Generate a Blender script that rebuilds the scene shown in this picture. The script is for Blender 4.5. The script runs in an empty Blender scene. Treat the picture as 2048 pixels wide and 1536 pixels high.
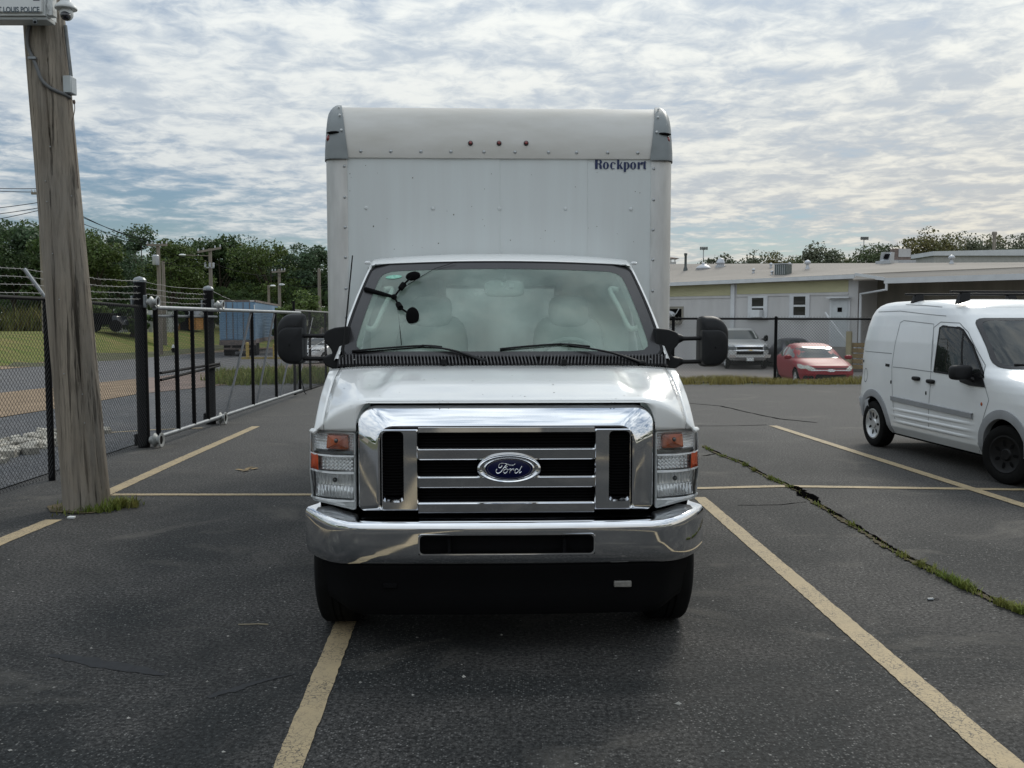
import bpy, bmesh, math, random
import numpy as np
from mathutils import Vector, Matrix
random.seed(7)
RAD = math.radians
scene = bpy.context.scene
col = scene.collection

# ------------------------------------------------------------------ camera
FPX = 1850.0
CAM_H = 1.74
PITCH = math.atan(128 / FPX)
cam_data = bpy.data.cameras.new("camera")
cam_data.sensor_width = 36.0
cam_data.lens = FPX / 2048 * 36.0
cam_data.clip_start = 0.05
cam_data.clip_end = 6000
cam = bpy.data.objects.new("camera", cam_data)
col.objects.link(cam)
cam.location = (0, 0, CAM_H)
cam.rotation_euler = (math.pi / 2 - PITCH, 0, 0)
scene.camera = cam

# ------------------------------------------------------------------ world: daylight sky with broken altocumulus
SUN_AZ, SUN_EL = RAD(24), RAD(36)
world = bpy.data.worlds.new("World")
scene.world = world
world.use_nodes = True
wt = world.node_tree
wt.nodes.clear()


def wn(kind, **kw):
    n = wt.nodes.new(kind)
    for k, v in kw.items():
        setattr(n, k, v)
    return n


def wl(a, b):
    wt.links.new(a, b)


def wmath(op, a, b=None, c=None, clamp=False):
    n = wn('ShaderNodeMath', operation=op, use_clamp=clamp)
    for i, v in enumerate((a, b, c)):
        if v is None:
            continue
        if isinstance(v, (int, float)):
            n.inputs[i].default_value = v
        else:
            wl(v, n.inputs[i])
    return n.outputs[0]


def wsmooth(v, lo, hi):
    n = wn('ShaderNodeMapRange', interpolation_type='SMOOTHSTEP')
    wl(v, n.inputs[0])
    n.inputs[1].default_value = lo
    n.inputs[2].default_value = hi
    return n.outputs[0]


def wmix(fac, a, b):
    n = wn('ShaderNodeMix', data_type='RGBA')
    if isinstance(fac, (int, float)):
        n.inputs[0].default_value = fac
    else:
        wl(fac, n.inputs[0])
    for i, v in ((6, a), (7, b)):
        if isinstance(v, tuple):
            n.inputs[i].default_value = (*v, 1)
        else:
            wl(v, n.inputs[i])
    return n.outputs[2]


tc = wn('ShaderNodeTexCoord')
sep = wn('ShaderNodeSeparateXYZ')
wl(tc.outputs['Generated'], sep.inputs[0])
zc = wmath('ADD', wmath('MAXIMUM', sep.outputs[2], 0.0), 0.10)
comb = wn('ShaderNodeCombineXYZ')
wl(wmath('DIVIDE', sep.outputs[0], zc), comb.inputs[0])
wl(wmath('DIVIDE', sep.outputs[1], zc), comb.inputs[1])


def wnoise(scale, detail, rough, off, dist=0.0):
    m = wn('ShaderNodeMapping')
    m.inputs['Location'].default_value = off
    wl(comb.outputs[0], m.inputs[0])
    n = wn('ShaderNodeTexNoise')
    n.inputs['Scale'].default_value = scale
    n.inputs['Detail'].default_value = detail
    n.inputs['Roughness'].default_value = rough
    n.inputs['Distortion'].default_value = dist
    wl(m.outputs[0], n.inputs['Vector'])
    return n.outputs[0]


big = wnoise(0.50, 4, 0.5, (3.2, 1.7, 0.0))
mid = wnoise(4.6, 5, 0.55, (0.4, 5.3, 2.0), 0.35)
fine = wnoise(11.0, 6, 0.62, (7.4, 2.2, 4.0), 0.6)
cover = wmath('ADD', wmath('MULTIPLY', big, 0.85), wmath('ADD', wmath('MULTIPLY', mid, 0.38), wmath('MULTIPLY', fine, 0.24)))
cover = wmath('ADD', cover, wmath('MULTIPLY', wsmooth(sep.outputs[2], 0.05, 0.22), 0.13))
low = wsmooth(sep.outputs[2], 0.36, 0.0)
right = wsmooth(sep.outputs[0], -0.25, 0.55)
cover = wmath('ADD', cover, wmath('MULTIPLY', wmath('MULTIPLY', low, right), 0.25))
mask = wsmooth(cover, 0.64, 0.86)
thick = wmath('ADD', wmath('MULTIPLY', big, 0.22), wmath('ADD', wmath('MULTIPLY', mid, 0.48), wmath('MULTIPLY', fine, 0.30)))
thick_s = wsmooth(thick, 0.415, 0.60)
sky = wn('ShaderNodeTexSky', sky_type='NISHITA', sun_disc=False, sun_elevation=SUN_EL, sun_rotation=SUN_AZ)
sky.air_density = 1.0
sky.dust_density = 0.4
sky_c = wn('ShaderNodeVectorMath', operation='MULTIPLY')
wl(sky.outputs[0], sky_c.inputs[0])
sky_c.inputs[1].default_value = (0.46, 0.52, 0.57)
# cloud brightness: thin lit cloud against grey undersides; warmer where it lies low toward the hidden sun
sdir = wn('ShaderNodeVectorMath', operation='DOT_PRODUCT')
wl(tc.outputs['Generated'], sdir.inputs[0])
sdir.inputs[1].default_value = (math.sin(SUN_AZ) * math.cos(SUN_EL), math.cos(SUN_AZ) * math.cos(SUN_EL), math.sin(SUN_EL))
glow = wsmooth(sdir.outputs['Value'], 0.45, 1.0)
lit = wmix(wmath('MULTIPLY', wmath('MULTIPLY', low, right), 0.9), (6.7, 7.05, 7.15), (9.3, 8.2, 6.2))
lit = wmix(wmath('MULTIPLY', glow, 0.6), lit, (8.6, 8.7, 8.2))
shade = wmix(wmath('MULTIPLY', glow, 0.5), (4.3, 4.95, 5.65), (5.3, 5.8, 6.3))
shade = wmix(wmath('MULTIPLY', wmath('MULTIPLY', low, right), 0.55), shade, (6.6, 6.3, 5.7))
cloud = wmix(thick_s, shade, lit)
cloud = wmix(wmath('MULTIPLY', wsmooth(sep.outputs[2], 0.07, 0.0), 0.45), cloud, (6.6, 6.7, 6.3))
total = wmix(mask, sky_c.outputs[0], cloud)
elev = wmath('ADD', 0.86, wmath('MULTIPLY', wmath('MAXIMUM', sep.outputs[2], 0.0), 1.2))
fin = wn('ShaderNodeVectorMath', operation='SCALE')
wl(total, fin.inputs[0])
wl(elev, fin.inputs['Scale'])
bg = wn('ShaderNodeBackground')
bg.inputs['Strength'].default_value = 0.10
wl(fin.outputs[0], bg.inputs[0])
wo = wn('ShaderNodeOutputWorld')
wl(bg.outputs[0], wo.inputs[0])

# ------------------------------------------------------------------ sun, veiled by cloud
sun_d = bpy.data.lights.new("sun", 'SUN')
sun_d.energy = 1.5
sun_d.angle = RAD(14)
sun_d.color = (1.0, 0.95, 0.86)
sun = bpy.data.objects.new("sun", sun_d)
col.objects.link(sun)
sdv = Vector((math.sin(SUN_AZ) * math.cos(SUN_EL), math.cos(SUN_AZ) * math.cos(SUN_EL), math.sin(SUN_EL)))
sun.rotation_euler = sdv.to_track_quat('Z', 'Y').to_euler()
sun.location = sdv * 60

scene.view_settings.view_transform = 'Standard'
scene.view_settings.look = 'None'
scene.view_settings.gamma = 1
scene.view_settings.use_curve_mapping = False
scene.view_settings.exposure = 0.0
scene.render.engine = 'CYCLES'
scene.cycles.use_denoising = True
scene.cycles.max_bounces = 10
scene.cycles.transparent_max_bounces = 16

# ------------------------------------------------------------------ measuring: a pixel of the photograph to a point in the place
ST, CT = math.sin(PITCH), math.cos(PITCH)


def ray(px, py):
    u = (px - 1024) / FPX
    w = (768 - py) / FPX
    return Vector((u, CT + w * ST, -ST + w * CT))


def at(px, py, Y):
    d = ray(px, py)
    k = Y / d.y
    return Vector((d.x * k, Y, CAM_H + d.z * k))


def sstep(v, a, b):
    t = max(0.0, min(1.0, (v - a) / (b - a)))
    return t * t * (3 - 2 * t)


def gz(x, y):
    """height of the land: the lot is flat, the land beyond it dips"""
    left = -0.8 * sstep(y, 25, 60)
    # the field beyond the road climbs gently from its kerb, which swings away to the right
    kerb_y = float(np.interp(x / max(y, 1.0), (-0.9, -0.553, -0.505, -0.456, -0.397, -0.316, -0.25), (20, 37.6, 43, 51, 62, 77, 87)))
    left += 1.65 * sstep(y - kerb_y, 0.8, 20)
    right = -0.7 * sstep(y, 26.2, 33)
    k = sstep(x, -3, 3)
    return left * (1 - k) + right * k


def gnd(px, py, lift=0.0):
    d = ray(px, py)
    z = 0.0
    p = None
    for _ in range(25):
        k = (z + lift - CAM_H) / d.z
        p = Vector((d.x * k, d.y * k, z + lift))
        z = 0.5 * z + 0.5 * gz(p.x, p.y)
    return p


# ------------------------------------------------------------------ mesh helpers
class MB:
    def __init__(self):
        self.v = []
        self.f = []

    def add(self, vs, fs):
        o = len(self.v)
        self.v.extend([tuple(p) for p in vs])
        self.f.extend([tuple(o + i for i in f) for f in fs])
        return self

    def box(self, x0, x1, y0, y1, z0, z1, M=None):
        if x0 > x1: x0, x1 = x1, x0
        if y0 > y1: y0, y1 = y1, y0
        if z0 > z1: z0, z1 = z1, z0
        vs = [(x0, y0, z0), (x1, y0, z0), (x1, y1, z0), (x0, y1, z0), (x0, y0, z1), (x1, y0, z1), (x1, y1, z1), (x0, y1, z1)]
        if M is not None:
            vs = [M @ Vector(p) for p in vs]
        return self.add(vs, [(0, 3, 2, 1), (4, 5, 6, 7), (0, 1, 5, 4), (1, 2, 6, 5), (2, 3, 7, 6), (3, 0, 4, 7)])

    def hexa(self, p):
        return self.add(p, [(0, 3, 2, 1), (4, 5, 6, 7), (0, 1, 5, 4), (1, 2, 6, 5), (2, 3, 7, 6), (3, 0, 4, 7)])

    def tube(self, pts, r, n=8, cap=True, flat=None):
        pts = [Vector(p) for p in pts]
        m = len(pts)
        rs = r if isinstance(r, (list, tuple)) else [r] * m
        t0 = (pts[1] - pts[0]).normalized()
        ref = Vector((0, 0, 1)) if abs(t0.z) < 0.9 else Vector((1, 0, 0))
        a = t0.cross(ref).normalized()
        vs = []
        for i, p in enumerate(pts):
            if i == 0:
                t = pts[1] - pts[0]
            elif i == m - 1:
                t = pts[-1] - pts[-2]
            else:
                t = (pts[i + 1] - pts[i]).normalized() + (pts[i] - pts[i - 1]).normalized()
            t.normalize()
            a = (a - t * a.dot(t))
            if a.length < 1e-6:
                a = t.orthogonal()
            a.normalize()
            b = t.cross(a)
            for k in range(n):
                th = 2 * math.pi * k / n
                vs.append(p + a * (rs[i] * math.cos(th)) + b * (rs[i] * math.sin(th) * (flat or 1)))
        fs = []
        for i in range(m - 1):
            for k in range(n):
                k2 = (k + 1) % n
                fs.append((i * n + k, i * n + k2, (i + 1) * n + k2, (i + 1) * n + k))
        if cap:
            fs.append(tuple(range(n - 1, -1, -1)))
            fs.append(tuple((m - 1) * n + k for k in range(n)))
        return self.add(vs, fs)

    def grid(self, P, close=False, skip=None):
        R, C = len(P), len(P[0])
        vs = [p for row in P for p in row]
        fs = []
        for i in range(R - 1):
            for j in range(C if close else C - 1):
                if skip and skip(i, j):
                    continue
                j2 = (j + 1) % C
                fs.append((i * C + j, i * C + j2, (i + 1) * C + j2, (i + 1) * C + j))
        return self.add(vs, fs)

    def prism(self, poly, f0, f1):
        """poly: 2D points; f0, f1 map a 2D point to the two ends"""
        n = len(poly)
        vs = [f0(*p) for p in poly] + [f1(*p) for p in poly]
        fs = [tuple(range(n - 1, -1, -1)), tuple(range(n, 2 * n))]
        fs += [(i, (i + 1) % n, n + (i + 1) % n, n + i) for i in range(n)]
        return self.add(vs, fs)

    def lathe(self, prof, M, n=32, caps=True):
        """prof: (radius, height) along local z of matrix M"""
        vs = []
        for r, h in prof:
            for k in range(n):
                th = 2 * math.pi * k / n
                vs.append(M @ Vector((r * math.cos(th), r * math.sin(th), h)))
        fs = []
        for i in range(len(prof) - 1):
            for k in range(n):
                k2 = (k + 1) % n
                fs.append((i * n + k, i * n + k2, (i + 1) * n + k2, (i + 1) * n + k))
        if caps and prof[0][0] > 1e-5:
            fs.append(tuple(range(n - 1, -1, -1)))
        if caps and prof[-1][0] > 1e-5:
            fs.append(tuple((len(prof) - 1) * n + k for k in range(n)))
        return self.add(vs, fs)

    def panel(self, poly, fn, rings=(1, 0.7, 0.35)):
        """fill a convex-ish 2D outline mapped through fn onto a surface"""
        cx = sum(p[0] for p in poly) / len(poly)
        cy = sum(p[1] for p in poly) / len(poly)
        n = len(poly)
        vs = []
        for k in rings:
            vs += [fn(cx + (p[0] - cx) * k, cy + (p[1] - cy) * k) for p in poly]
        vs.append(fn(cx, cy))
        fs = []
        for r in range(len(rings) - 1):
            for i in range(n):
                j = (i + 1) % n
                fs.append((r * n + i, r * n + j, (r + 1) * n + j, (r + 1) * n + i))
        o = (len(rings) - 1) * n
        fs += [(o + i, o + (i + 1) % n, len(rings) * n) for i in range(n)]
        return self.add(vs, fs)

    def ring(self, loops, close=True):
        return self.grid(loops, close=close)

    def build(self, name, mat, parent=None, smooth=35, bevel=0, seg=2, props=None, fix=True):
        me = bpy.data.meshes.new(name)
        me.from_pydata(self.v, [], self.f)
        if fix and len(self.f) < 60000:
            bm = bmesh.new()
            bm.from_mesh(me)
            bmesh.ops.remove_doubles(bm, verts=bm.verts, dist=1e-5)
            bmesh.ops.recalc_face_normals(bm, faces=bm.faces)
            bm.to_mesh(me)
            bm.free()
        if smooth:
            me.polygons.foreach_set('use_smooth', [True] * len(me.polygons))
            me.set_sharp_from_angle(angle=RAD(smooth))
        me.materials.append(mat)
        o = bpy.data.objects.new(name, me)
        col.objects.link(o)
        if parent is not None:
            o.parent = parent
        if bevel:
            b = o.modifiers.new('bevel', 'BEVEL')
            b.width = bevel
            b.segments = seg
            b.limit_method = 'ANGLE'
            b.angle_limit = RAD(40)
            b.harden_normals = False
        if props:
            for k, v in props.items():
                o[k] = v
        return o


def thing(name, label, cat, loc=(0, 0, 0), rz=0.0, group=None):
    o = bpy.data.objects.new(name, None)
    o.empty_display_size = 0.2
    col.objects.link(o)
    o.location = loc
    o.rotation_euler = (0, 0, rz)
    o['label'] = label
    o['category'] = cat
    if group:
        o['group'] = group
    return o


def tag(o, label, cat, group=None):
    o['label'] = label
    o['category'] = cat
    if group:
        o['group'] = group
    return o


def clone(o, name=None, parent=None):
    c = o.copy()
    if name:
        c.name = name
    col.objects.link(c)
    if parent is not None:
        c.parent = parent
    return c


def rrect(x0, x1, z0, z1, r, n=5):
    """rounded rectangle outline, counter-clockwise from the lower right corner"""
    rs = r if isinstance(r, (tuple, list)) else (r, r, r, r)   # lower right, upper right, upper left, lower left
    out = []
    for (cx, cz, a0, rr) in ((x1, z0, -90, rs[0]), (x1, z1, 0, rs[1]), (x0, z1, 90, rs[2]), (x0, z0, 180, rs[3])):
        ox = cx - rr if cx == x1 else cx + rr
        oz = cz + rr if cz == z0 else cz - rr
        for k in range(n + 1):
            th = RAD(a0 + 90 * k / n)
            out.append((ox + rr * math.cos(th), oz + rr * math.sin(th)))
    return out


def rpoly(pts, r, n=4):
    out = []
    m = len(pts)
    for i in range(m):
        p = Vector(pts[i]); a = Vector(pts[i - 1]); b = Vector(pts[(i + 1) % m])
        da = (a - p); db = (b - p)
        ra = min(r, da.length * 0.45); rb = min(r, db.length * 0.45)
        p0 = p + da.normalized() * ra; p1 = p + db.normalized() * rb
        for k in range(n + 1):
            t = k / n
            q = p0 * (1 - t) ** 2 + p * 2 * t * (1 - t) + p1 * t ** 2
            out.append((q.x, q.y))
    return out


def inset(poly, d):
    n = len(poly)
    cx = sum(p[0] for p in poly) / n; cy = sum(p[1] for p in poly) / n
    out = []
    for i in range(n):
        a = Vector(poly[i - 1]); b = Vector(poly[(i + 1) % n]); p = Vector(poly[i])
        t = (b - a)
        if t.length < 1e-9:
            out.append(tuple(p)); continue
        t.normalize()
        nn = Vector((-t.y, t.x))
        if nn.dot(Vector((cx, cy)) - p) < 0:
            nn = -nn
        q = p + nn * d
        out.append((q.x, q.y))
    return out


def ellipsoid(M, rx, ry, rz, e1=1.0, e2=1.0, n=20, m=12):
    """superellipsoid as grid rows"""
    def sp(v, e):
        return math.copysign(abs(v) ** e, v)
    rows = []
    for i in range(m + 1):
        ph = -math.pi / 2 + math.pi * i / m
        row = []
        for k in range(n):
            th = 2 * math.pi * k / n
            row.append(M @ Vector((rx * sp(math.cos(ph), e1) * sp(math.cos(th), e2), ry * sp(math.cos(ph), e1) * sp(math.sin(th), e2), rz * sp(math.sin(ph), e1))))
        rows.append(row)
    return rows


# ------------------------------------------------------------------ materials
def _nt(name):
    m = bpy.data.materials.new(name)
    m.use_nodes = True
    nt = m.node_tree
    b = nt.nodes['Principled BSDF']
    return m, nt, b


def pm(name, color, rough=0.5, metal=0.0, var=0.0, vscale=4.0, var2=None, bump=0.0, bscale=60.0, spec=0.5, coat=0.0, stretch=(1, 1, 1), island=0.0, rvar=0.0, trans=0.0, detail=5.0):
    """principled material; colour varies between color and var2 (or color*(1-var)) by noise, optionally per island"""
    m, nt, b = _nt(name)
    N, L = nt.nodes, nt.links
    b.inputs['Base Color'].default_value = (*color, 1)
    b.inputs['Roughness'].default_value = rough
    b.inputs['Metallic'].default_value = metal
    b.inputs['Specular IOR Level'].default_value = spec
    b.inputs['Coat Weight'].default_value = coat
    b.inputs['Coat Roughness'].default_value = 0.04
    tcn = N.new('ShaderNodeTexCoord')
    mp = N.new('ShaderNodeMapping')
    mp.inputs['Scale'].default_value = stretch
    L.new(tcn.outputs['Object'], mp.inputs[0])
    last = None
    if var or var2:
        n = N.new('ShaderNodeTexNoise')
        n.inputs['Scale'].default_value = vscale
        n.inputs['Detail'].default_value = detail
        n.inputs['Roughness'].default_value = 0.6
        L.new(mp.outputs[0], n.inputs['Vector'])
        r = N.new('ShaderNodeMapRange')
        r.inputs[1].default_value = 0.36
        r.inputs[2].default_value = 0.66
        L.new(n.outputs[0], r.inputs[0])
        mx = N.new('ShaderNodeMix')
        mx.data_type = 'RGBA'
        c2 = var2 or tuple(c * (1 - var) for c in color)
        mx.inputs[6].default_value = (*color, 1)
        mx.inputs[7].default_value = (*c2, 1)
        L.new(r.outputs[0], mx.inputs[0])
        last = mx.outputs[2]
        if rvar:
            rr = N.new('ShaderNodeMapRange')
            rr.inputs[3].default_value = rough
            rr.inputs[4].default_value = min(1, rough + rvar)
            L.new(r.outputs[0], rr.inputs[0])
            L.new(rr.outputs[0], b.inputs['Roughness'])
    if island:
        g = N.new('ShaderNodeNewGeometry')
        hs = N.new('ShaderNodeHueSaturation')
        r2 = N.new('ShaderNodeMapRange')
        r2.inputs[3].default_value = 1 - island
        r2.inputs[4].default_value = 1 + island
        L.new(g.outputs['Random Per Island'], r2.inputs[0])
        L.new(r2.outputs[0], hs.inputs['Value'])
        if last is not None:
            L.new(last, hs.inputs['Color'])
        else:
            hs.inputs['Color'].default_value = (*color, 1)
        last = hs.outputs[0]
    if last is not None:
        L.new(last, b.inputs['Base Color'])
    if bump:
        n = N.new('ShaderNodeTexNoise')
        n.inputs['Scale'].default_value = bscale
        n.inputs['Detail'].default_value = 4
        L.new(mp.outputs[0], n.inputs['Vector'])
        bp = N.new('ShaderNodeBump')
        bp.inputs['Strength'].default_value = bump
        bp.inputs['Distance'].default_value = 0.01
        L.new(n.outputs[0], bp.inputs['Height'])
        L.new(bp.outputs[0], b.inputs['Normal'])
    if trans:
        tr = N.new('ShaderNodeBsdfTranslucent')
        ms = N.new('ShaderNodeMixShader')
        ms.inputs[0].default_value = trans
        if last is not None:
            L.new(last, tr.inputs[0])
        else:
            tr.inputs[0].default_value = (*color, 1)
        L.new(b.outputs[0], ms.inputs[1])
        L.new(tr.outputs[0], ms.inputs[2])
        L.new(ms.outputs[0], N['Material Output'].inputs[0])
    return m


def glass(name, tint, ior=1.5, rough=0.0, haze=0.0, haze_col=(0.4, 0.45, 0.43)):
    """thin pane: tinted see-through, mirror reflection by angle, optional pale veil painted over it"""
    m = bpy.data.materials.new(name)
    m.use_nodes = True
    nt = m.node_tree
    N, L = nt.nodes, nt.links
    N.remove(N['Principled BSDF'])
    t = N.new('ShaderNodeBsdfTransparent')
    t.inputs[0].default_value = (*tint, 1)
    last = t.outputs[0]
    if haze:
        d = N.new('ShaderNodeBsdfDiffuse')
        d.inputs[0].default_value = (*haze_col, 1)
        mh = N.new('ShaderNodeMixShader')
        tcn = N.new('ShaderNodeTexCoord')
        nz = N.new('ShaderNodeTexNoise')
        nz.inputs['Scale'].default_value = 3.0
        nz.inputs['Detail'].default_value = 5
        L.new(tcn.outputs['Object'], nz.inputs['Vector'])
        r = N.new('ShaderNodeMapRange')
        r.inputs[1].default_value = 0.3
        r.inputs[2].default_value = 0.7
        r.inputs[3].default_value = haze * 0.55
        r.inputs[4].default_value = haze * 1.5
        L.new(nz.outputs[0], r.inputs[0])
        L.new(r.outputs[0], mh.inputs[0])
        L.new(last, mh.inputs[1])
        L.new(d.outputs[0], mh.inputs[2])
        last = mh.outputs[0]
    g = N.new('ShaderNodeBsdfGlossy')
    g.inputs['Roughness'].default_value = rough
    fr = N.new('ShaderNodeFresnel')
    fr.inputs['IOR'].default_value = ior
    ms = N.new('ShaderNodeMixShader')
    L.new(fr.outputs[0], ms.inputs[0])
    L.new(last, ms.inputs[1])
    L.new(g.outputs[0], ms.inputs[2])
    L.new(ms.outputs[0], N['Material Output'].inputs[0])
    return m


def asphalt(name, dark, light, speck, cell=95.0, patch=0.35, bump=0.5, dust=(0.10, 0.09, 0.075), dust_amt=0.5, dens=0.80, alt=False):
    m, nt, b = _nt(name)
    N, L = nt.nodes, nt.links
    g = N.new('ShaderNodeNewGeometry')

    def noise(scale, detail=6, rough=0.6, dist=0.0, src=None):
        n = N.new('ShaderNodeTexNoise')
        n.inputs['Scale'].default_value = scale
        n.inputs['Detail'].default_value = detail
        n.inputs['Roughness'].default_value = rough
        n.inputs['Distortion'].default_value = dist
        L.new(src or g.outputs['Position'], n.inputs['Vector'])
        return n.outputs[0]

    def rng(v, lo, hi, a=0.0, c=1.0):
        r = N.new('ShaderNodeMapRange')
        r.inputs[1].default_value = lo
        r.inputs[2].default_value = hi
        r.inputs[3].default_value = a
        r.inputs[4].default_value = c
        L.new(v, r.inputs[0])
        return r.outputs[0]

    def mix(f, a, c):
        n = N.new('ShaderNodeMix')
        n.data_type = 'RGBA'
        if isinstance(f, float):
            n.inputs[0].default_value = f
        else:
            L.new(f, n.inputs[0])
        for i, v in ((6, a), (7, c)):
            if isinstance(v, tuple):
                n.inputs[i].default_value = (*v, 1)
            else:
                L.new(v, n.inputs[i])
        return n.outputs[2]

    def mul(a, c):
        n = N.new('ShaderNodeMath')
        n.operation = 'MULTIPLY'
        for i, v in enumerate((a, c)):
            if isinstance(v, float):
                n.inputs[i].default_value = v
            else:
                L.new(v, n.inputs[i])
        return n.outputs[0]

    patches = rng(noise(patch * 1.6, 7, 0.66, 0.8), 0.42, 0.62)
    blot = rng(noise(2.6, 5, 0.65), 0.38, 0.66)
    c = mix(patches, dark, light)
    c = mix(mul(blot, 0.45), c, tuple(v * 0.62 for v in dark))
    if alt:
        # the far half of the lot is mixed toward a paler grey
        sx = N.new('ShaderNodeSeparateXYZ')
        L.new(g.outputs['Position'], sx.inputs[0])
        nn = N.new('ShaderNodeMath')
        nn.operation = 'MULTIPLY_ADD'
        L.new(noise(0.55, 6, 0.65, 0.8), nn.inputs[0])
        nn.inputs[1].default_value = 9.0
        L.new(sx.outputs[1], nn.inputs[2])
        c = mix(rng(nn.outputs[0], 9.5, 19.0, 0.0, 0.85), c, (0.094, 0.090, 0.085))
    # aggregate stones
    v = N.new('ShaderNodeTexVoronoi')
    v.feature = 'F1'
    v.inputs['Scale'].default_value = cell
    L.new(g.outputs['Position'], v.inputs['Vector'])
    sp = N.new('ShaderNodeSeparateColor')
    L.new(v.outputs['Color'], sp.inputs[0])
    near = rng(v.outputs['Distance'], 0.22, 0.52, 1.0, 0.0)
    on = rng(sp.outputs[0], dens, min(0.995, dens + 0.08))
    wear = rng(noise(1.1, 6, 0.68, 0.5), 0.36, 0.60, 0.10, 1.0)
    c = mix(mul(mul(near, on), mul(wear, 0.85)), c, speck)
    v2 = N.new('ShaderNodeTexVoronoi')
    v2.inputs['Scale'].default_value = cell * 0.30
    L.new(g.outputs['Position'], v2.inputs['Vector'])
    s2 = N.new('ShaderNodeSeparateColor')
    L.new(v2.outputs['Color'], s2.inputs[0])
    c = mix(mul(mul(rng(v2.outputs['Distance'], 0.10, 0.22, 1.0, 0.0), rng(s2.outputs[1], 0.945, 0.965)), 0.6), c, tuple(min(1.0, q * 2.0) for q in speck))
    gm = rng(noise(cell * 0.55, 3, 0.7), 0.39, 0.61)
    hv = N.new('ShaderNodeHueSaturation')
    L.new(rng(gm, 0.0, 1.0, 0.22, 1.65), hv.inputs['Value'])
    L.new(c, hv.inputs['Color'])
    c = hv.outputs[0]
    grain = noise(cell * 1.6, 2, 0.5)
    c = mix(rng(grain, 0.35, 0.7, 0.0, 0.55), c, tuple(q * 0.45 for q in dark))
    # pale dusty streaks along the driving direction
    mp = N.new('ShaderNodeMapping')
    mp.inputs['Scale'].default_value = (0.8, 1.2, 1)
    mp.inputs['Rotation'].default_value = (0, 0, 0.5)
    L.new(g.outputs['Position'], mp.inputs[0])
    du = rng(noise(1.0, 7, 0.66, 0.8, mp.outputs[0]), 0.55, 0.72)
    c = mix(mul(du, dust_amt), c, dust)
    L.new(c, b.inputs['Base Color'])
    b.inputs['Roughness'].default_value = 0.85
    b.inputs['Specular IOR Level'].default_value = 0.28
    bp = N.new('ShaderNodeBump')
    bp.inputs['Strength'].default_value = bump
    bp.inputs['Distance'].default_value = 0.004
    L.new(noise(cell * 0.9, 4, 0.6), bp.inputs['Height'])
    L.new(bp.outputs[0], b.inputs['Normal'])
    return m


def leafmat(name, c1, c2, trans=0.25):
    return pm(name, c1, rough=0.6, var2=c2, vscale=0.55, island=0.45, spec=0.25, trans=trans)


M_WHITE = pm('white_paint', (0.82, 0.83, 0.82), rough=0.25, coat=1.0, var=0.06, vscale=2.5)
M_WHITE2 = pm('van_paint', (0.78, 0.80, 0.81), rough=0.30, coat=0.5, var=0.07, vscale=1.5)
M_PANEL = pm('box_panel', (0.60, 0.635, 0.635), rough=0.42, var2=(0.575, 0.60, 0.60), vscale=1.6, stretch=(6, 6, 0.35), spec=0.4)
M_ALU = pm('aluminium', (0.60, 0.60, 0.59), rough=0.42, metal=0.55, var=0.16, vscale=5, stretch=(3, 3, 0.6), bump=0.03, bscale=40)
M_COVE = pm('cap_skin', (0.52, 0.51, 0.485), rough=0.45, metal=0.1, var2=(0.44, 0.425, 0.39), vscale=3.0, stretch=(0.6, 1, 2.0), detail=8)
M_CAST = pm('corner_casting', (0.185, 0.205, 0.21), rough=0.42, var=0.15, vscale=6)
M_CHROME = pm('chrome', (0.80, 0.81, 0.83), rough=0.035, metal=1.0, var=0.05, vscale=8, rvar=0.05)
M_DCHROME = pm('dark_chrome', (0.35, 0.36, 0.38), rough=0.16, metal=1.0, var=0.1)
M_BLACK = pm('black_plastic', (0.007, 0.007, 0.008), rough=0.5, var=0.3, vscale=9, spec=0.25)
M_MATTE = pm('matte_black', (0.004, 0.004, 0.0045), rough=0.85, spec=0.1, var=0.2)
M_MIRROR_PL = pm('grained_plastic', (0.013, 0.0135, 0.015), rough=0.5, var=0.25, vscale=8, bump=0.12, bscale=420, spec=0.22)
M_FRIT = pm('glass_border', (0.035, 0.034, 0.036), rough=0.25, var=0.2)
M_RUB = pm('tyre_rubber', (0.008, 0.008, 0.008), rough=0.85, spec=0.15, var=0.35, vscale=14)
M_RIM = pm('steel_rim', (0.45, 0.46, 0.47), rough=0.35, metal=0.5, var=0.15)
M_HUBCAP = pm('hubcap_silver', (0.62, 0.63, 0.64), rough=0.28, metal=0.6, var=0.12, vscale=10)
M_AMBER = pm('amber_lens', (0.62, 0.075, 0.008), rough=0.18, coat=0.8, var=0.3, vscale=30)
M_AMBER_D = pm('amber_bulb_cover', (0.42, 0.095, 0.03), rough=0.2, coat=0.6, var=0.4, vscale=25)
M_REFL = pm('lamp_reflector', (0.94, 0.95, 0.96), rough=0.16, metal=0.55, var=0.1, vscale=55)
M_LAMPD = pm('lamp_dark', (0.14, 0.15, 0.155), rough=0.2, metal=0.6, var=0.3, vscale=20)
M_LENS = glass('headlamp_lens', (0.97, 0.98, 0.98), ior=1.4)
M_LENSEDGE = pm('lens_edge', (0.78, 0.80, 0.81), rough=0.12, coat=0.5, var=0.15, vscale=15, spec=0.7)
M_WIND = glass('windshield_glass', (0.84, 0.96, 0.89), ior=1.52, haze=0.235, haze_col=(0.55, 0.69, 0.61))  # haze colour paints in the pale veil of light over the glass
M_GLASS_D = glass('door_glass_tint', (0.72, 0.80, 0.77), ior=1.5)
M_GLASS_CAR = glass('car_glass', (0.30, 0.36, 0.35), ior=1.65, haze=0.05)
M_INT = pm('interior_grey', (0.58, 0.60, 0.59), rough=0.8, var=0.12)
M_INT_D = pm('interior_dark', (0.52, 0.54, 0.53), rough=0.8, var=0.2)
M_INT_L = pm('interior_light', (0.80, 0.84, 0.81), rough=0.8, var=0.1)
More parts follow.
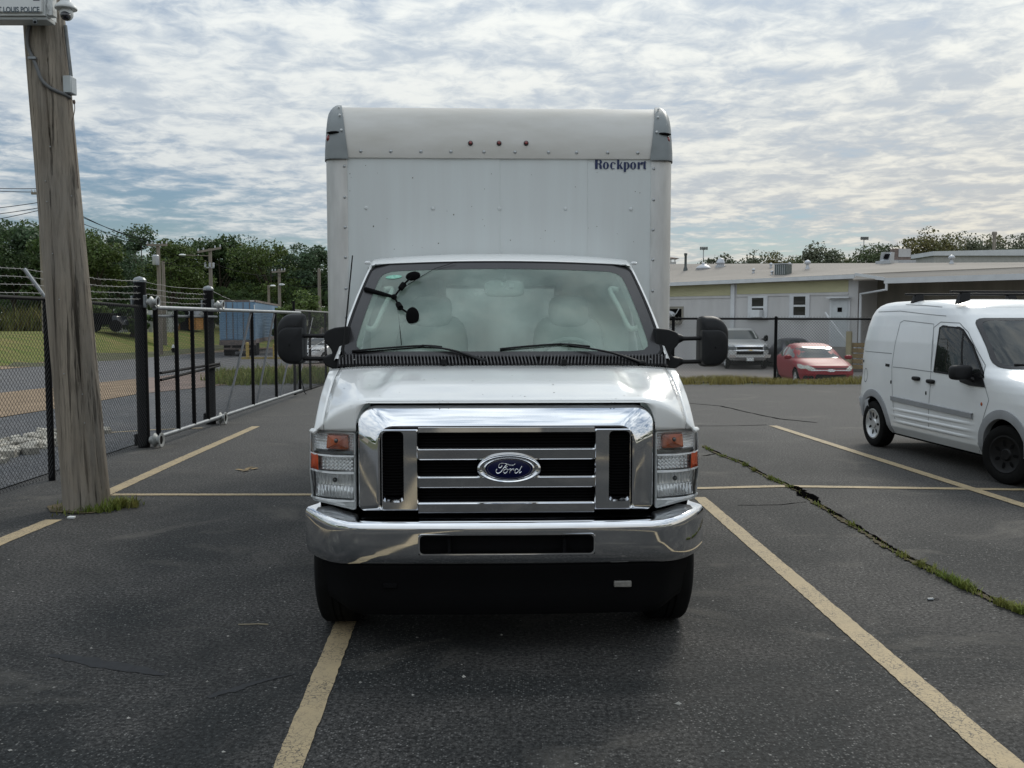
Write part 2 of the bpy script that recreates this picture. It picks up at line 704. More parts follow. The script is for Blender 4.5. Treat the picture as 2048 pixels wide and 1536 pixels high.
M_BLUE = pm('badge_blue', (0.004, 0.006, 0.040), rough=0.25, coat=0.0, spec=0.25, var=0.1)
M_NAVY = pm('navy_print', (0.010, 0.022, 0.085), rough=0.5, var=0.15)
M_PRINT = pm('dark_print', (0.06, 0.09, 0.12), rough=0.5, var=0.15)
M_RED_L = pm('marker_red', (0.20, 0.012, 0.010), rough=0.15, coat=0.8, var=0.3, vscale=60)
M_TRANSL = pm('translucent_roof', (0.70, 0.72, 0.70), rough=0.5, var=0.08, trans=0.55)
M_SEAL = pm('sealant', (0.16, 0.15, 0.13), rough=0.8, var=0.5, vscale=25)
M_STICKER = pm('sticker_green', (0.33, 0.62, 0.50), rough=0.5, var2=(0.10, 0.38, 0.26), vscale=60)
M_PAPER = pm('white_paper', (0.72, 0.74, 0.74), rough=0.7, var=0.1)
M_BOLT = pm('rivet_metal', (0.42, 0.44, 0.45), rough=0.35, metal=0.7, var=0.15)
M_GALV = pm('galvanised', (0.25, 0.27, 0.285), rough=0.42, metal=0.55, var=0.28, vscale=9, stretch=(1, 1, 1))
M_BLKSTEEL = pm('black_steel', (0.007, 0.007, 0.008), rough=0.6, var=0.35, vscale=12, spec=0.12)
M_WIREB = pm('black_wire', (0.010, 0.011, 0.012), rough=0.5, var=0.3, vscale=20)
M_WIREG = pm('grey_wire', (0.17, 0.175, 0.175), rough=0.5, metal=0.3, var=0.2, vscale=20)
M_LINE = None


def linemat():
    m, nt, b = _nt('line_paint')
    N, L = nt.nodes, nt.links
    g = N.new('ShaderNodeNewGeometry')
    n = N.new('ShaderNodeTexNoise')
    n.inputs['Scale'].default_value = 7
    n.inputs['Detail'].default_value = 6
    L.new(g.outputs['Position'], n.inputs['Vector'])
    mx = N.new('ShaderNodeMix'); mx.data_type = 'RGBA'
    mx.inputs[6].default_value = (0.45, 0.345, 0.195, 1)
    mx.inputs[7].default_value = (0.30, 0.24, 0.15, 1)
    L.new(n.outputs[0], mx.inputs[0])
    v = N.new('ShaderNodeTexVoronoi'); v.feature = 'DISTANCE_TO_EDGE'
    v.inputs['Scale'].default_value = 32
    v.inputs['Randomness'].default_value = 1
    nd = N.new('ShaderNodeTexNoise'); nd.inputs['Scale'].default_value = 20
    L.new(g.outputs['Position'], nd.inputs['Vector'])
    va = N.new('ShaderNodeMix'); va.data_type = 'VECTOR'; va.inputs[0].default_value = 0.08
    L.new(g.outputs['Position'], va.inputs[4]); L.new(nd.outputs['Color'], va.inputs[5])
    L.new(va.outputs[1], v.inputs['Vector'])
    r = N.new('ShaderNodeMapRange'); r.inputs[1].default_value = 0.0; r.inputs[2].default_value = 0.07
    r.inputs[3].default_value = 0.95; r.inputs[4].default_value = 0.0
    L.new(v.outputs['Distance'], r.inputs[0])
    n2 = N.new('ShaderNodeTexNoise'); n2.inputs['Scale'].default_value = 3.2; n2.inputs['Detail'].default_value = 5
    L.new(g.outputs['Position'], n2.inputs['Vector'])
    r2 = N.new('ShaderNodeMapRange'); r2.inputs[1].default_value = 0.34; r2.inputs[2].default_value = 0.52
    L.new(n2.outputs[0], r2.inputs[0])
    mm = N.new('ShaderNodeMath'); mm.operation = 'MULTIPLY'
    L.new(r.outputs[0], mm.inputs[0]); L.new(r2.outputs[0], mm.inputs[1])
    mx2 = N.new('ShaderNodeMix'); mx2.data_type = 'RGBA'
    L.new(mm.outputs[0], mx2.inputs[0]); L.new(mx.outputs[2], mx2.inputs[6])
    mx2.inputs[7].default_value = (0.045, 0.042, 0.038, 1)
    L.new(mx2.outputs[2], b.inputs['Base Color'])
    n3 = N.new('ShaderNodeTexNoise'); n3.inputs['Scale'].default_value = 130; n3.inputs['Detail'].default_value = 3
    L.new(g.outputs['Position'], n3.inputs['Vector'])
    bp = N.new('ShaderNodeBump'); bp.inputs['Strength'].default_value = 0.45; bp.inputs['Distance'].default_value = 0.004
    L.new(n3.outputs[0], bp.inputs['Height']); L.new(bp.outputs[0], b.inputs['Normal'])
    b.inputs['Roughness'].default_value = 0.75
    return m


M_LINE = linemat()
M_ASPH = asphalt('lot_asphalt', (0.0215, 0.023, 0.023), (0.066, 0.062, 0.058), (0.20, 0.195, 0.185), cell=88, dens=0.64, dust=(0.125, 0.115, 0.10), dust_amt=0.65, bump=0.9, alt=True)
M_ROAD = asphalt('road_asphalt', (0.135, 0.135, 0.14), (0.165, 0.16, 0.16), (0.28, 0.27, 0.26), cell=60, dust_amt=0.3, dust=(0.2, 0.19, 0.17))
M_DRIVE = asphalt('driveway_asphalt', (0.10, 0.105, 0.112), (0.13, 0.13, 0.135), (0.26, 0.25, 0.24), cell=60, dust_amt=0.3, dust=(0.17, 0.16, 0.14))
M_TAN = pm('tan_dirt', (0.30, 0.225, 0.155), rough=0.95, var2=(0.22, 0.165, 0.115), vscale=1.4, bump=0.5, bscale=30, spec=0.1)
M_PINK = pm('pink_gravel', (0.25, 0.19, 0.165), rough=0.95, var2=(0.17, 0.14, 0.125), vscale=0.8, bump=0.5, bscale=20, spec=0.1)
M_GRAVEL = pm('grey_gravel', (0.235, 0.215, 0.20), rough=0.95, var2=(0.17, 0.158, 0.148), vscale=0.7, bump=0.5, bscale=20, spec=0.1)
M_EARTH = pm('earth', (0.11, 0.105, 0.07), rough=0.95, var2=(0.075, 0.085, 0.045), vscale=0.35, spec=0.1)
M_GRASSG = pm('mown_grass', (0.095, 0.135, 0.028), rough=0.9, var2=(0.20, 0.17, 0.065), vscale=0.8, stretch=(0.5, 1.6, 1), spec=0.1, bump=0.6, bscale=12, detail=8)
M_BLADE = pm('grass_blades', (0.125, 0.185, 0.032), rough=0.6, var2=(0.19, 0.18, 0.055), vscale=2.5, island=0.45, spec=0.2, trans=0.25)
M_DRYBL = pm('dry_grass', (0.23, 0.19, 0.065), rough=0.7, var2=(0.18, 0.165, 0.055), vscale=1.5, island=0.4, spec=0.2, trans=0.25)
M_CONC = pm('concrete', (0.36, 0.34, 0.30), rough=0.9, var=0.3, vscale=4, spec=0.2)
M_CRACK = pm('crack_dark', (0.003, 0.003, 0.003), rough=1.0, var=0.3, vscale=30, spec=0.0)
M_CRDIRT = pm('crack_dirt', (0.13, 0.105, 0.065), rough=0.95, var2=(0.05, 0.045, 0.03), vscale=18, spec=0.1)
M_BARK = pm('bark', (0.10, 0.085, 0.065), rough=0.9, var=0.4, vscale=3, spec=0.1)
M_FARPOLE = pm('weathered_pole', (0.25, 0.22, 0.185), rough=0.9, var=0.25, vscale=2, stretch=(4, 4, 0.3), spec=0.1)
# ================================================================== THE GROUND
def axis_samples(a, b, dense):
    out = [a]
    v = a
    while v < b:
        v += dense(v)
        out.append(min(v, b))
    return out


def structure(o):
    o['kind'] = 'structure'
    return o


mb = MB()
ys = [-400, -100, -40, -10, 10, 20, 24] + [24 + 1.5 * i for i in range(1, 60)] + [120, 140, 300, 1000, 3000]
xs = [-2500, -600, -200, -120] + [-90 + 3 * i for i in range(25)] + [-15, -10, -5, -3, -2, -1, 0, 1, 2, 3, 6, 10, 20, 40, 80, 200, 600, 2500]
mb.grid([[(x, y, gz(x, y) - 0.03) for x in xs] for y in ys])
structure(mb.build('ground', M_EARTH, smooth=180))

FX = -5.0          # the line of the left fence and gate
mb = MB()
LOT_Y = 24.9
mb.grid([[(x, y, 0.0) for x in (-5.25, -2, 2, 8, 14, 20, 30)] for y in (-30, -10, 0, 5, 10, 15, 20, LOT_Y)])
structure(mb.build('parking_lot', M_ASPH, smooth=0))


def strip(name, mat, b_far, b_near, lift, n=60, cols=6):
    """a band of ground between two boundaries, each a list of world points running left to right in depth"""
    def resample(pts):
        pts = [Vector(p) for p in pts]
        d = [0]
        for i in range(1, len(pts)):
            d.append(d[-1] + (pts[i] - pts[i - 1]).length)
        out = []
        for k in range(n + 1):
            s = d[-1] * k / n
            i = max(1, min(len(pts) - 1, next((j for j in range(1, len(pts)) if d[j] >= s - 1e-9), len(pts) - 1)))
            t = (s - d[i - 1]) / max(1e-9, d[i] - d[i - 1])
            q = pts[i - 1].lerp(pts[i], t)
            out.append(q)
        return out
    A, B = resample(b_far), resample(b_near)
    rows = []
    for a, b in zip(A, B):
        row = []
        for k in range(cols + 1):
            q = a.lerp(b, k / cols)
            row.append((q.x, q.y, gz(q.x, q.y) + lift))
        rows.append(row)
    m = MB()
    m.grid(rows)
    return structure(m.build(name, mat, smooth=180))


def edge(pix, before, after):
    return [before] + [gnd(*p) for p in pix] + [after]


b0 = edge([(0, 733), (90, 724), (180, 716), (290, 707), (440, 701), (560, 694)], (-17.5, 4, 0), (-22, 110, 0))
b0b = edge([(0, 740), (90, 731), (180, 722), (290, 712), (440, 705), (560, 697)], (-17.0, 4, 0), (-21.5, 110, 0))
b2 = edge([(0, 787), (90, 777), (180, 768), (290, 757), (440, 742), (650, 722)], (-10.6, 4, 0), (-6.5, 60, 0))
b3 = edge([(0, 836), (90, 822), (180, 806), (270, 790), (440, 772), (650, 752)], (-8.4, 3, 0), (-5.9, 40, 0))
b0f = [(p[0] - 75, p[1] + 45, 0) for p in b0]
strip('grass_field', M_GRASSG, b0f, b0, 0.03, n=90, cols=60)
strip('kerb', M_TAN, b0, b0b, 0.02)
strip('road', M_ROAD, b0b, b2, 0.008)
strip('dirt_verge', M_TAN, b2[:5], b3[:5], 0.016)
strip('gravel_verge', M_PINK, b2[4:], b3[4:], 0.016)
strip('driveway', M_DRIVE, b3, [(-5.3, -20, 0)] + [(-5.27, y, 0) for y in (2, 8, 14, 20, 26, 40)], 0.006)
mb = MB()
mb.grid([[(x, y, gz(x, y) - 0.012) for x in (2.5, 4, 7, 10, 14, 18, 24, 32)] for y in [26.1 + 0.7 * i for i in range(12)] + [36, 45, 55, 70]])
structure(mb.build('gravel_yard', M_GRAVEL, smooth=180))

# ------------------------------------------------------------------ painted lines
rl = random.Random(3)


def paint(pts, widths, lift=0.004, name='parking_line', jit=0.0035, step=0.05):
    pts = [Vector((p[0], p[1], 0)) for p in pts]
    L, R = [], []
    for i in range(len(pts) - 1):
        a, b = pts[i], pts[i + 1]
        n = max(2, int((b - a).length / step))
        t = (b - a).normalized()
        nn = Vector((-t.y, t.x, 0))
        for k in range(n + (1 if i == len(pts) - 2 else 0)):
            f = k / n
            w = widths[i] * (1 - f) + widths[i + 1] * f
            q = a.lerp(b, f)
            L.append(q + nn * (w / 2 + rl.uniform(-jit, jit)))
            R.append(q - nn * (w / 2 + rl.uniform(-jit, jit)))
    m = MB()
    m.grid([[(p.x, p.y, lift) for p in L], [(p.x, p.y, lift) for p in R]])
    return structure(m.build(name, M_LINE, smooth=0))


g1a, g1b = gnd(683, 1265), gnd(576, 1536)
d1 = (g1b - g1a).normalized()
paint([g1a - d1 * 4.1, g1a, g1b, g1b + d1 * 7.0], [0.12, 0.12, 0.115, 0.12])
g2a, g2b = gnd(1418, 1012), gnd(2024, 1536)
d2 = (g2b - g2a).normalized()
paint([g2a - d2 * 0.42, g2a, g2b, g2b + d2 * 7.0], [0.12, 0.125, 0.13, 0.13], lift=0.0045)
g3a, g3b = gnd(1546, 852), gnd(2048, 1012)
d3 = (g3b - g3a).normalized()
paint([g3a, g3b, g3b + d3 * 9], [0.13, 0.13, 0.13], lift=0.0075)
paint([gnd(225, 990), gnd(615, 990), gnd(1410, 977), gnd(1560, 973), gnd(2048, 980), gnd(2300, 984)], [0.10, 0.10, 0.10, 0.12, 0.11, 0.11], lift=0.006)
paint([gnd(512, 853), gnd(360, 920), gnd(202, 992), (-4.02, 8.72)], [0.13, 0.14, 0.15, 0.15], lift=0.0045)
paint([gnd(108, 1040), gnd(0, 1084), (-3.93, 4.2), (-3.9, -3)], [0.15, 0.15, 0.14, 0.13], lift=0.0045)
paint([gnd(190, 868), gnd(300, 861), gnd(405, 857)], [0.09, 0.09, 0.09], lift=0.011)
# lines behind the photographer, seen in the chrome
paint([(-1.6, -2.2), (6.5, -2.0)], [0.12, 0.12], lift=0.007)

# ------------------------------------------------------------------ crack in the lot, with dirt and weeds in it
crp = [(1408, 894), (1440, 911), (1480, 925), (1530, 953), (1562, 966), (1588, 978), (1606, 988), (1630, 1006), (1662, 1026), (1690, 1043), (1715, 1058), (1740, 1073), (1766, 1090), (1790, 1104), (1815, 1118), (1840, 1130), (1870, 1145), (1900, 1160), (1930, 1175), (1960, 1190), (2000, 1208), (2048, 1226), (2140, 1268)]
crw = [gnd(*p) for p in crp]
rc = random.Random(11)


def ribbon(pts, wfun, lift, name, mat, seed, sub=14, jit=0.3):
    r = random.Random(seed)
    ph = [[(r.uniform(0, 6.28), r.uniform(.55, 1.45)) for _ in range(4)] for _ in range(3)]

    def wob(s, k):
        return sum(math.sin(s * f * (3, 7, 15, 31)[i] + p) / (1.0, 1.3, 1.8, 2.4)[i] for i, (p, f) in enumerate(ph[k])) / 2.0
    L, R = [], []
    for i in range(len(pts) - 1):
        a, b = pts[i], pts[i + 1]
        t = (b - a).normalized()
        nn = Vector((-t.y, t.x, 0))
        for k in range(sub):
            f = k / sub
            s = i + f
            w = wfun(s)
            q = a.lerp(b, f) + nn * wob(s, 0) * min(.012, w * .3)
            L.append(q + nn * w * max(.06, .5 + jit * wob(s, 1)))
            R.append(q - nn * w * max(.06, .5 + jit * wob(s, 2)))
    m = MB()
    m.grid([[(p.x, p.y, lift) for p in L], [(p.x, p.y, lift) for p in R]])
    return structure(m.build(name, mat, smooth=0))


ribbon(crw, lambda s: 0.06 if s > 4 else 0.04, 0.0095, 'crack_soil', M_CRDIRT, 5)
ribbon([p + Vector((0.02, 0.035, 0)) for p in crw], lambda s: 0.018 + 0.075 * sstep(s, 4.4, 5.2) * sstep(s, 7.3, 6.6) + 0.022 * abs(math.sin(s * 2.1)), 0.012, 'pavement_crack', M_CRACK, 6, jit=0.38)
ribbon([gnd(1612, 1004), gnd(1560, 1010), gnd(1470, 1011)], lambda s: 0.012, 0.003, 'pavement_crack', M_CRACK, 8)
ribbon([gnd(1300, 800), gnd(1440, 812), gnd(1500, 826), gnd(1560, 838), gnd(1640, 846)], lambda s: 0.05, 0.003, 'pavement_crack', M_CRACK, 9)
ribbon([gnd(1395, 852), gnd(1460, 852), gnd(1540, 850)], lambda s: 0.03, 0.003, 'pavement_crack', M_CRACK, 10)
ribbon([gnd(1405, 912), gnd(1430, 908), gnd(1450, 913)], lambda s: 0.03, 0.003, 'pavement_crack', M_CRACK, 12)
# dark sealer smears
M_SMEAR = pm('sealer_smear', (0.024, 0.025, 0.0275), rough=0.7, var=0.35, vscale=22, spec=0.3)
for k, (pp, w) in enumerate(((((100, 1310), (170, 1322), (260, 1338), (335, 1352)), (0.03, 0.10, 0.085, 0.015)), (((416, 1396), (470, 1378), (530, 1362), (596, 1346)), (0.03, 0.055, 0.03, 0.008)))):
    ribbon([gnd(*p) for p in pp], lambda s, w=w: w[int(s)] * (1 - s % 1) + w[min(3, int(s) + 1)] * (s % 1), 0.003, 'sealer_smear', M_SMEAR, 20 + k, jit=0.12)


def blades(spots, n, h, spread, seed, w=0.006, lean=0.5):
    """grass blades as bent triangles; spots: (x, y, z, weight)"""
    r = random.Random(seed)
    m = MB()
    tot = sum(s[3] for s in spots)
    for s in spots:
        for _ in range(max(1, int(n * s[3] / tot))):
            rr = spread * math.sqrt(r.random()); th = r.uniform(0, 6.283)
            x, y = s[0] + rr * math.cos(th), s[1] + rr * math.sin(th)
            hh = h * r.uniform(0.35, 1.1) * (s[4] if len(s) > 4 else 1)
            a = r.uniform(0, 6.283); l = r.uniform(0.1, lean) * hh
            dx, dy = math.cos(a), math.sin(a)
            px, py = -dy * w, dx * w
            m.add([(x - px, y - py, s[2]), (x + px, y + py, s[2]), (x + dx * l * 0.35 + px * 0.7, y + dy * l * 0.35 + py * 0.7, s[2] + hh * 0.6), (x + dx * l * 0.35 - px * 0.7, y + dy * l * 0.35 - py * 0.7, s[2] + hh * 0.6), (x + dx * l, y + dy * l, s[2] + hh)], [(0, 1, 2, 3), (3, 2, 4)])
    return m


spots = []
for i in range(len(crw) - 1):
    dens = {1: .5, 2: 1.4, 3: 1.5, 4: .9, 5: .1, 6: .1, 7: .35, 8: .12, 9: 1.0, 10: .15, 11: .05, 12: .1, 13: 1.4, 14: .2, 15: 1.5, 16: 1.0, 17: 1.8, 18: 2.0, 19: .7, 20: 1.6, 21: 1.8}.get(i, .6)
    for k in range(9):
        q = crw[i].lerp(crw[i + 1], (k + rc.random()) / 9)
        d = dens * rc.choice((0.0, 0.1, 0.3, 1.0, 1.8))
        spots.append((q.x - 0.015, q.y - 0.02, 0.004, d, 0.6 + 0.35 * min(2, d)))
o = blades(spots, 1900, 0.046, 0.036, 4, w=0.004, lean=1.3).build('crack_grass', M_BLADE, smooth=0, fix=False)
o['kind'] = 'stuff'; o['label'] = 'green weeds growing along the long crack in the asphalt'; o['category'] = 'grass'

# the strip of dry grass at the lot's far edge, under the right fence
spots = []
for i in range(420):
    x = rc.uniform(1.0, 17.0); y = rc.uniform(25.0, 27.6)
    spots.append((x, y, gz(x, y) - 0.02, 1, 1.0 + 0.5 * math.sin(x * 1.3) + (0.3 if y < 26.5 else 0)))
o = blades(spots, 13000, 0.14, 0.35, 5, w=0.010, lean=1.2).build('dry_grass', M_DRYBL, smooth=0, fix=False)
o['kind'] = 'stuff'; o['label'] = 'dry yellow grass along the edge of the lot under the far fence'; o['category'] = 'grass'
# weeds beyond the gate
spots = []
for i in range(260):
    px = rc.uniform(430, 690); q = gnd(px, rc.uniform(746, 771) - (px - 440) * 0.02)
    spots.append((q.x, q.y, gz(q.x, q.y), 1, 0.6 + rc.random() * (1.4 if rc.random() < 0.3 else 0.6)))
o = blades(spots, 8000, 0.24, 0.45, 6, w=0.014, lean=1.0).build('verge_weeds', M_BLADE, smooth=0, fix=False)
o['kind'] = 'stuff'; o['label'] = 'weeds growing along the verge beyond the sliding gate'; o['category'] = 'weeds'
# tall weeds at the back of the grass field
spots = []
for i in range(240):
    x = rc.uniform(-60, -36); y = 74 + rc.uniform(-3, 5)
    spots.append((x, y, gz(x, y), 1, rc.uniform(0.6, 1.2)))
M_TALLW = pm('tall_weeds', (0.15, 0.13, 0.05), rough=0.8, var2=(0.07, 0.09, 0.03), vscale=0.6, island=0.5, spec=0.1, trans=0.2)
o = blades(spots, 6500, 1.9, 1.0, 8, w=0.05, lean=0.7).build('tall_weeds', M_TALLW, smooth=0, fix=False)
o['kind'] = 'stuff'; o['label'] = 'tall yellowing weeds at the back of the grass field'; o['category'] = 'weeds'

# loose pale stones and crumbs on the near asphalt
mb = MB()
rs = random.Random(21)


def pebble(m, x, y, z, s, r):
    vs = []
    for sx, sy, sz in ((1, 0, 0), (0, 1, 0), (-1, 0, 0), (0, -1, 0), (0, 0, 1)):
        k = s * r.uniform(0.6, 1.2)
        vs.append((x + sx * k, y + sy * k * 0.8, z + sz * k * 0.6))
    m.add(vs, [(0, 1, 4), (1, 2, 4), (2, 3, 4), (3, 0, 4)])


for _ in range(300):
    y = 3.3 + 7 * rs.random() ** 1.7
    x = rs.uniform(-0.62, 0.62) * y
    pebble(mb, x, y, 0.001, rs.choice((0.003, 0.004, 0.004, 0.005, 0.006, 0.010)), rs)
for px, py, s in ((927, 1354, .014), (1357, 1408, .016), (490, 1190, .01), (480, 1340, .012), (183, 1297, .011), (108, 1375, .012), (720, 1365, .01)):
    q = gnd(px, py); pebble(mb, q.x, q.y, 0.001, s, rs)
o = mb.build('loose_grit', pm('grit', (0.27, 0.262, 0.24), rough=0.9, island=0.45), smooth=0, fix=False)
o['kind'] = 'stuff'; o['label'] = 'pale grit and small stones lying loose on the asphalt'; o['category'] = 'grit'
# broken concrete beyond the left fence
mb = MB()
for _ in range(230):
    q = gnd(rs.uniform(-40, 104), 0 + rs.uniform(876, 925))
    t = (q.x + 6.6)
    q = Vector((rs.uniform(-7.25, -6.25), rs.uniform(10.6, 14.4), 0))
    s = rs.uniform(0.03, 0.12)
    M = Matrix.Translation((q.x, q.y, s * 0.3)) @ Matrix.Rotation(rs.uniform(0, 6), 4, 'Z') @ Matrix.Rotation(rs.uniform(-.4, .4), 4, 'X')
    mb.box(-s, s, -s * rs.uniform(.5, .9), s * .7, -s * .5, s * rs.uniform(.3, .6), M)
o = mb.build('rubble', pm('rubble', (0.40, 0.38, 0.33), rough=0.9, island=0.35, var=0.3, vscale=10), smooth=0, bevel=0.008, seg=1)
o['kind'] = 'stuff'; o['label'] = 'pale broken concrete rubble lying beyond the left fence'; o['category'] = 'rubble'

# small litter on the lot
q = gnd(1862, 1201)
t = thing('litter_stick', 'thin grey scrap with a bent wire lying right of the parking line', 'litter', (q.x, q.y, 0))
m = MB(); m.tube([(-0.022, 0, 0.008), (0.015, 0.005, 0.008)], 0.008, n=6); m.build('handle', M_GALV, t)
m = MB(); m.tube([(0.015, 0.005, 0.007), (0.035, 0.004, 0.009), (0.055, 0.012, 0.006)], 0.003, n=5); m.build('wire', M_BLACK, t)
q = gnd(505, 1250)
m = MB(); m.tube([(q.x - 0.08, q.y, 0.004), (q.x - 0.02, q.y - 0.004, 0.006), (q.x + 0.03, q.y + 0.006, 0.005), (q.x + 0.09, q.y, 0.004)], 0.0035, n=5)
tag(m.build('twig', pm('twig', (0.30, 0.26, 0.18), rough=0.9)), 'thin pale twig lying on the asphalt left of the truck', 'twig')
q = gnd(143, 1037)
m = MB(); m.box(q.x - 0.03, q.x + 0.03, q.y - 0.02, q.y + 0.02, 0.002, 0.02)
tag(m.build('paper_scrap', M_PAPER, bevel=0.004), 'small white scrap lying at the foot of the wooden pole', 'litter')
q = gnd(262, 1013)
m = MB()
for k, (px, py) in enumerate(((494, 940), (480, 941), (508, 939), (490, 943), (500, 937))):
    q = gnd(px, py)
    a = rs.uniform(0, 3)
    m.panel([(-.05, -.02), (.05, -.03), (.06, .02), (-.04, .03)], lambda u, v, q=q, a=a: (q.x + u * math.cos(a) - v * math.sin(a), q.y + u * math.sin(a) + v * math.cos(a), 0.008 + 0.1 * abs(u)))
tag(m.build('leaf_litter', pm('dead_leaf', (0.20, 0.14, 0.06), rough=0.8, island=0.4), smooth=0), 'small clump of dead leaves on the lot left of the truck', 'leaves')
# ================================================================== THE BOX TRUCK
PSI = RAD(1.75)
TRUCK_O = Vector((-0.0248, 4.58, 0))
TR_M = Matrix.Translation(TRUCK_O) @ Matrix.Rotation(PSI, 4, 'Z')
TR_I = TR_M.inverted()
_c0 = TR_I @ Vector((0, 0, CAM_H))


def tp(px, py, yl):
    """(x, z) on the truck's own plane y = yl, as seen at a pixel"""
    d = TR_I.to_3x3() @ ray(px, py)
    k = (yl - _c0.y) / d.y
    return (_c0.x + d.x * k, _c0.z + d.z * k)


def tz(py, yl, px=1014):
    return tp(px, py, yl)[1]


def tw(pl, pr, yl, py=900):
    return (tp(pr, py, yl)[0] - tp(pl, py, yl)[0]) / 2


truck = thing('box_truck', 'white box truck parked nose on with a chrome grille and bumper', 'truck', TRUCK_O, PSI)
SG = lambda v: 1 if v >= 0 else -1

# ---------------- hood and fenders (one sheet of body, cut along the shut lines)
YC = 0.80


def hood_pt(x, t):
    """t 0..1 from the front edge to the cowl"""
    ax = abs(x)
    base = [(0.15, 1.316), (0.165, 1.333), (0.22, 1.352), (0.34, 1.385), (0.48, 1.415), (0.64, 1.448), (YC, 1.474)]
    s = t * (len(base) - 1)
    i = min(len(base) - 2, int(s)); f = s - i
    y = base[i][0] * (1 - f) + base[i + 1][0] * f
    z = base[i][1] * (1 - f) + base[i + 1][1] * f
    e = max(0.0, (ax - 0.70) / 0.32)
    k = (y - 0.15) / (YC - 0.15)
    drop = (0.165 * (1 - k) ** 2.0 + 0.020) * e ** 2.1
    y += 0.11 * e ** 2 * (1 - k)
    z -= drop
    dome = sstep(ax, 0.70, 0.60) * 0.022 * sstep(y, 0.2, 0.36) * sstep(y, 0.82, 0.55)
    z += dome - 0.012 * sstep(ax, 0.60, 0.66) * sstep(ax, 0.80, 0.72) * sstep(y, 0.26, 0.4) * sstep(y, 0.70, 0.55)
    # slight crown between the sides
    z += 0.006 * (1 - min(1, ax / 0.7) ** 2) * k
    return Vector((x, y, z))


def hood_col(x, nt=16):
    pts = [hood_pt(x, k / nt) for k in range(nt + 1)]
    ax = abs(x)
    p0 = pts[0]
    gx = 0.700
    if ax > gx:
        zb = 1.168
        full = sstep(ax, gx, 0.772)
        z_low = p0.z - (p0.z - zb) * (1 - math.sqrt(max(0, 1 - min(1, (ax - gx) / 0.072) ** 2)))
        n = 6
        ext = []
        for k in range(n):
            f = k / n
            ext.append(Vector((x, p0.y + 0.012 - 0.014 * math.sin(f * math.pi / 2), z_low + (p0.z - z_low) * f)))
        return ext + pts
    return [Vector((x, p0.y + 0.01 * (1 - k / 6), p0.z - 0.0005 * (6 - k))) for k in range(6)] + pts


hx = [0, .1, .2, .3, .4, .5, .55, .60, .63, .66, .69, .70, .715, .73, .745, .757, .765, .770, .772, .776, .80, .83, .86, .89, .915, .943]
hx = [-v for v in hx[:0:-1]] + hx
m = MB(); m.grid([hood_col(x) for x in hx])
hood = m.build('hood', M_WHITE, truck, smooth=50)
hood.modifiers.new('solid', 'SOLIDIFY').thickness = 0.012
hood.modifiers['solid'].offset = -1
for s in (-1, 1):
    m = MB()
    cols = [hood_col(s * x) for x in (.949, .962, .975, .985, .993, 1.0)]
    last = cols[-1]
    for k, (dx, zz) in enumerate(((0.006, None), (0.014, None), (0.02, 1.0), (0.024, 0.8), (0.02, 0.62))):
        c = []
        for p in last:
            q = Vector((p.x + s * dx, p.y + 0.01 * (k + 1), p.z))
            if zz is None:
                q.z = max(p.z - (0.010, 0.045)[k], min(p.z, 1.166) - .001 * k) if p.y < .42 else p.z - (0.010, 0.045)[k]
            else:
                top = p.z - 0.045
                q.z = min(top - 0.01 * (k - 1), zz) if p.y > 0.42 else max(top - 0.012 * (k - 1), 1.163 - .001 * k)
            # wheel opening
            if k == 4 or k == 3:
                ry = (q.y - 0.74)
                if abs(ry) < 0.46:
                    q.z = max(q.z, 0.40 + math.sqrt(max(0, 0.46 ** 2 - ry * ry)))
            c.append(q)
        cols.append(c)
    m.grid(cols)
    f = m.build('fender', M_WHITE, truck, smooth=50)
    f.modifiers.new('solid', 'SOLIDIFY').thickness = 0.01
    f.modifiers['solid'].offset = -1 if s > 0 else -1
# rearward skin of the fender up to the door
for s in (-1, 1):
    m = MB(); m.box(s * 0.985, s * 1.018, 0.80, 0.93, 0.45, 1.44)
    m.build('fender_rear', M_WHITE, truck, bevel=0.01)

# dark structure behind the nose so that gaps look into shade
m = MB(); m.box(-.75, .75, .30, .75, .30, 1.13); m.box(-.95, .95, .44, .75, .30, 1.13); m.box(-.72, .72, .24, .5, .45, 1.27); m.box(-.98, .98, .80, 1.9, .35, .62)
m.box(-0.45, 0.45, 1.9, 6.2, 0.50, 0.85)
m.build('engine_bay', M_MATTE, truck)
m = MB(); m.box(-.70, .70, .19, .3, 1.24, 1.308); m.build('grille_gap_dark', M_MATTE, truck)  # dark plate behind the hood gap, its black standing for shade
# grime spots on the paint and glass
rg_ = random.Random(17)
m = MB()
for _ in range(46):
    p_ = hood_pt(rg_.uniform(-.9, .9), rg_.random() ** 2)
    k_ = rg_.choice((.0012, .0016, .0022, .0035))
    m.grid(ellipsoid(Matrix.Translation(p_ + Vector((0, -.0005, .0008))), k_, k_ * 1.5, .0008, n=6, m=4), close=True)
o = m.build('bug_specks', M_SEAL, hood); o['kind'] = 'stuff'

# ---------------- grille
gr_top = tz(811, .19)


def edge_points(poly, k=5):
    """extra points near the ends of long straight runs, so shading stays flat along them"""
    out = []
    for i, p in enumerate(poly):
        q = poly[(i + 1) % len(poly)]
        out.append(p)
        if math.hypot(q[0] - p[0], q[1] - p[1]) > .2:
            for f in (.04, .1, .2, .35, .5, .65, .8, .9, .96):
                out.append((p[0] + (q[0] - p[0]) * f, p[1] + (q[1] - p[1]) * f))
    return out

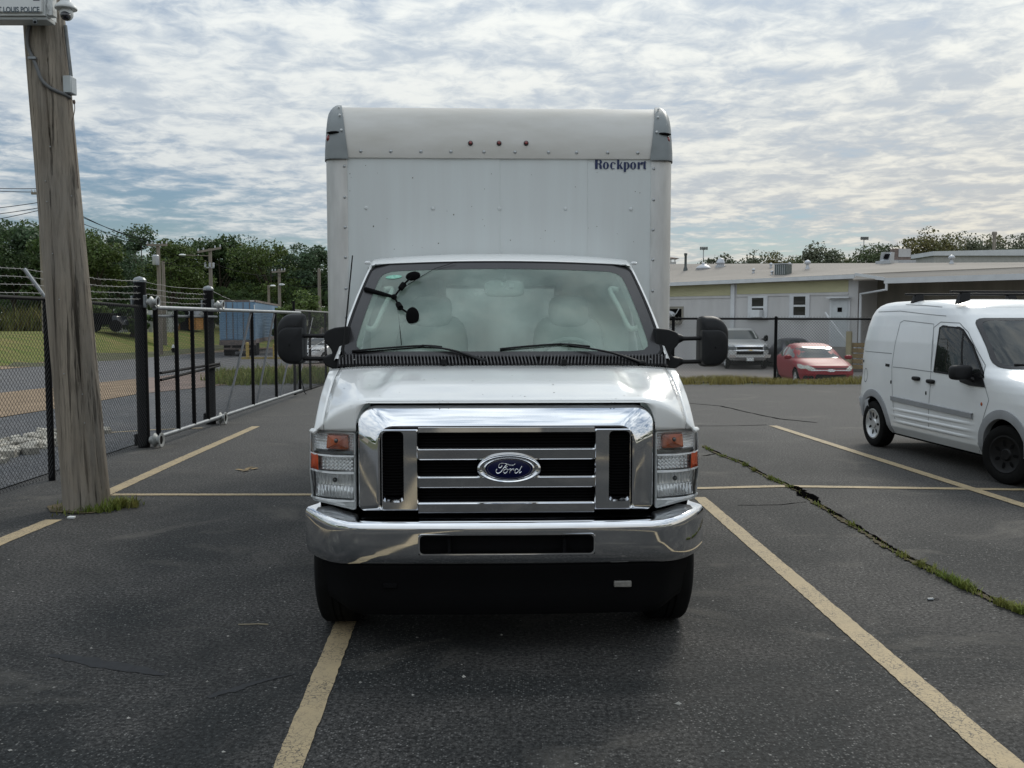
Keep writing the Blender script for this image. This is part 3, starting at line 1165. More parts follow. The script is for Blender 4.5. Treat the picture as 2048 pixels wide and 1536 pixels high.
L = []
for (hw, zt, zb, y, r) in ((.757, 1.306, .762, .205, .09), (.755, 1.303, .766, .170, .088), (.749, 1.294, .768, .158, .085), (.664, 1.216, .772, .095, .085), (.652, 1.205, .774, .088, .075), (.643, 1.196, .776, .092, .07), (.636, 1.187, .778, .125, .06)):
    ys_ = {.205: .150, .170: .124, .158: .112}.get(y, y)
    L.append([(x, ys_ + (y - ys_) * sstep(z, zt - .13, zt - .015), z) for x, z in edge_points(rrect(-hw, hw, zb, zt, (.03, r, r, .03), 7))])
m = MB(); m.grid(L, close=True)
grille = m.build('grille', M_CHROME, truck, smooth=26)
m = MB()
m.box(-.632, .632, .150, .20, .775, 1.19)
for k in range(26):
    z = .80 + k * .0148
    m.box(-.63, .63, .135, .152, z, z + .006)
m.build('grille_mesh', M_MATTE, grille)
# upright posts with a stepped opening on their outer side
for s in (-1, 1):
    o_ = [(s * .448, .772), (s * .632, .772), (s * .632, 1.186), (s * .448, 1.186)]
    a, b, zt, zb = .536, .620, 1.166, .838     # slot
    m = MB()
    lo = [[(x, .088, z) for x, z in rrect(.4495, .6345, .774, 1.188, .006, 3)],
          [(x, .082, z) for x, z in rrect(.4545, .6300, .780, 1.183, .008, 3)],
          [(x, .082, z) for x, z in rrect(.522, .629, .815, 1.178, .022, 3)],
          [(x, .100, z) for x, z in rrect(.530, .624, .828, 1.170, .018, 3)],
          [(x, .150, z) for x, z in rrect(.538, .618, .840, 1.162, .010, 3)]]
    if s < 0:
        lo = [[(-p[0], p[1], p[2]) for p in l] for l in lo]
    m.grid(lo, close=True)
    m.build('grille_post', M_CHROME, grille, smooth=12)
for k, (z0, z1) in enumerate(((tz(921, .09), tz(895, .09)), (tz(977, .09), tz(951, .09)), (tz(1027, .09), tz(1003, .09)))):
    poly = [(.150, z0 + .004), (.100, z0), (.090, z0 + .005), (.0855, z0 + .010), (.0825, z1 - .010), (.092, z1 - .002), (.120, z1), (.150, z1)]
    m = MB(); m.prism(poly, lambda y, z: (-.4485, y, z), lambda y, z: (.4485, y, z))
    m.build('grille_bar', M_CHROME, grille, smooth=12)
m = MB(); m.prism([(.15, 1.168), (.10, 1.165), (.088, 1.172), (.09, 1.196), (.15, 1.196)], lambda y, z: (-.4485, y, z), lambda y, z: (.4485, y, z))
m.build('grille_bar', M_CHROME, grille, smooth=20)

# badge
bx, bz = tp(1018, 937, .06)
BM = Matrix.Translation((bx, .062, bz)) @ Matrix.Rotation(math.pi / 2, 4, 'X') @ Matrix.Diagonal((1, .445, 1, 1))
# local z of BM points to the viewer (-y)
m = MB(); m.lathe([(.163, -.05), (.164, .0), (.160, .012), (.150, .018), (.138, .014), (.133, .004), (.130, .002), (.128, .012), (.122, .015), (.117, .009)], BM, 64, caps=False)
badge = m.build('badge', M_CHROME, grille, smooth=40)
m = MB(); m.lathe([(.118, .006), (.118, .009), (.09, .0125), (.05, .0145), (.0, .015)], BM, 64)
m.build('badge_field', M_BLUE, grille, smooth=60)
m = MB()


def bpix(X, Y):
    """zoomed badge sketch coordinates to the badge face"""
    x = (X - 1005) / 12.8 * (4.64 / FPX); z = -(Y - 612) / 12.8 * (4.64 / FPX)
    r2 = (x / .118) ** 2 + (z / .0525) ** 2
    return Vector((bx + x, .062 - (.0158 - .006 * r2), bz + z))


def curve(pts, n=6):
    out = []
    P = [pts[0]] + list(pts) + [pts[-1]]
    for i in range(1, len(P) - 2):
        for k in range(n):
            t = k / n
            q = []
            for c in range(len(P[0])):
                a, b, c_, d = P[i - 1][c], P[i][c], P[i + 1][c], P[i + 2][c]
                q.append(0.5 * (2 * b + (c_ - a) * t + (2 * a - 5 * b + 4 * c_ - d) * t * t + (3 * b - a - 3 * c_ + d) * t ** 3))
            out.append(tuple(q))
    out.append(tuple(pts[-1]))
    return out


def script(pts, w):
    c = curve(pts)
    m.tube([bpix(*p) for p in c], 1.18 * w / 12.8 * (4.64 / FPX) / 2, n=6, flat=1)


script([(828, 522), (806, 562), (770, 584), (738, 566), (742, 512), (790, 474), (860, 468), (950, 488), (1040, 514), (1120, 512), (1165, 482)], 26)
script([(950, 500), (905, 545), (860, 600), (815, 665), (770, 708), (716, 724), (676, 700), (672, 650), (700, 612)], 26)
script([(862, 578), (915, 576), (945, 560), (962, 540)], 20)
script([(925, 612), (880, 640), (862, 690), (890, 722), (935, 706), (965, 660), (958, 618), (925, 612)], 22)
script([(965, 640), (1000, 625), (1050, 606)], 16)
script([(1062, 604), (1040, 650), (1016, 722)], 24)
script([(1036, 672), (1075, 630), (1105, 612), (1130, 622), (1122, 645)], 22)
script([(1240, 636), (1200, 612), (1160, 650), (1150, 700), (1180, 724), (1225, 700), (1262, 650)], 22)
script([(1338, 542), (1305, 600), (1270, 670), (1268, 716), (1300, 706), (1325, 674)], 24)
m.build('badge_script', M_CHROME, grille, smooth=60)
m = MB()
m.tube([BM @ Vector((.1085 * math.cos(a), .1085 * math.sin(a), .0118)) for a in [k * 2 * math.pi / 64 for k in range(65)]], .0009, n=5)
m.build('badge_outline', M_CHROME, grille, smooth=60)

# ---------------- headlamps
HLZ0, HLZ1 = tz(1018, .2), tz(861, .22)


def lens_y(ax):
    e = max(0, (ax - .772) / .255)
    return .168 + .02 * e + .125 * min(1.1, e) ** 3.2


for s in (-1, 1):
    x0, x1 = .775, 1.048
    hl = None

    def S(ax, z, dy=0.0):
        return Vector((s * ax, lens_y(ax) + dy + 0.018 * sstep(z, 1.0, 1.17), z))
    outline = rpoly([(x0, HLZ0 + .004), (x1 - .018, HLZ0 + .035), (x1, .93), (x1 - .004, HLZ1 - .03), (x1 - .012, HLZ1 - .004), (x0, HLZ1)], .018)
    inner = inset(outline, .012)
    # housing (back wall)
    m = MB(); m.panel(inset(outline, .003), lambda a, z: S(a, z, .105))
    m.ring([[S(a, z, .004) for a, z in outline], [S(a, z, .108) for a, z in outline]])
    hl = m.build('headlight', M_LENSEDGE, truck, smooth=40)
    # divider walls: rows of chambers
    zA, zB, zC = tz(910, .2), tz(943, .2), tz(1000, .2)
    # clear rim round the edge of the lens
    m = MB(); m.ring([[S(a, z, .006) for a, z in outline], [S(a, z, -.003) for a, z in inset(outline, .004)], [S(a, z, -.003) for a, z in inset(outline, .011)], [S(a, z, .012) for a, z in inset(outline, .015)]])
    for (zz, th) in ((zA, .005), (zB, .007), (HLZ0 + .052, .006)):
        m.grid([[S(a, zz + th, .002), S(a, zz + th * .7, -.004), S(a, zz - th * .7, -.004), S(a, zz - th, .002)] for a in np.linspace(x0 + .01, x1 - .012, 16)])
    m.build('lamp_rim', M_LENSEDGE, hl, smooth=40)
    # upper chamber: pyramid-faceted reflector with the amber bulb cover
    m = MB()
    nx, nz = 22, 7
    rows = []
    ua, ub, za, zb = x0 + .018, x1 - .03, zA + .010, HLZ1 - .014
    for j in range(nz * 2 + 1):
        row = []
        for i in range(nx * 2 + 1):
            a = ua + (ub - ua) * i / (nx * 2); z = za + (zb - za) * j / (nz * 2)
            bowl = .016 * (1 - ((i / nx - 1) ** 2)) + .012 * (1 - (j / nz - 1) ** 2)
            row.append(S(a, z, .020 + bowl + (.007 if (i % 2 and j % 2) else 0)))
        rows.append(row)
    m.grid(rows); m.build('turn_reflector', M_REFL, hl, smooth=0)
    m = MB()
    am0, am1 = x0 + .035, x0 + .165
    P = rpoly([(am0, zA + .030), (am1, zA + .030), (am1 - .006, HLZ1 - .018), (am0 + .006, HLZ1 - .018)], .012)
    m.ring([[S(a, z, .045) for a, z in P], [S(a, z, .012) for a, z in inset(P, .004)], [S(a, z, .006) for a, z in inset(P, .016)]])
    m.panel(inset(P, .016), lambda a, z: S(a, z, .006))
    m.build('turn_lamp', M_AMBER_D, hl, smooth=30)
    m = MB(); m.grid(ellipsoid(Matrix.Translation(S((am0 + am1) / 2 + .005, zA + .078, .006)), .011, .010, .012), close=True); m.build('bulb', M_LAMPD, hl)
    m = MB(); m.panel(rpoly([(ua, zA + .010), (ub - .01, zA + .010), (ub - .02, zA + .027), (ua, zA + .027)], .006), lambda a, z: S(a, z, .016)); m.build('lamp_shade', M_LAMPD, hl)
    # middle chamber: amber side marker and ribbed reflector
    m = MB(); mk0, mk1 = x1 - .068, x1 - .012
    P = rpoly([(mk0, zB + .002), (mk1, zB + .002), (mk1 - .003, zA + .003), (mk0 + .002, zA + .003)], .005)
    m.ring([[S(a, z, .03) for a, z in P], [S(a, z, -.002) for a, z in P], [S(a, z, -.006) for a, z in inset(P, .005)]]); m.panel(inset(P, .005), lambda a, z: S(a, z, -.006 + .003 * abs(math.sin(z * 300))))
    m.build('side_marker', M_AMBER, hl, smooth=25)
    m = MB()
    rows = []
    for j in range(9):
        rows.append([S(x0 + .018 + (mk0 - x0 - .022) * i / 26, zB + .008 + (zA - zB - .014) * j / 8, .020 + .022 * (1 - (i / 13 - 1) ** 2) + .006 * (j % 2) + .004 * ((i + j * 3) % 3)) for i in range(27)])
    m.grid(rows); m.build('marker_reflector', M_REFL, hl, smooth=0)
    # main lamp: fluted bowl
    m = MB(); rows = []
    za, zb = HLZ0 + .060, zB - .010
    for j in range(17):
        f = j / 16
        row = []
        for i in range(57):
            u = i / 56
            a = x0 + .020 + (x1 - .04 - x0 - .018) * u
            z = za + (zb - za) * f
            bowl = .055 * (1 - min(1, ((u - .46) / .54) ** 2 * .5 + ((f - .62) / .62) ** 2 * .6))
            flute = .009 * abs(math.sin(u * 36 + (1.1 if f > .45 else 0) + .3 * math.sin(f * 9)))
            row.append(S(a, z, .016 + bowl + flute))
        rows.append(row)
    m.grid(rows); m.build('main_reflector', M_REFL, hl, smooth=0)
    cx_ = x0 + .118
    m = MB(); m.grid(ellipsoid(Matrix.Translation(S(cx_, zB - .045, .045)), .013, .014, .013), close=True)
    m.build('bulb', M_LAMPD, hl)
    # lower clear ledge
    m = MB(); m.panel(rpoly([(x0 + .012, HLZ0 + .016), (x1 - .03, HLZ0 + .042), (x1 - .02, HLZ0 + .05), (x0 + .012, HLZ0 + .05)], .006), lambda a, z: S(a, z, .010)); m.build('lamp_ledge', M_LENSEDGE, hl)
    # lens
    m = MB(); m.panel(inset(outline, .004), lambda a, z: S(a, z, -.004), rings=(1, .85, .65, .4, .2)); m.build('lens', M_LENS, hl, smooth=60)
    # dark gap above and beside the lamp
    m = MB(); m.box(s * .760, s * 1.0, .40, .43, HLZ0 - .02, HLZ1 + .02); m.build('lamp_bucket', M_MATTE, hl)

# ---------------- bumper
BH = 1.062


def bplan(x):
    ax = abs(x)
    e = max(0, (ax - .74) / (BH - .74))
    return .022 * (ax / .74) ** 2 + .255 * e ** 2.6


bxs = [0, .12, .24, .34, .42, .4445, .47, .55, .65, .74, .80, .85, .89, .925, .955, .98, 1.0, 1.02, 1.045, BH]
bxs = [-v for v in bxs[:0:-1]] + bxs
rows_b = [(.20, .735), (.10, .733), (.045, .728), (.022, .7255), (.010, .719), (.003, .708), (.0, .690), (.0, .667), (.0, .62), (.001, .562), (.005, .545), (.012, .525), (.022, .510), (.040, .502), (.08, .50)]
P = []
for (dy, z) in rows_b:
    row = []
    for x in bxs:
        ax = abs(x)
        e = max(0, (ax - .74) / (BH - .74))
        lift = .024 * sstep(ax, .74, 1.0) if z > .7 else .02 * sstep(ax, .8, 1.02) * (z - .5) / .2
        d = dy * (1 - .0 * e)
        nx = SG(x) * -.55 * e * min(d, .12)
        row.append((x + nx, bplan(x) + d * (1 - .35 * e), z + lift))
    P.append(row)
zi0, zi1 = 7, 9
xi = [i for i, x in enumerate(bxs) if abs(x) <= .4446]
m = MB(); m.grid(P, skip=lambda i, j: zi0 <= i < zi1 and xi[0] <= j < xi[-1])
bumper = m.build('bumper', M_CHROME, truck, smooth=50)
# rim and dark recess of the air opening
m = MB()
lo = []
for (d, y) in ((-.0035, .010), (.002, -.004), (.009, -.003), (.014, .02), (.014, .08)):
    lo.append([(x, bplan(x) + y, z) for x, z in rrect(-.447 + d, .447 - d, .559 + d, .670 - d, .022, 6)])
m.grid(lo, close=True); m.build('opening_rim', M_CHROME, bumper, smooth=30)
m = MB(); m.box(-.47, .47, .085, .13, .52, .70); m.box(-.30, -.285, .03, .085, .57, .64); m.box(.285, .30, .03, .085, .57, .64); m.build('opening_recess', M_MATTE, bumper)
# chrome step pad on the shelf
m = MB(); m.grid([[(x, bplan(x) + .05 + k * .03, .7345 + .024 * sstep(abs(x), .74, 1.0) + (.004 if 0 < k < 3 else .0)) for x in np.linspace(-.74, .74, 24)] for k in range(4)]); m.build('step_pad', M_DCHROME, bumper)

# ---------------- black valance below the bumper, with its small lamp
m = MB()
vr = []
for (dy, z) in ((.055, .515), (.030, .495), (.035, .47), (.055, .42), (.065, .34), (.075, .27), (.10, .225), (.16, .215)):
    row = []
    for x in np.linspace(-.965, .965, 41):
        ax = abs(x); e = sstep(ax, .78, .965)
        zz = z + (.05 * sstep(ax, .75, .965) if z < .4 else 0)
        row.append((x * (1 - .025 * sstep(z, .5, .22)), bplan(x * .97) + dy + .08 * e, zz))
    vr.append(row)
m.grid(vr); val = m.build('valance', M_MATTE, truck, smooth=50)
lx, lz = tp(1245, 1167, .07)
m = MB(); m.box(lx - .045, lx + .045, .055, .10, lz - .016, lz + .016); m.build('marker_plate', pm('dull_lens', (0.22, 0.21, 0.19), rough=0.4, var=0.3, vscale=40), val, bevel=.005)
lx = -lx
m = MB(); m.box(lx - .035, lx + .035, .062, .10, lz - .013, lz + .013); m.build('blank_plate', M_MATTE, val, bevel=.004)

# ---------------- front wheels and rear duals
def wheel(x, y, s, w=.235, R=.395, name='wheel', parent=None, rimmat=None):
    M = Matrix.Translation((x, y, R)) @ Matrix.Rotation(math.pi / 2, 4, 'Y')
    if s < 0:
        M = Matrix.Translation((x, y, R)) @ Matrix.Rotation(-math.pi / 2, 4, 'Y')
    m = MB()
    h = w / 2
    m.lathe([(.21, -h * .9), (.27, -h), (R - .05, -h), (R - .015, -h * .88), (R, -h * .72), (R, -h * .2), (R - .008, -h * .18), (R - .008, -h * .12), (R, -h * .1), (R, h * .1), (R - .008, h * .12), (R - .008, h * .18), (R, h * .2), (R, h * .72), (R - .015, h * .88), (R - .05, h), (.27, h), (.21, h * .9)], M, 48, caps=False)
    ty = m.build('tyre', M_RUB, parent, smooth=40)
    m = MB()
    m.lathe([(.0, h * .35), (.05, h * .4), (.06, h * .15), (.14, h * .1), (.19, h * .5), (.205, h * .92), (.215, h * .9), (.215, -h * .9), (.0, -h * .5)], M, 40)
    m.build('rim', rimmat or M_RIM, ty, smooth=40)
    return ty


for s in (-1, 1):
    w = wheel(s * .925, .76, s, parent=truck); w.name = 'wheel'
    for xo in (.98, .70):
        w = wheel(s * xo, 5.2, s, parent=truck, R=.39); w.name = 'wheel'
# ---------------- windshield
WB, WT_ = tw(684, 1333, .93, 713), tw(752, 1262, 1.46, 531)
ZB, ZT = tz(714, .82), tz(524, 1.36)
ZTS = tp(752, 531, 1.46)[1]


def wsurf(sx, t, off=0.0):
    hw_ = WB + (WT_ - WB) * t
    # sides bow out slightly
    hw_ += .012 * math.sin(math.pi * t)
    y = .82 + .55 * t + (.12 - .02 * t) * sx * sx - .02 * math.sin(math.pi * t)
    ztop = ZT + (ZTS - ZT) * sx * sx
    z = ZB + (ztop - ZB) * t + .012 * math.sin(math.pi * t) * (1 - sx * sx)
    nrm = Vector((sx * .35, -.72, .66)).normalized()
    return Vector((hw_ * sx, y, z)) + nrm * off


wo_ = rpoly([(-1, 0), (1, 0), (1, 1), (-1, 1)], .09, 6)


def dens(poly, n=5):
    out = []
    for i, p in enumerate(poly):
        q = poly[(i + 1) % len(poly)]
        L_ = math.hypot(q[0] - p[0], q[1] - p[1])
        k = n if L_ > .3 else 1
        k = 12 if L_ > 1.2 else k
        for j in range(k):
            out.append((p[0] + (q[0] - p[0]) * j / k, p[1] + (q[1] - p[1]) * j / k))
    return out


wo_ = dens(wo_)
m = MB(); m.panel(wo_, lambda a, t: wsurf(a, t), rings=(1, .93, .85, .75, .6, .45, .3, .15))
windsh = m.build('windshield', M_WIND, truck, smooth=80)
wi_ = dens(rpoly([(-.922, .05), (.922, .05), (.905, .915), (-.905, .915)], .10, 6))
m = MB()
big_ = [(p[0] * 1.0, p[1]) for p in wo_]


def radial(poly, n=96):
    """resample a star-shaped outline by angle about (0, .5)"""
    out = []
    for k in range(n):
        th = 2 * math.pi * k / n
        d = Vector((math.cos(th), math.sin(th) * .5))
        best = None
        for i in range(len(poly)):
            a = Vector((poly[i][0], poly[i][1] - .5)); b = Vector((poly[(i + 1) % len(poly)][0], poly[(i + 1) % len(poly)][1] - .5))
            den = d.x * (b.y - a.y) - d.y * (b.x - a.x)
            if abs(den) < 1e-12:
                continue
            tt = (a.x * (b.y - a.y) - a.y * (b.x - a.x)) / den
            uu = (a.x * d.y - a.y * d.x) / den
            if tt > 0 and -1e-6 <= uu <= 1 + 1e-6:
                best = tt if best is None else max(best, tt)
        out.append((d.x * best, d.y * best + .5))
    return out


ro, ri = radial(wo_), radial(wi_)
m.ring([[wsurf(a, t, .002) for a, t in ro], [wsurf(a, t, .002) for a, t in ri]])
m.build('glass_border', M_FRIT, windsh, smooth=80)
m = MB()
m.ring([[wsurf(a * 1.012, .5 + (t - .5) * 1.016, -.004) for a, t in ro], [wsurf(a * 1.008, .5 + (t - .5) * 1.012, .006) for a, t in ro], [wsurf(a * .992, .5 + (t - .5) * .988, .005) for a, t in ro]])
m.build('rubber_seal', M_BLACK, windsh, smooth=40)
# sticker
m = MB(); c = (-.80, .845)
m.panel([(c[0] + .062 * math.cos(a), c[1] + .022 * math.sin(a)) for a in [k * math.pi / 10 for k in range(20)]], lambda a, t: wsurf(a, t, .0035)); m.build('sticker', M_STICKER, windsh)

# ---------------- cab shell
ROOFZ = tz(508, 1.72)
rows = []
for (y, zc_, hw_, ze) in ((1.375, ZT + .004, WT_ * .985, ZTS + .010), (1.40, ZT + .022, WT_ * 1.0, ZTS + .022), (1.47, ROOFZ - .028, WT_ * 1.01, ZTS + .040), (1.58, ROOFZ - .008, WT_ * 1.01, ZTS + .05), (1.72, ROOFZ, WT_ * 1.01, ZTS + .055), (1.93, ROOFZ, WT_ * 1.01, ZTS + .055)):
    row = []
    for k in range(-20, 21):
        sx = k / 20
        bow = (.105 - .0 * sx) * sx * sx if y < 1.5 else .04 * sx * sx * max(0, (1.72 - y) / .2)
        a = abs(sx)
        z = zc_ + (ze - zc_) * (a ** 2.4)
        row.append((hw_ * sx, y + bow, z))
    for s in (1,):
        x, yy, z = row[-1]
        row += [(x + .018, yy, z - .012), (x + .026, yy, z - .035), (x + .028, yy, z - .06)]
        x, yy, z = row[0]
        row = [(x - .028, yy, z - .06), (x - .026, yy, z - .035), (x - .018, yy, z - .012)] + row
    rows.append(row)
m = MB(); m.grid(rows); roof = m.build('cab_roof', M_WHITE, truck, smooth=50)
for s in (-1, 1):
    # small roof-corner lamps / drip rail clips
    q = wsurf(s * 1.02, 1.0, .02)
    m = MB(); m.grid(ellipsoid(Matrix.Translation(q + Vector((s * .012, 0, .005))), .022, .012, .012), close=True); m.build('drip_clip', M_LENSEDGE, roof)
    # A-pillar
    A = []
    for k in range(13):
        t = -.03 + 1.03 * k / 12
        p = wsurf(s * 1.004, t, .004)
        o2 = Vector((s * (.036 - .008 * t), .055, -.012))
        A.append([p + Vector((0, .012, 0)), p, p + Vector((s * .016, .008, 0.002)), p + o2, p + o2 + Vector((-s * .03, .05, 0))])
    m = MB(); m.grid(A); m.build('pillar', M_WHITE, truck, smooth=50)
    # door: skin, glass, rear pillar
    xd = 1.0
    m = MB()
    m.grid([[(s * 1.0, .935, z), (s * 1.022, 1.2, z), (s * 1.022, 1.6, z), (s * 1.0, 1.92, z)] for z in (.45, .6, .9, 1.2, 1.38)] + [[(s * .985, .96, 1.47), (s * 1.0, 1.2, 1.47), (s * 1.0, 1.6, 1.47), (s * .985, 1.92, 1.47)]])
    door = m.build('door', M_WHITE, truck, smooth=40)
    xt = WT_ + .045
    zt_ = ZTS + .0
    m = MB(); m.grid([[(s * .978, 1.06, 1.475), (s * .985, 1.62, 1.475)], [(s * xt, 1.50, zt_ - .03), (s * xt, 1.64, zt_ - .02)]]); m.build('door_glass', M_GLASS_D, door)
    m = MB(); m.grid([[(s * .985, 1.60, 1.47), (s * .985, 1.94, 1.47)], [(s * (xt + .006), 1.62, zt_ + .01), (s * (xt + .006), 1.94, zt_ + .01)]]); m.build('door_frame', M_WHITE, door)
    m = MB(); m.box(s * 1.02, s * 1.045, 1.66, 1.80, 1.22, 1.25); m.build('door_handle', M_BLACK, door, bevel=.006)

# ---------------- cowl grille with its slats
cz = tz(722, .79)
m = MB()
cr = []
for k in range(41):
    sx = -1 + k / 20
    y0 = .785 + .105 * sx * sx; x = (WB + .012) * sx
    cr.append([(x, y0 - .012, 1.478 - .012 * abs(sx) ** 3), (x, y0 + .02, 1.487 - .01 * abs(sx) ** 3), (x, y0 + .05, ZB + .002)])
m.grid(cr); cowl = m.build('cowl', M_BLACK, truck, smooth=50)
m = MB()
ns = 96
for k in range(ns):
    sx = -0.985 + 1.97 * k / (ns - 1)
    y0 = .785 + .105 * sx * sx; x = (WB + .008) * sx
    tilt = .010 * (1 if k < ns * .6 else -1)
    zz = .010 * abs(sx) ** 3
    m.hexa([(x - .0035, y0 - .012, 1.481 - zz), (x + .0035, y0 - .012, 1.481 - zz), (x + .0035 - tilt, y0 + .046, ZB + .004), (x - .0035 - tilt, y0 + .046, ZB + .004), (x - .0035, y0 - .016, 1.492 - zz), (x + .0035, y0 - .016, 1.492 - zz), (x + .0035 - tilt, y0 + .038, ZB + .013), (x - .0035 - tilt, y0 + .038, ZB + .013)])
o = m.build('cowl_slats', pm('cowl_grey', (0.075, 0.072, 0.074), rough=0.6, var=0.3, vscale=15), cowl, smooth=0); o['kind'] = 'stuff'
for px in (888, 1128):
    x, z = tp(px, 724, .775)
    m = MB(); m.box(x - .014, x + .014, .745, .80, z - .012, z + .018); m.build('washer_nozzle', M_BLACK, cowl, bevel=.005)

# ---------------- wipers
def wipe(pivot, elbow, tip, bl0, bl1):
    def W(px, py, off):
        # point on the windshield plane near a pixel
        best = None
        for yl in (.80, .84, .88, .92, .96, 1.0):
            x, z = tp(px, py, yl)
            t = max(0, (z - ZB) / (ZT - ZB)); sx = x / (WB + (WT_ - WB) * t)
            ys = .82 + .55 * t + .12 * sx * sx
            e = abs(ys - off - yl)
            if best is None or e < best[0]:
                best = (e, Vector((x, yl, z)))
        return best[1]
    p0, p1, p2 = W(*pivot, .06), W(*elbow, .05), W(*tip, .035)
    m = MB()
    m.tube(curve([tuple(p0), tuple(p0.lerp(p1, .5) + Vector((0, -.006, .004))), tuple(p1), tuple(p2)], 5), [.019, .018, .017, .016, .015, .014, .013, .012, .012, .011, .011, .010, .009, .008, .007, .006], n=8, flat=.6)
    m.grid(ellipsoid(Matrix.Translation(p0), .026, .02, .018), close=True)
    arm = m.build('wiper', M_BLACK, truck, smooth=60)
    a, b = W(*bl0, .03), W(*bl1, .03)
    mid_ = p2 + Vector((0, .004, -.004))
    m = MB(); m.tube(curve([tuple(a), tuple(a.lerp(mid_, .5) + Vector((0, 0, .003))), tuple(mid_), tuple(mid_.lerp(b, .5) + Vector((0, 0, .002))), tuple(b)], 4), .0065, n=6)
    m.build('wiper_blade', M_BLACK, arm, smooth=60)
    m = MB()
    lo_ = [tuple(q + Vector((0, .008, -.010))) for q in (a, a.lerp(mid_, .5), mid_, mid_.lerp(b, .5), b)]
    m.tube(lo_, .005, n=6); m.build('blade_rubber', M_MATTE, arm)


wipe((967, 722), (902, 700), (845, 690), (704, 702), (884, 694))
wipe((1283, 726), (1212, 703), (1120, 687), (1000, 698), (1180, 693))

# ---------------- aerial
pa, pb = tp(683, 738, .90), tp(705, 511, .98)
m = MB(); m.tube([(pa[0], .90, pa[1]), (pb[0], .98, pb[1])], [.006, .004], n=6); an = m.build('antenna', M_BLACK, truck)
m = MB(); m.grid(ellipsoid(Matrix.Translation((pa[0] + .002, .90, pa[1] - .012)), .022, .03, .018), close=True); m.build('antenna_base', M_BLACK, an)

# ---------------- mirrors
for s in (-1, 1):
    yl = 1.06
    if s < 0:
        (xo, zt), (xi_, zb) = tp(556, 627, yl), tp(612, 728, yl)
        am = [(tp(606, 671, yl)[1]), tp(606, 716, yl)[1]]
    else:
        (xo, zt), (xi_, zb) = tp(1454, 632, yl), tp(1395, 733, yl)
        am = [(tp(1400, 676, yl)[1]), tp(1400, 722, yl)[1]]
    cx_, cz_ = (xo + xi_) / 2, (zt + zb) / 2
    hw_, hh_ = abs(xo - xi_) / 2, abs(zt - zb) / 2
    # housing: rounded on the outer side, flat on the inner
    m = MB()
    loops = []
    for (k, y) in ((.55, -.088), (.80, -.080), (.93, -.062), (1.0, -.02), (1.0, .03), (.96, .06)):
        P_ = rrect(-hw_, hw_, -hh_, hh_, (hw_ * 1.25 * .8, hw_ * 1.5 * .8, hw_ * .35, hw_ * .45) if s > 0 else (hw_ * .45, hw_ * .35, hw_ * 1.5 * .8, hw_ * 1.25 * .8), 8)
        loops.append([(cx_ + a * k, yl + y, cz_ + b * (k if k < 1 else 1)) for a, b in P_])
    m.grid(loops, close=True)
    n_ = len(loops[0])
    m.panel([(p[0], p[2]) for p in loops[0]], lambda a, b: (a, yl - .088 - .012 * (1 - ((a - cx_) / hw_) ** 2 - ((b - cz_) / hh_) ** 2), b))
    mir = m.build('mirror', M_MIRROR_PL, truck, smooth=60)
    # raised lower cowl on the housing
    m = MB(); loops = []
    w2, t2 = hw_ * .88, hh_ * .46
    for (k, y) in ((1.0, -.050), (.995, -.098), (.965, -.108), (.88, -.112), (.5, -.116), (.05, -.117)):
        P_ = rrect(-w2, w2, -hh_ * .93, t2, (hw_ * 1.0, hw_ * .75, .012, hw_ * .4) if s > 0 else (hw_ * .4, .012, hw_ * .75, hw_ * 1.0), 8)
        ox = cx_ - s * hw_ * .09
        zc2 = cz_ + (t2 - hh_ * .93) / 2
        loops.append([(ox + a * k, yl + y, zc2 + (cz_ + b - zc2) * k) for a, b in P_])
    m.grid(loops, close=True)
    m.build('mirror_cowl', M_MIRROR_PL, mir, smooth=50)
    m = MB(); m.panel(rrect(-hw_ * .88, hw_ * .88, -hh_ * .9, hh_ * .9, .04, 5), lambda a, b: (cx_ + a, yl + .055, cz_ + b)); m.build('mirror_glass', M_CHROME, mir)
    xb = tp(656 if s < 0 else 1362, 690, 1.04)[0]
    for z in am:
        m = MB(); m.tube([(xb - s * .03, 1.04, z - .004), (xi_ + s * .05, yl - .05, z)], [.014, .0125], n=10); m.build('mirror_arm', M_BLACK, mir)
    # bracket: a forked web against the door, rounded over its edges
    OUT = [(700, 652), (672, 655), (656, 661), (649, 672), (654, 686), (664, 696), (668, 706), (662, 711), (651, 713), (648, 721), (655, 731), (672, 738), (700, 742)]
    pl_ = [tp(a, b, 1.05) for a, b in OUT]
    pl_ = rpoly([(abs(a) * s, b - (.012 if s > 0 else 0)) for a, b in pl_], .012, 3)
    m = MB(); m.prism(pl_, lambda a, b: (a, .99, b), lambda a, b: (a, 1.11, b))
    m.build('mirror_web', M_MIRROR_PL, mir, smooth=60, bevel=.012, seg=3)
    for z in am:
        m = MB(); m.tube([(xb - s * .045, 1.04, z - .004), (xb - s * .01, 1.04, z - .003), (xb + s * .012, 1.04, z - .002)], [.034, .028, .017], n=12)
        m.build('mirror_knuckle', M_MIRROR_PL, mir, smooth=50)

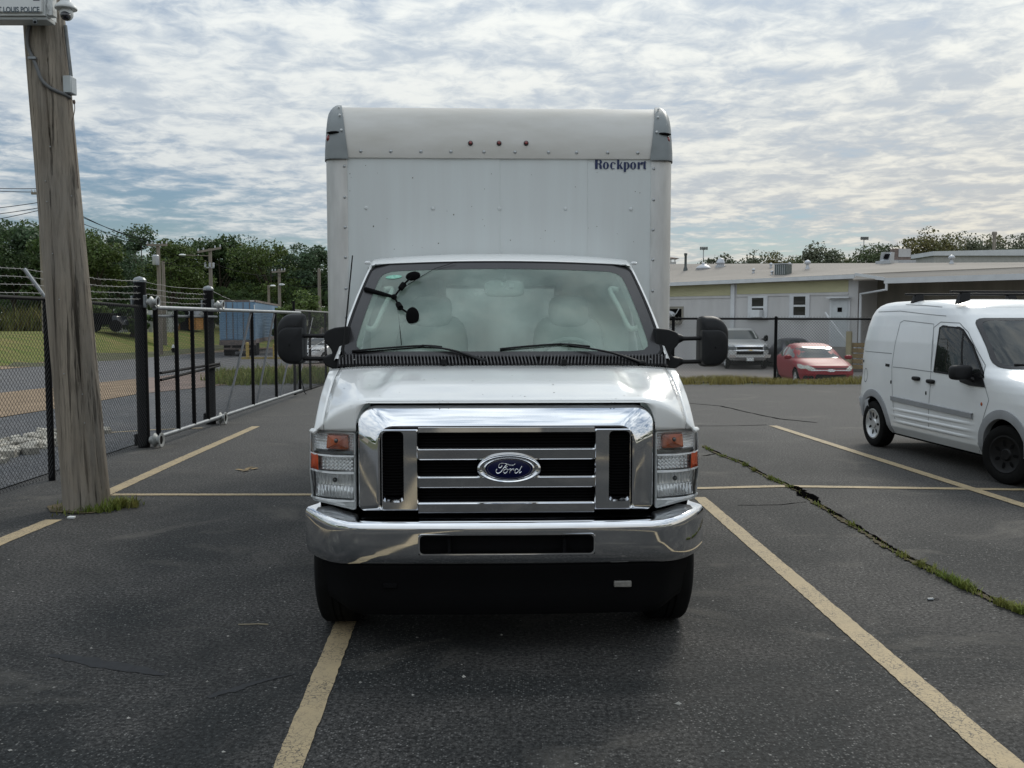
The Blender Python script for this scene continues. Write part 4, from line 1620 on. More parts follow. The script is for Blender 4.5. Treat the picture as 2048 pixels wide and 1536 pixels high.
# ---------------- inside the cab
m = MB(); m.hexa([(-.92, .93, 1.30), (.92, .93, 1.30), (.92, 1.30, 1.25), (-.92, 1.30, 1.25), (-.90, .90, 1.515), (.90, .90, 1.515), (.90, 1.22, 1.50), (-.90, 1.22, 1.50)])
dash = m.build('dashboard', M_INT, truck, bevel=.02)
m = MB(); m.grid(ellipsoid(Matrix.Translation((.42, 1.10, 1.50)), .26, .12, .05, .7, .6), close=True); m.build('gauge_hood', M_INT_D, dash)
swc = Vector((.42, 1.26, 1.45)); SWM = Matrix.Translation(swc) @ Matrix.Rotation(RAD(-58), 4, 'X')
m = MB(); m.tube([SWM @ Vector((.20 * math.cos(a), .20 * math.sin(a), 0)) for a in [k * 2 * math.pi / 32 for k in range(33)]], .016, n=8)
for a in (0.2, math.pi - .2, -math.pi / 2):
    m.tube([SWM @ Vector((.20 * math.cos(a), .20 * math.sin(a), 0)), SWM @ Vector((.05 * math.cos(a), .05 * math.sin(a), -.02))], .014, n=6)
m.grid(ellipsoid(SWM @ Matrix.Translation((0, 0, -.015)), .075, .07, .03, .7, .7), close=True)
m.build('steering_wheel', M_INT_D, truck, smooth=60)
for s in (-1, 1):
    m = MB(); x = s * .47
    m.grid(ellipsoid(Matrix.Translation((x, 1.78, 1.42)) @ Matrix.Rotation(RAD(-10), 4, 'X'), .25, .075, .36, .5, .55), close=True)
    m.grid(ellipsoid(Matrix.Translation((x, 1.62, 1.05)), .26, .26, .10, .5, .6), close=True)
    m.grid(ellipsoid(Matrix.Translation((x, 1.79, 1.80)), .14, .06, .11, .6, .6), close=True)
    m.build('seat', M_INT_D if s < 0 else M_INT, truck, smooth=60)
    # grab handle on the inner pillar
    m = MB(); g0 = wsurf(s * .885, .78, -.06); g1 = wsurf(s * .925, .36, -.06); dd = Vector((-s * .05, .02, 0))
    m.tube(curve([tuple(g0), tuple(g0 + dd), tuple(g0.lerp(g1, .5) + dd), tuple(g1 + dd), tuple(g1)], 4), .017, n=8); m.build('grab_handle', M_INT_L, truck, smooth=60)
    m = MB(); m.grid([[wsurf(s * 1.0, t, -.012), wsurf(s * .93, t, -.03), wsurf(s * .94, t, -.09)] for t in np.linspace(0, 1, 8)]); m.build('pillar_trim', M_INT_L, truck)
m = MB(); m.grid([[(x, y, ROOFZ - .06 - .05 * abs(x) ** 2) for x in np.linspace(-.84, .84, 9)] for y in (1.44, 1.6, 1.9)]); m.build('headliner', M_INT_L, truck)
m = MB(); m.box(-.90, -.38, 1.885, 1.91, .6, 2.1); m.box(.38, .90, 1.885, 1.91, .6, 2.1); m.box(-.38, .38, 1.886, 1.91, 1.98, 2.1); m.box(-.38, .38, 1.887, 1.91, .6, .8)
m.build('rear_bulkhead', M_INT_L, truck)
m = MB()
for x in (-.41, .41):
    m.box(x - .022, x + .022, 1.86, 1.884, .8, 2.02)
m.build('bulkhead_post', M_PAPER, truck)
m = MB(); m.box(-.97, .97, .95, 1.90, .62, .66); m.build('cab_floor', M_INT_D, truck)
vx, vz = tp(1008, 577, 1.42)
m = MB(); m.grid(ellipsoid(Matrix.Translation((vx, 1.40, vz)), .13, .03, .055, .5, .6), close=True); rv = m.build('interior_mirror', M_INT, truck, smooth=60)
m = MB(); m.tube([(vx, 1.40, vz), (vx, 1.36, vz + .09)], .012, n=6); m.build('mirror_stem', M_INT_D, rv)
m = MB()
x, z = tp(1023, 571, 1.36); m.box(x - .016, x + .016, 1.362, 1.366, z - .012, z + .012)
m.build('mirror_label', M_PAPER, rv)
x, z = tp(1004, 568, 1.36)
m = MB(); m.box(x - .008, x + .008, 1.363, 1.367, z - .010, z + .010); m.build('sensor', M_INT_L, rv)
# two small round mirrors on an arm clamped by the pillar, close to the glass
def onwind(px, py, off):
    lo_, hi_ = .8, 1.6
    for _ in range(40):
        yl = (lo_ + hi_) / 2
        x, z = tp(px, py, yl)
        t = (z - ZB) / (ZT - ZB); sx = x / (WB + (WT_ - WB) * t)
        if .82 + .55 * t + .12 * sx * sx + off > yl:
            lo_ = yl
        else:
            hi_ = yl
    return Vector((x, yl, z))


h0, h1 = onwind(731, 579, -.03), onwind(788, 594, -.05)
m = MB(); m.tube([h0, h0.lerp(h1, .5), h1], [.017, .014, .009], n=8); m.grid(ellipsoid(Matrix.Translation(h1), .018, .016, .018), close=True)
cl = m.build('training_mirror', M_MATTE, truck, smooth=60)
for (e, c_, rx, rz, rot) in (((808, 568), (826, 552), .047, .028, RAD(-12)), ((801, 616), (825, 632), .040, .054, 0)):
    p1, p2 = onwind(*e, -.055), onwind(*c_, -.06)
    m = MB(); m.tube([h1, h1.lerp(p1, .6), p1], .006, n=6)
    m.tube([h1.lerp(p1, .62), p1], [.017, .019], n=8)
    m.tube([p1, p2], .006, n=6); m.build('mirror_arm', M_MATTE, cl)
    m = MB(); m.grid(ellipsoid(Matrix.Translation(p2) @ Matrix.Rotation(rot, 4, 'Y'), rx, .014, rz), close=True); m.build('round_mirror', M_MATTE, cl, smooth=60)
m = MB(); q = [onwind(*p, -.02) for p in ((794, 607), (798, 640), (803, 690))]; m.tube(q, .0022, n=5)
q = [onwind(*p, -.02) for p in ((796, 584), (830, 560), (870, 537), (912, 524))]; m.tube(q, .0018, n=5)
m.build('mirror_wire', M_MATTE, cl)

# ================================================================== the cargo box
YB = 1.95
BW = tw(652, 1341.5, YB + .03, 500)
BI = tw(697, 1300.5, YB, 500)
ZC = tz(312, YB)            # underside of the curved cap
ZTOP = tz(221, YB + .46)
BZ0 = .82
LEN = 6.6
m = MB()
m.grid([[(-BW, y, BZ0), (-BW, y, ZC)] for y in (YB + .12, YB + LEN)]); m.grid([[(BW, y, BZ0), (BW, y, ZC)] for y in (YB + .12, YB + LEN)])
for s in (-1, 1):
    m.grid([[(s * BW, y, ZC), (s * BW, y, ZTOP - .05), (s * (BW - .05), y, ZTOP)] for y in (YB + .47, YB + LEN)])
m.grid([[(-BW, YB + LEN, BZ0), (BW, YB + LEN, BZ0)], [(-BW, YB + LEN, ZTOP - .05), (BW, YB + LEN, ZTOP - .05)]])
m.grid([[(-BW, YB + .12, BZ0), (BW, YB + .12, BZ0)], [(-BW, YB + LEN, BZ0), (BW, YB + LEN, BZ0)]])
cbox = m.build('cargo_box', M_PANEL, truck, smooth=30)
m = MB(); m.grid([[(-BW + .05, y, ZTOP), (BW - .05, y, ZTOP)] for y in (YB + .47, YB + LEN)]); m.build('box_roof', M_TRANSL, cbox)  # unseen roof, made translucent to let light into the cab
m = MB()
xs_ = [-BI - .004, -.61, -.607, -.38, -.001, .002, .38, .61, .613, BI + .004]
m.grid([[(x, YB + (.0035 if k in (3, 5, 8) else 0), z) for k, x in enumerate(xs_)] for z in (BZ0, 1.2, 1.96, 2.4, ZC)], skip=lambda i, j: i < 2 and 3 <= j < 6)
m.build('front_panel', M_PANEL, cbox, smooth=0)
m = MB(); m.box(-BI, BI, YB - .002, YB + .03, ZC - .018, ZC - .006); m.build('cap_seam', M_SEAL, cbox)
for s in (-1, 1):
    pr = [(BI, YB - .004), (BI + .01, YB - .012), (BI + .06, YB - .012)]
    for k in range(9):
        th = RAD(-90 + 90 * k / 8)
        r = BW - BI - .07
        pr.append((BI + .07 + r * math.cos(th), YB - .012 + r + r * math.sin(th)))
    pr += [(BW, YB + .30), (BW - .01, YB + .30), (BI, YB + .02)]
    pr = [(s * x, y) for x, y in pr]
    m = MB(); m.prism(pr, lambda x, y: (x, y, BZ0), lambda x, y: (x, y, ZC + .02)); m.build('corner_post', M_ALU, cbox, smooth=40)
# curved cap
R_ = ZTOP - ZC
m = MB()
prof = []
for k in range(17):
    th = RAD(90 * k / 16)
    prof.append((YB - .012 + .46 * (1 - math.cos(th)), ZC + R_ * math.sin(th)))
xc = tw(682, 1306, YB + .3, 260)
for_x = np.linspace(-xc - .05, xc + .05, 41)
P = [[(x, y, z) for x in for_x] for y, z in [(YB + .0, ZC - .022), (YB - .012, ZC - .018)] + prof + [(YB + .6, ZTOP)]]
m.grid(P); m.build('curved_cap', M_COVE, cbox, smooth=60)
m = MB()
for _ in range(34):
    x_, z_ = rg_.uniform(-BI, BI), rg_.uniform(2.05, ZC - .05)
    k_ = rg_.choice((.0018, .0022, .003, .0045))
    m.grid(ellipsoid(Matrix.Translation((x_, YB, z_)), k_, .001, k_ * rg_.uniform(.8, 1.6), n=6, m=4), close=True)
o = m.build('dirt_specks', M_SEAL, cbox); o['kind'] = 'stuff'
# moulded corner castings
for s in (-1, 1):
    rows = []
    x_in0, x_out = BI - .008, BW + .012
    xin_top = tw(680, 1309, YB + .42, 222)
    for k in range(-2, 17):
        if k < 0:
            y, z = YB - .03, ZC - .03 + .03 * (k + 2) * .5
            nz_, ny_ = 0, -1
            f = 0
        else:
            th = RAD(90 * k / 16)
            y, z = YB - .024 + .470 * (1 - math.cos(th)), ZC + (R_ + .014) * math.sin(th)
            f = k / 16
        xin = x_in0 + (xin_top - x_in0) * (f ** 1.1)
        xo = x_out - .055 * sstep(f, .55, 1.0)
        row = []
        for j in range(11):
            u = j / 10
            x = xin + (xo - xin) * (1 - (1 - u) ** 1.0)
            rr = max(0, (u - .55) / .45)
            back = .12 * (1 - math.sqrt(max(0, 1 - rr * rr)))
            dn = .055 * (1 - math.sqrt(max(0, 1 - rr * rr * .96))) * f
            groove = .012 * math.exp(-((z - (ZC + .150)) / .016) ** 2) * sstep(u, .40, .7)
            shelf = -.010 * sstep(z, ZC + .075, ZC + .06) * sstep(u, -.1, .5)
            row.append((s * x, y + back + groove + shelf, z - dn))
        row.append((s * xo, y + .45, z - .10 * f))
        row.insert(0, (s * xin, y + .02, z - .01 * f))
        rows.append(row)
    m = MB(); m.grid(rows); m.build('corner_casting', M_CAST, cbox, smooth=45)
    x, z = tp(658 if s < 0 else 1334, 280 if s < 0 else 283, YB + .07)
    m = MB(); m.grid(ellipsoid(Matrix.Translation((s * (abs(x) - .004), YB + .022, z)), .016, .022, .024), close=True); m.build('marker_light', M_RED_L, cbox)
    m = MB(); m.grid(ellipsoid(Matrix.Translation((s * (BW - .058), YB + .012, z + .040)) @ Matrix.Rotation(s * .08, 4, 'Y'), .045, .020, .010), close=True); m.build('casting_slot', M_MATTE, cbox, smooth=60)
    for k, (pyl, yy) in enumerate(((233, .40), (249, .26), (274, .13))):
        f = (310 - pyl) / 90
        th = math.asin(min(1, f))
        y, z = YB - .034 + .475 * (1 - math.cos(th)), ZC + (R_ + .02) * math.sin(th)
        xin = x_in0 + (xin_top - x_in0) * ((th / (math.pi / 2)) ** 1.1) + .022
        m = MB(); m.grid(ellipsoid(Matrix.Translation((s * xin, y, z)), .009, .008, .008, n=8, m=5), close=True); m.build('casting_rivet', M_PAPER, cbox)
# rivets (one mesh, many copies)
m = MB(); m.lathe([(.0125, 0), (.011, .005), (.006, .008), (.0, .009)], Matrix.Rotation(math.pi / 2, 4, 'X'), 12)
riv = m.build('rivet', M_BOLT, cbox, smooth=60)
first = True


def rivet(x, y, z, k=1.0):
    global first
    o = riv if first else clone(riv, 'rivet', cbox)
    first = False
    o.location = (x, y, z)
    o.scale = (k, k, k)


for px in (722, 782, 842, 902, 968, 1030, 1097, 1153, 1215, 1275):
    x, z = tp(px, 303 + (px - 722) * .006, YB)
    th = math.asin((z - ZC) / R_) if z > ZC else 0
    rivet(x, YB - .012 + .46 * (1 - math.cos(th)) + .002, z)
for py in (333, 395, 455, 515, 577, 635, 697):
    for px, d in ((692, 0), (1304, 5)):
        x, z = tp(px, py + d, YB)
        rivet(SG(x) * (BI + .018), YB - .0105, z, .9)
for px in (732, 866, 999, 1131, 1262):
    x, z = tp(px, 416 + (px - 732) * .004, YB)
    o = clone(riv, 'panel_rivet', cbox); o.data = riv.data.copy(); o.data.materials[0] = M_PANEL
    o.location = (x, YB, z); o.scale = (1.1, .7, 1.1)
for px in (941, 998, 1052):
    x, z = tp(px, 287.5, YB + .01)
    th = math.asin((z - ZC) / R_)
    y = YB - .012 + .46 * (1 - math.cos(th))
    Mx = Matrix.Translation((x, y, z)) @ Matrix.Rotation(math.pi / 2 - th, 4, 'X') if False else Matrix.Translation((x, y, z)) @ Matrix.Rotation(math.pi / 2 - th * .9, 4, 'X')
    m = MB(); m.lathe([(.017, -.002), (.017, .008), (.0135, .013)], Mx, 16); m.build('light_bezel', M_BLACK, cbox)
    m = MB(); m.lathe([(.0132, .010), (.008, .018), (0, .020)], Mx, 14); m.build('marker_light', M_RED_L, cbox, smooth=60)

# "Rockport" in heavy navy serif-like strokes
m = MB()
X0, Zb = tp(1190, 338, YB); X1 = tp(1292, 338, YB)[0]
capH = tz(319, YB) - tz(338, YB)
UW = X1 - X0
lay = [0]


def flat(poly):
    lay[0] += 1
    y = YB - .0012 - .00025 * lay[0]
    m.add([(X0 + u * UW, y, Zb + v * capH) for u, v in poly], [tuple(range(len(poly)))])


def annulus(cx, cz, rx, rz, ix, iz, a0=0, a1=360, n=28):
    lay[0] += 1
    y = YB - .0012 - .00025 * lay[0]
    vs, fs = [], []
    for k in range(n + 1):
        th = RAD(a0 + (a1 - a0) * k / n)
        vs.append((X0 + (cx + rx * math.cos(th)) * UW, y, Zb + (cz + rz * math.sin(th)) * capH))
        vs.append((X0 + (cx + ix * math.cos(th)) * UW, y, Zb + (cz + iz * math.sin(th)) * capH))
    for k in range(n):
        fs.append((2 * k, 2 * k + 1, 2 * k + 3, 2 * k + 2))
    m.add(vs, fs)


flat([(.0, 0), (.052, 0), (.052, 1), (.0, 1)])                                   # R
annulus(.075, .75, .062, .25, .020, .165, -90, 90)
flat([(.045, 1), (.045, .915), (.08, .915), (.08, 1)]); flat([(.045, .585), (.045, .5), (.08, .5), (.08, .585)])
flat([(.075, .52), (.115, .50), (.132, .30), (.132, .06), (.150, .0), (.098, .0), (.086, .08), (.086, .36)])
annulus(.212, .36, .060, .39, .018, .33)                                          # o
annulus(.350, .36, .056, .39, .016, .33, 50, 310)                                 # c
flat([(.372, .52), (.398, .50), (.402, .64), (.380, .70)])
flat([(.430, 0), (.474, 0), (.474, 1), (.430, 1)])                                # k
flat([(.468, .36), (.512, .73), (.534, .73), (.486, .33)]); flat([(.476, .42), (.500, .46), (.552, .0), (.500, .0)])
flat([(.562, -.30), (.606, -.30), (.606, .73), (.562, .73)])                      # p
annulus(.618, .36, .058, .39, .016, .33, -120, 120)
annulus(.745, .36, .060, .39, .018, .33)                                          # o
flat([(.832, 0), (.876, 0), (.876, .73), (.832, .73)])                            # r
annulus(.912, .50, .036, .25, .016, .12, 30, 170); flat([(.892, .62), (.898, .46), (.928, .46), (.934, .66)])
flat([(.946, .10), (.952, .02), (.975, .0), (1.0, .0), (1.0, .07), (.990, .10), (.988, .9), (.960, .80), (.946, .72)])  # t
flat([(.926, .66), (1.004, .66), (1.004, .735), (.926, .735)])
m.build('lettering', M_NAVY, cbox, smooth=0, fix=False)
# ================================================================== vehicles built from stacked outlines
class RingBody:
    """closed body from horizontal outlines; keys: (z, rear l, front l, half width, n)"""
    def __init__(self, keys):
        self.k = np.array(keys, float)

    def at_z(self, z):
        k = self.k
        return [float(np.interp(z, k[:, 0], k[:, i])) for i in range(1, 5)]

    def side(self, l, z):
        lr, lf, w, n = self.at_z(z)
        mid = (lr + lf) / 2; h = (lf - lr) / 2
        u = min(1.0, abs((l - mid) / h))
        return w * (1 - u ** n) ** (1 / n)

    def front(self, y, z, rear=False):
        lr, lf, w, n = self.at_z(z)
        mid = (lr + lf) / 2; h = (lf - lr) / 2
        u = min(1.0, abs(y / w))
        return mid + (-h if rear else h) * (1 - u ** n) ** (1 / n)

    def mesh(self, nz=46, nphi=96):
        k = self.k
        zs = sorted(set(list(np.linspace(k[0, 0], k[-1, 0], nz)) + list(k[:, 0])))
        rows = []
        for z in zs:
            lr, lf, w, n = self.at_z(z)
            mid = (lr + lf) / 2; h = (lf - lr) / 2
            row = []
            fi = np.linspace(0, 2 * math.pi, 2401)
            c, s = np.cos(fi), np.sin(fi)
            X = mid + h * np.sign(c) * np.abs(c) ** (2 / n)
            Y = w * np.sign(s) * np.abs(s) ** (2 / n)
            D = np.concatenate([[0], np.cumsum(np.hypot(np.diff(X), np.diff(Y)))])
            q = D[-1] * (np.arange(nphi) + .5) / nphi
            row = [(float(a), float(b), z) for a, b in zip(np.interp(q, D, X), np.interp(q, D, Y))]
            rows.append(row)
        m = MB()
        m.grid(rows, close=True)
        m.f.append(tuple(range(nphi - 1, -1, -1)))
        m.f.append(tuple(len(m.v) - nphi + i for i in range(nphi)))
        return m


def cut(o, cutters):
    """cut wheel openings and bake the result"""
    for c in cutters:
        b = o.modifiers.new('cut', 'BOOLEAN')
        b.operation = 'DIFFERENCE'; b.object = c; b.solver = 'EXACT'; b.material_mode = 'TRANSFER'
    dg = bpy.context.evaluated_depsgraph_get()
    me = bpy.data.meshes.new_from_object(o.evaluated_get(dg))
    bmt = bmesh.new(); bmt.from_mesh(me)
    bmesh.ops.triangulate(bmt, faces=[f for f in bmt.faces if len(f.verts) > 4])
    bmt.to_mesh(me); bmt.free()
    o.modifiers.clear()
    alt = o.data
    o.data = me
    me.polygons.foreach_set('use_smooth', [True] * len(me.polygons))
    me.set_sharp_from_angle(angle=RAD(38))
    for c in cutters:
        bpy.data.objects.remove(c)


def cyl_cutter(l, z, r, w, side, parent):
    m = MB()
    m.lathe([(r, -w), (r, w)], Matrix.Translation((l, side, z)) @ Matrix.Rotation(math.pi / 2, 4, 'X'), 40)
    return m.build('cutter', M_MATTE, parent, smooth=0)


def car_wheel(l, y, R, w, s, parent, capmat, spokes=8, steer=0.0):
    M = Matrix.Translation((l, y, R)) @ Matrix.Rotation(steer, 4, 'Z') @ Matrix.Rotation(math.pi / 2 * (-s), 4, 'X')
    # local z now points outward
    h = w / 2
    m = MB()
    rr = R * .66
    m.lathe([(rr, -h * .9), (rr + .02, -h), (R - .04, -h), (R - .01, -h * .85), (R, -h * .6), (R, h * .6), (R - .01, h * .85), (R - .04, h), (rr + .02, h), (rr, h * .9)], M, 40, caps=False)
    ty = m.build('wheel', M_RUB, parent, smooth=40)
    m = MB()
    m.lathe([(0, h * .78), (rr * .25, h * .80), (rr * .32, h * .66), (rr * .8, h * .70), (rr * .92, h * .92), (rr * 1.0, h * .9), (rr * 1.0, -h * .8)], M, 40)
    cp = m.build('hubcap', capmat, ty, smooth=40)
    m = MB()
    for k in range(spokes):
        a = 2 * math.pi * k / spokes
        P = [M @ Vector((rr * (.58 + .17 * math.cos(t)) * math.cos(a) - rr * .085 * math.sin(t) * math.sin(a), rr * (.58 + .17 * math.cos(t)) * math.sin(a) + rr * .085 * math.sin(t) * math.cos(a), h * .73)) for t in [2 * math.pi * q / 10 for q in range(10)]]
        m.add(P, [tuple(range(10))])
    m.build('hubcap_slots', M_MATTE, cp, smooth=0)['kind'] = 'stuff'
    return ty


def arch_band(m, body, l, z, r0, r1, s, off=.012, a0=-8, a1=188, n=30, taper=True):
    rows = []
    for k in range(n + 1):
        th = RAD(a0 + (a1 - a0) * k / n)
        row = []
        for (r, o_) in ((r0, -.05), (r0, off), ((r0 + r1) / 2, off + .006), (r1, off), (r1 + .004, -.004)):
            ll, zz = l + r * math.cos(th), z + r * math.sin(th)
            zz = max(zz, body.k[0, 0] + .002)
            row.append((ll, s * (body.side(ll, zz) + o_), zz))
        rows.append(row)
    m.grid(rows)


def on_side(body, s, off):
    return lambda l, z: Vector((l, s * (body.side(l, z) + off), z))


def ribbon_on(m, pts, fn, w):
    """thin raised strip along points (l, z) on a surface"""
    rows = []
    for i, p in enumerate(pts):
        a = Vector(pts[max(0, i - 1)]); b = Vector(pts[min(len(pts) - 1, i + 1)])
        t = (b - a)
        t = t / max(1e-9, t.length)
        nn = Vector((-t.y, t.x)) * w / 2
        rows.append([fn(p[0] + nn.x, p[1] + nn.y), fn(p[0] - nn.x, p[1] - nn.y)])
    m.grid(rows)


def line_pts(a, b, n=8):
    return [(a[0] + (b[0] - a[0]) * k / n, a[1] + (b[1] - a[1]) * k / n) for k in range(n + 1)]


# ================================================================== THE WHITE CARGO VAN
VA = RAD(-85.6)
vf = Vector((math.cos(VA), math.sin(VA), 0)); vl = Vector((-vf.y, vf.x, 0))
VB = RingBody([(0.24, 0.16, 4.52, 0.78, 7), (0.34, 0.05, 4.64, 0.845, 7), (0.5, 0, 4.68, 0.875, 7), (0.7, -0.01, 4.66, 0.888, 7), (0.86, 0, 4.61, 0.892, 6.5), (0.97, 0.005, 4.5, 0.892, 6), (1.04, 0.01, 4.32, 0.89, 6), (1.1, 0.015, 4.08, 0.888, 6),
               (1.15, 0.02, 3.78, 0.885, 6), (1.22, 0.03, 3.53, 0.88, 6), (1.45, 0.08, 3.27, 0.855, 6.5), (1.65, 0.14, 3.03, 0.826, 6.5), (1.8, 0.2, 2.83, 0.8, 6), (1.88, 0.25, 2.69, 0.775, 5.5), (1.93, 0.3, 2.56, 0.745, 5), (1.965, 0.38, 2.41, 0.7, 4.5), (1.985, 0.48, 2.25, 0.63, 4), (1.998, 0.7, 1.98, 0.45, 3), (2.004, 1.1, 1.48, 0.2, 2.5)])
rw = gnd(1745, 892)
RWL, FWL = .74, 3.72
van_o = rw - vf * RWL + vl * .86
van_o.z = 0
van = thing('cargo_van', 'white high-roofed cargo van with grey wheel arches and black roof bars', 'van', van_o, VA)
VI = (Matrix.Translation(van_o) @ Matrix.Rotation(VA, 4, 'Z')).inverted()


def vp(px, py):
    """(l, z) on the near flank of the van at a pixel"""
    o = VI @ Vector((0, 0, CAM_H)); d = VI.to_3x3() @ ray(px, py)
    y = -.875
    for _ in range(6):
        k = (y - o.y) / d.y
        l, z = o.x + d.x * k, o.z + d.z * k
        y = -VB.side(min(4.2, max(.05, l)), min(1.99, max(.25, z)))
    return (l, z)


body = VB.mesh(64, 200).build('body', M_WHITE2, van, smooth=38)
WR = .315
cut(body, [cyl_cutter(l, WR, .385, .42, sd, van) for l in (RWL, FWL) for sd in (-.82, .82)])
m = MB()
for l in (RWL, FWL):
    m.box(l - .37, l + .37, -.62, .62, .26, .70)
m.box(.3, 4.4, -.70, .70, .20, .30)
m.build('underbody', M_MATTE, van)
M_ARCH = pm('arch_grey', (0.30, 0.31, 0.325), rough=0.55, var=0.12, vscale=6)
for s in (-1, 1):
    for l in (RWL, FWL):
        m = MB(); arch_band(m, VB, l, WR, .38, .475, s); m.build('wheel_arch', M_ARCH, van, smooth=50)
        car_wheel(l, s * .775, WR, .205, s, van, M_HUBCAP if l == RWL else M_BLACK, 7, steer=(RAD(14) if l == FWL else 0))
sd = on_side(VB, -1, .004)
sd2 = on_side(VB, -1, .0025)
# side window with divider
wp = [vp(*p) for p in ((1868, 744), (1873, 705), (1880, 655), (1886, 651), (1920, 654), (1928, 659), (1948, 690), (1968, 745), (1969, 756), (1920, 752))]
m = MB(); m.panel(wp, on_side(VB, -1, .007), rings=(1, .8, .55, .3)); win = m.build('side_window', M_GLASS_CAR, van, smooth=60)
m = MB(); m.ring([[on_side(VB, -1, .010)(*p) for p in wp], [on_side(VB, -1, .010)(*p) for p in inset(wp, .020)]]); m.build('window_seal', M_BLACK, win)
m = MB(); ribbon_on(m, line_pts(vp(1929, 661), vp(1924, 752)), on_side(VB, -1, .0105), .022); m.build('window_divider', M_BLACK, win)
m = MB(); m.panel(inset(wp, -.004), on_side(VB, -1, .004), rings=(1, .8, .55, .3)); m.build('window_backing', M_MATTE, win)
# lower black corner behind the mirror
m = MB(); m.panel([vp(*p) for p in ((1916, 754), (1965, 742), (1972, 775), (1940, 771), (1922, 764))], on_side(VB, -1, .013)); m.build('mirror_base', M_BLACK, van)
# far side window and rear doors' glass
fw = MB(); fw.panel(rpoly([(2.6, 1.17), (3.6, 1.17), (3.15, 1.72), (2.65, 1.74)], .06), on_side(VB, 1, .004)); fw.build('side_window', M_MATTE, van)
# windscreen
ws = rpoly([(-.78, 1.215), (.78, 1.215), (.70, 1.76), (-.70, 1.76)], .10)
m = MB(); m.panel(dens(ws, 6), lambda y, z: Vector((VB.front(y, z) + .016, y, z)), rings=(1, .9, .75, .5, .25)); wsx = m.build('windshield', M_GLASS_CAR, van, smooth=60)
m = MB(); m.panel(dens(inset(ws, -.005), 6), lambda y, z: Vector((VB.front(y, z) + .010, y, z)), rings=(1, .9, .75, .5, .25)); m.build('windshield_backing', pm('cab_shade', (0.05, 0.055, 0.055), rough=0.6), wsx, smooth=60)
wsd = dens(ws, 6); wsi = dens(inset(ws, .035), 6)
m = MB(); m.ring([[Vector((VB.front(y, z) + .019, y, z)) for y, z in wsd], [Vector((VB.front(y, z) + .019, y, z)) for y, z in [(.0 + a * .955, 1.4875 + (b - 1.4875) * .90) for a, b in wsd]]]); m.build('glass_border', M_FRIT, wsx, smooth=60)
m = MB(); m.tube([Vector((VB.front(y, z) + .03, y, z)) for y, z in ((-.62, 1.26), (-.3, 1.25), (0.1, 1.235))], .009, n=6); m.build('wiper', M_BLACK, van)
# seams
m = MB()
seam = [[(vp(1790, 838)), vp(1784, 735), vp(1790, 690), vp(1801, 645), vp(1808, 641), vp(1868, 648), vp(1866, 700), vp(1861, 770), vp(1858, 860)],
        [vp(1786, 734), vp(1808, 736), vp(1866, 744)],
        [vp(1757, 624), vp(1800, 622), vp(1850, 628), vp(1893, 632)], [vp(1812, 609), vp(1852, 611), vp(1885, 614)],
        [vp(1862, 738), vp(1868, 655), vp(1882, 644), vp(1920, 646), vp(1942, 664), vp(1975, 730), vp(1978, 800), vp(1960, 905)],
        [vp(1730, 702), vp(1784, 707)]]
for pl in seam:
    pts = []
    for a, b in zip(pl[:-1], pl[1:]):
        pts += line_pts(a, b, 6)[:-1]
    pts.append(pl[-1])
    ribbon_on(m, pts, sd2, .009)
m.build('door_seams', pm('seam_shadow', (0.22, 0.23, 0.24), rough=0.7), van)
m = MB(); a, b = vp(1727, 722), vp(1779, 731)
m.prism(rpoly([(a[0], a[1] - .018), (b[0], b[1] - .018), (b[0], b[1] + .018), (a[0], a[1] + .018)], .006), lambda l, z: Vector((l, -(VB.side(l, z) - .01), z)), lambda l, z: Vector((l, -(VB.side(l, z) + .007), z))); m.build('door_track', M_BLACK, van)
# moulding with the pressed ribs below it
a, b = vp(1783, 796), vp(1946, 832)
m = MB()
lo = []
for (dz, of) in ((-.036, -.002), (-.030, .018), (.026, .020), (.034, -.002)):
    lo.append([(l, -(VB.side(l, a[1] + (b[1] - a[1]) * (l - a[0]) / (b[0] - a[0]) + dz) + of), a[1] + (b[1] - a[1]) * (l - a[0]) / (b[0] - a[0]) + dz) for l in np.linspace(a[0], b[0], 20)])
m.grid(lo); m.build('side_moulding', M_ARCH, van, smooth=40)
for zc_ in (.575, .495, .415):
    m = MB(); lo = []
    l0, l1 = RWL + .52, FWL - .52
    for (dz, of) in ((-.026, -.002), (-.012, .011), (.010, .011), (.024, -.002)):
        lo.append([(l, -(VB.side(l, zc_ + dz) + of * min(1, 6 * min(l - l0, l1 - l) / (l1 - l0) + .02)), zc_ + dz) for l in np.linspace(l0, l1, 28)])
    m.grid(lo); m.build('door_rib', M_WHITE2, van, smooth=60)
for p in ((1834, 757), (1863, 763)):
    l, z = vp(*p)
    m = MB(); m.grid(ellipsoid(Matrix.Translation((l, -(VB.side(l, z) + .014), z)), .085, .024, .026, .6, .5), close=True)
    m.build('door_handle', M_BLACK, van, smooth=60)
for p in ((1782, 764), (1852, 786)):
    l, z = vp(*p)
    m = MB(); m.grid(ellipsoid(Matrix.Translation((l, -VB.side(l, z), z)), .014, .010, .026), close=True); m.build('door_lock', M_BLACK, van)
l, z = vp(1732, 750)
m = MB(); c_ = [(l + .07 * math.cos(k * math.pi / 16), z + .095 * math.sin(k * math.pi / 16)) for k in range(33)]
ribbon_on(m, c_, sd2, .010); m.build('fuel_flap', pm('flap_shadow', (0.12, 0.13, 0.14), rough=0.7), van)
l, z = vp(1963, 808)
m = MB(); m.grid(ellipsoid(Matrix.Translation((l, -VB.side(l, z), z)), .02, .008, .022), close=True); m.build('side_repeater', M_AMBER_D, van)
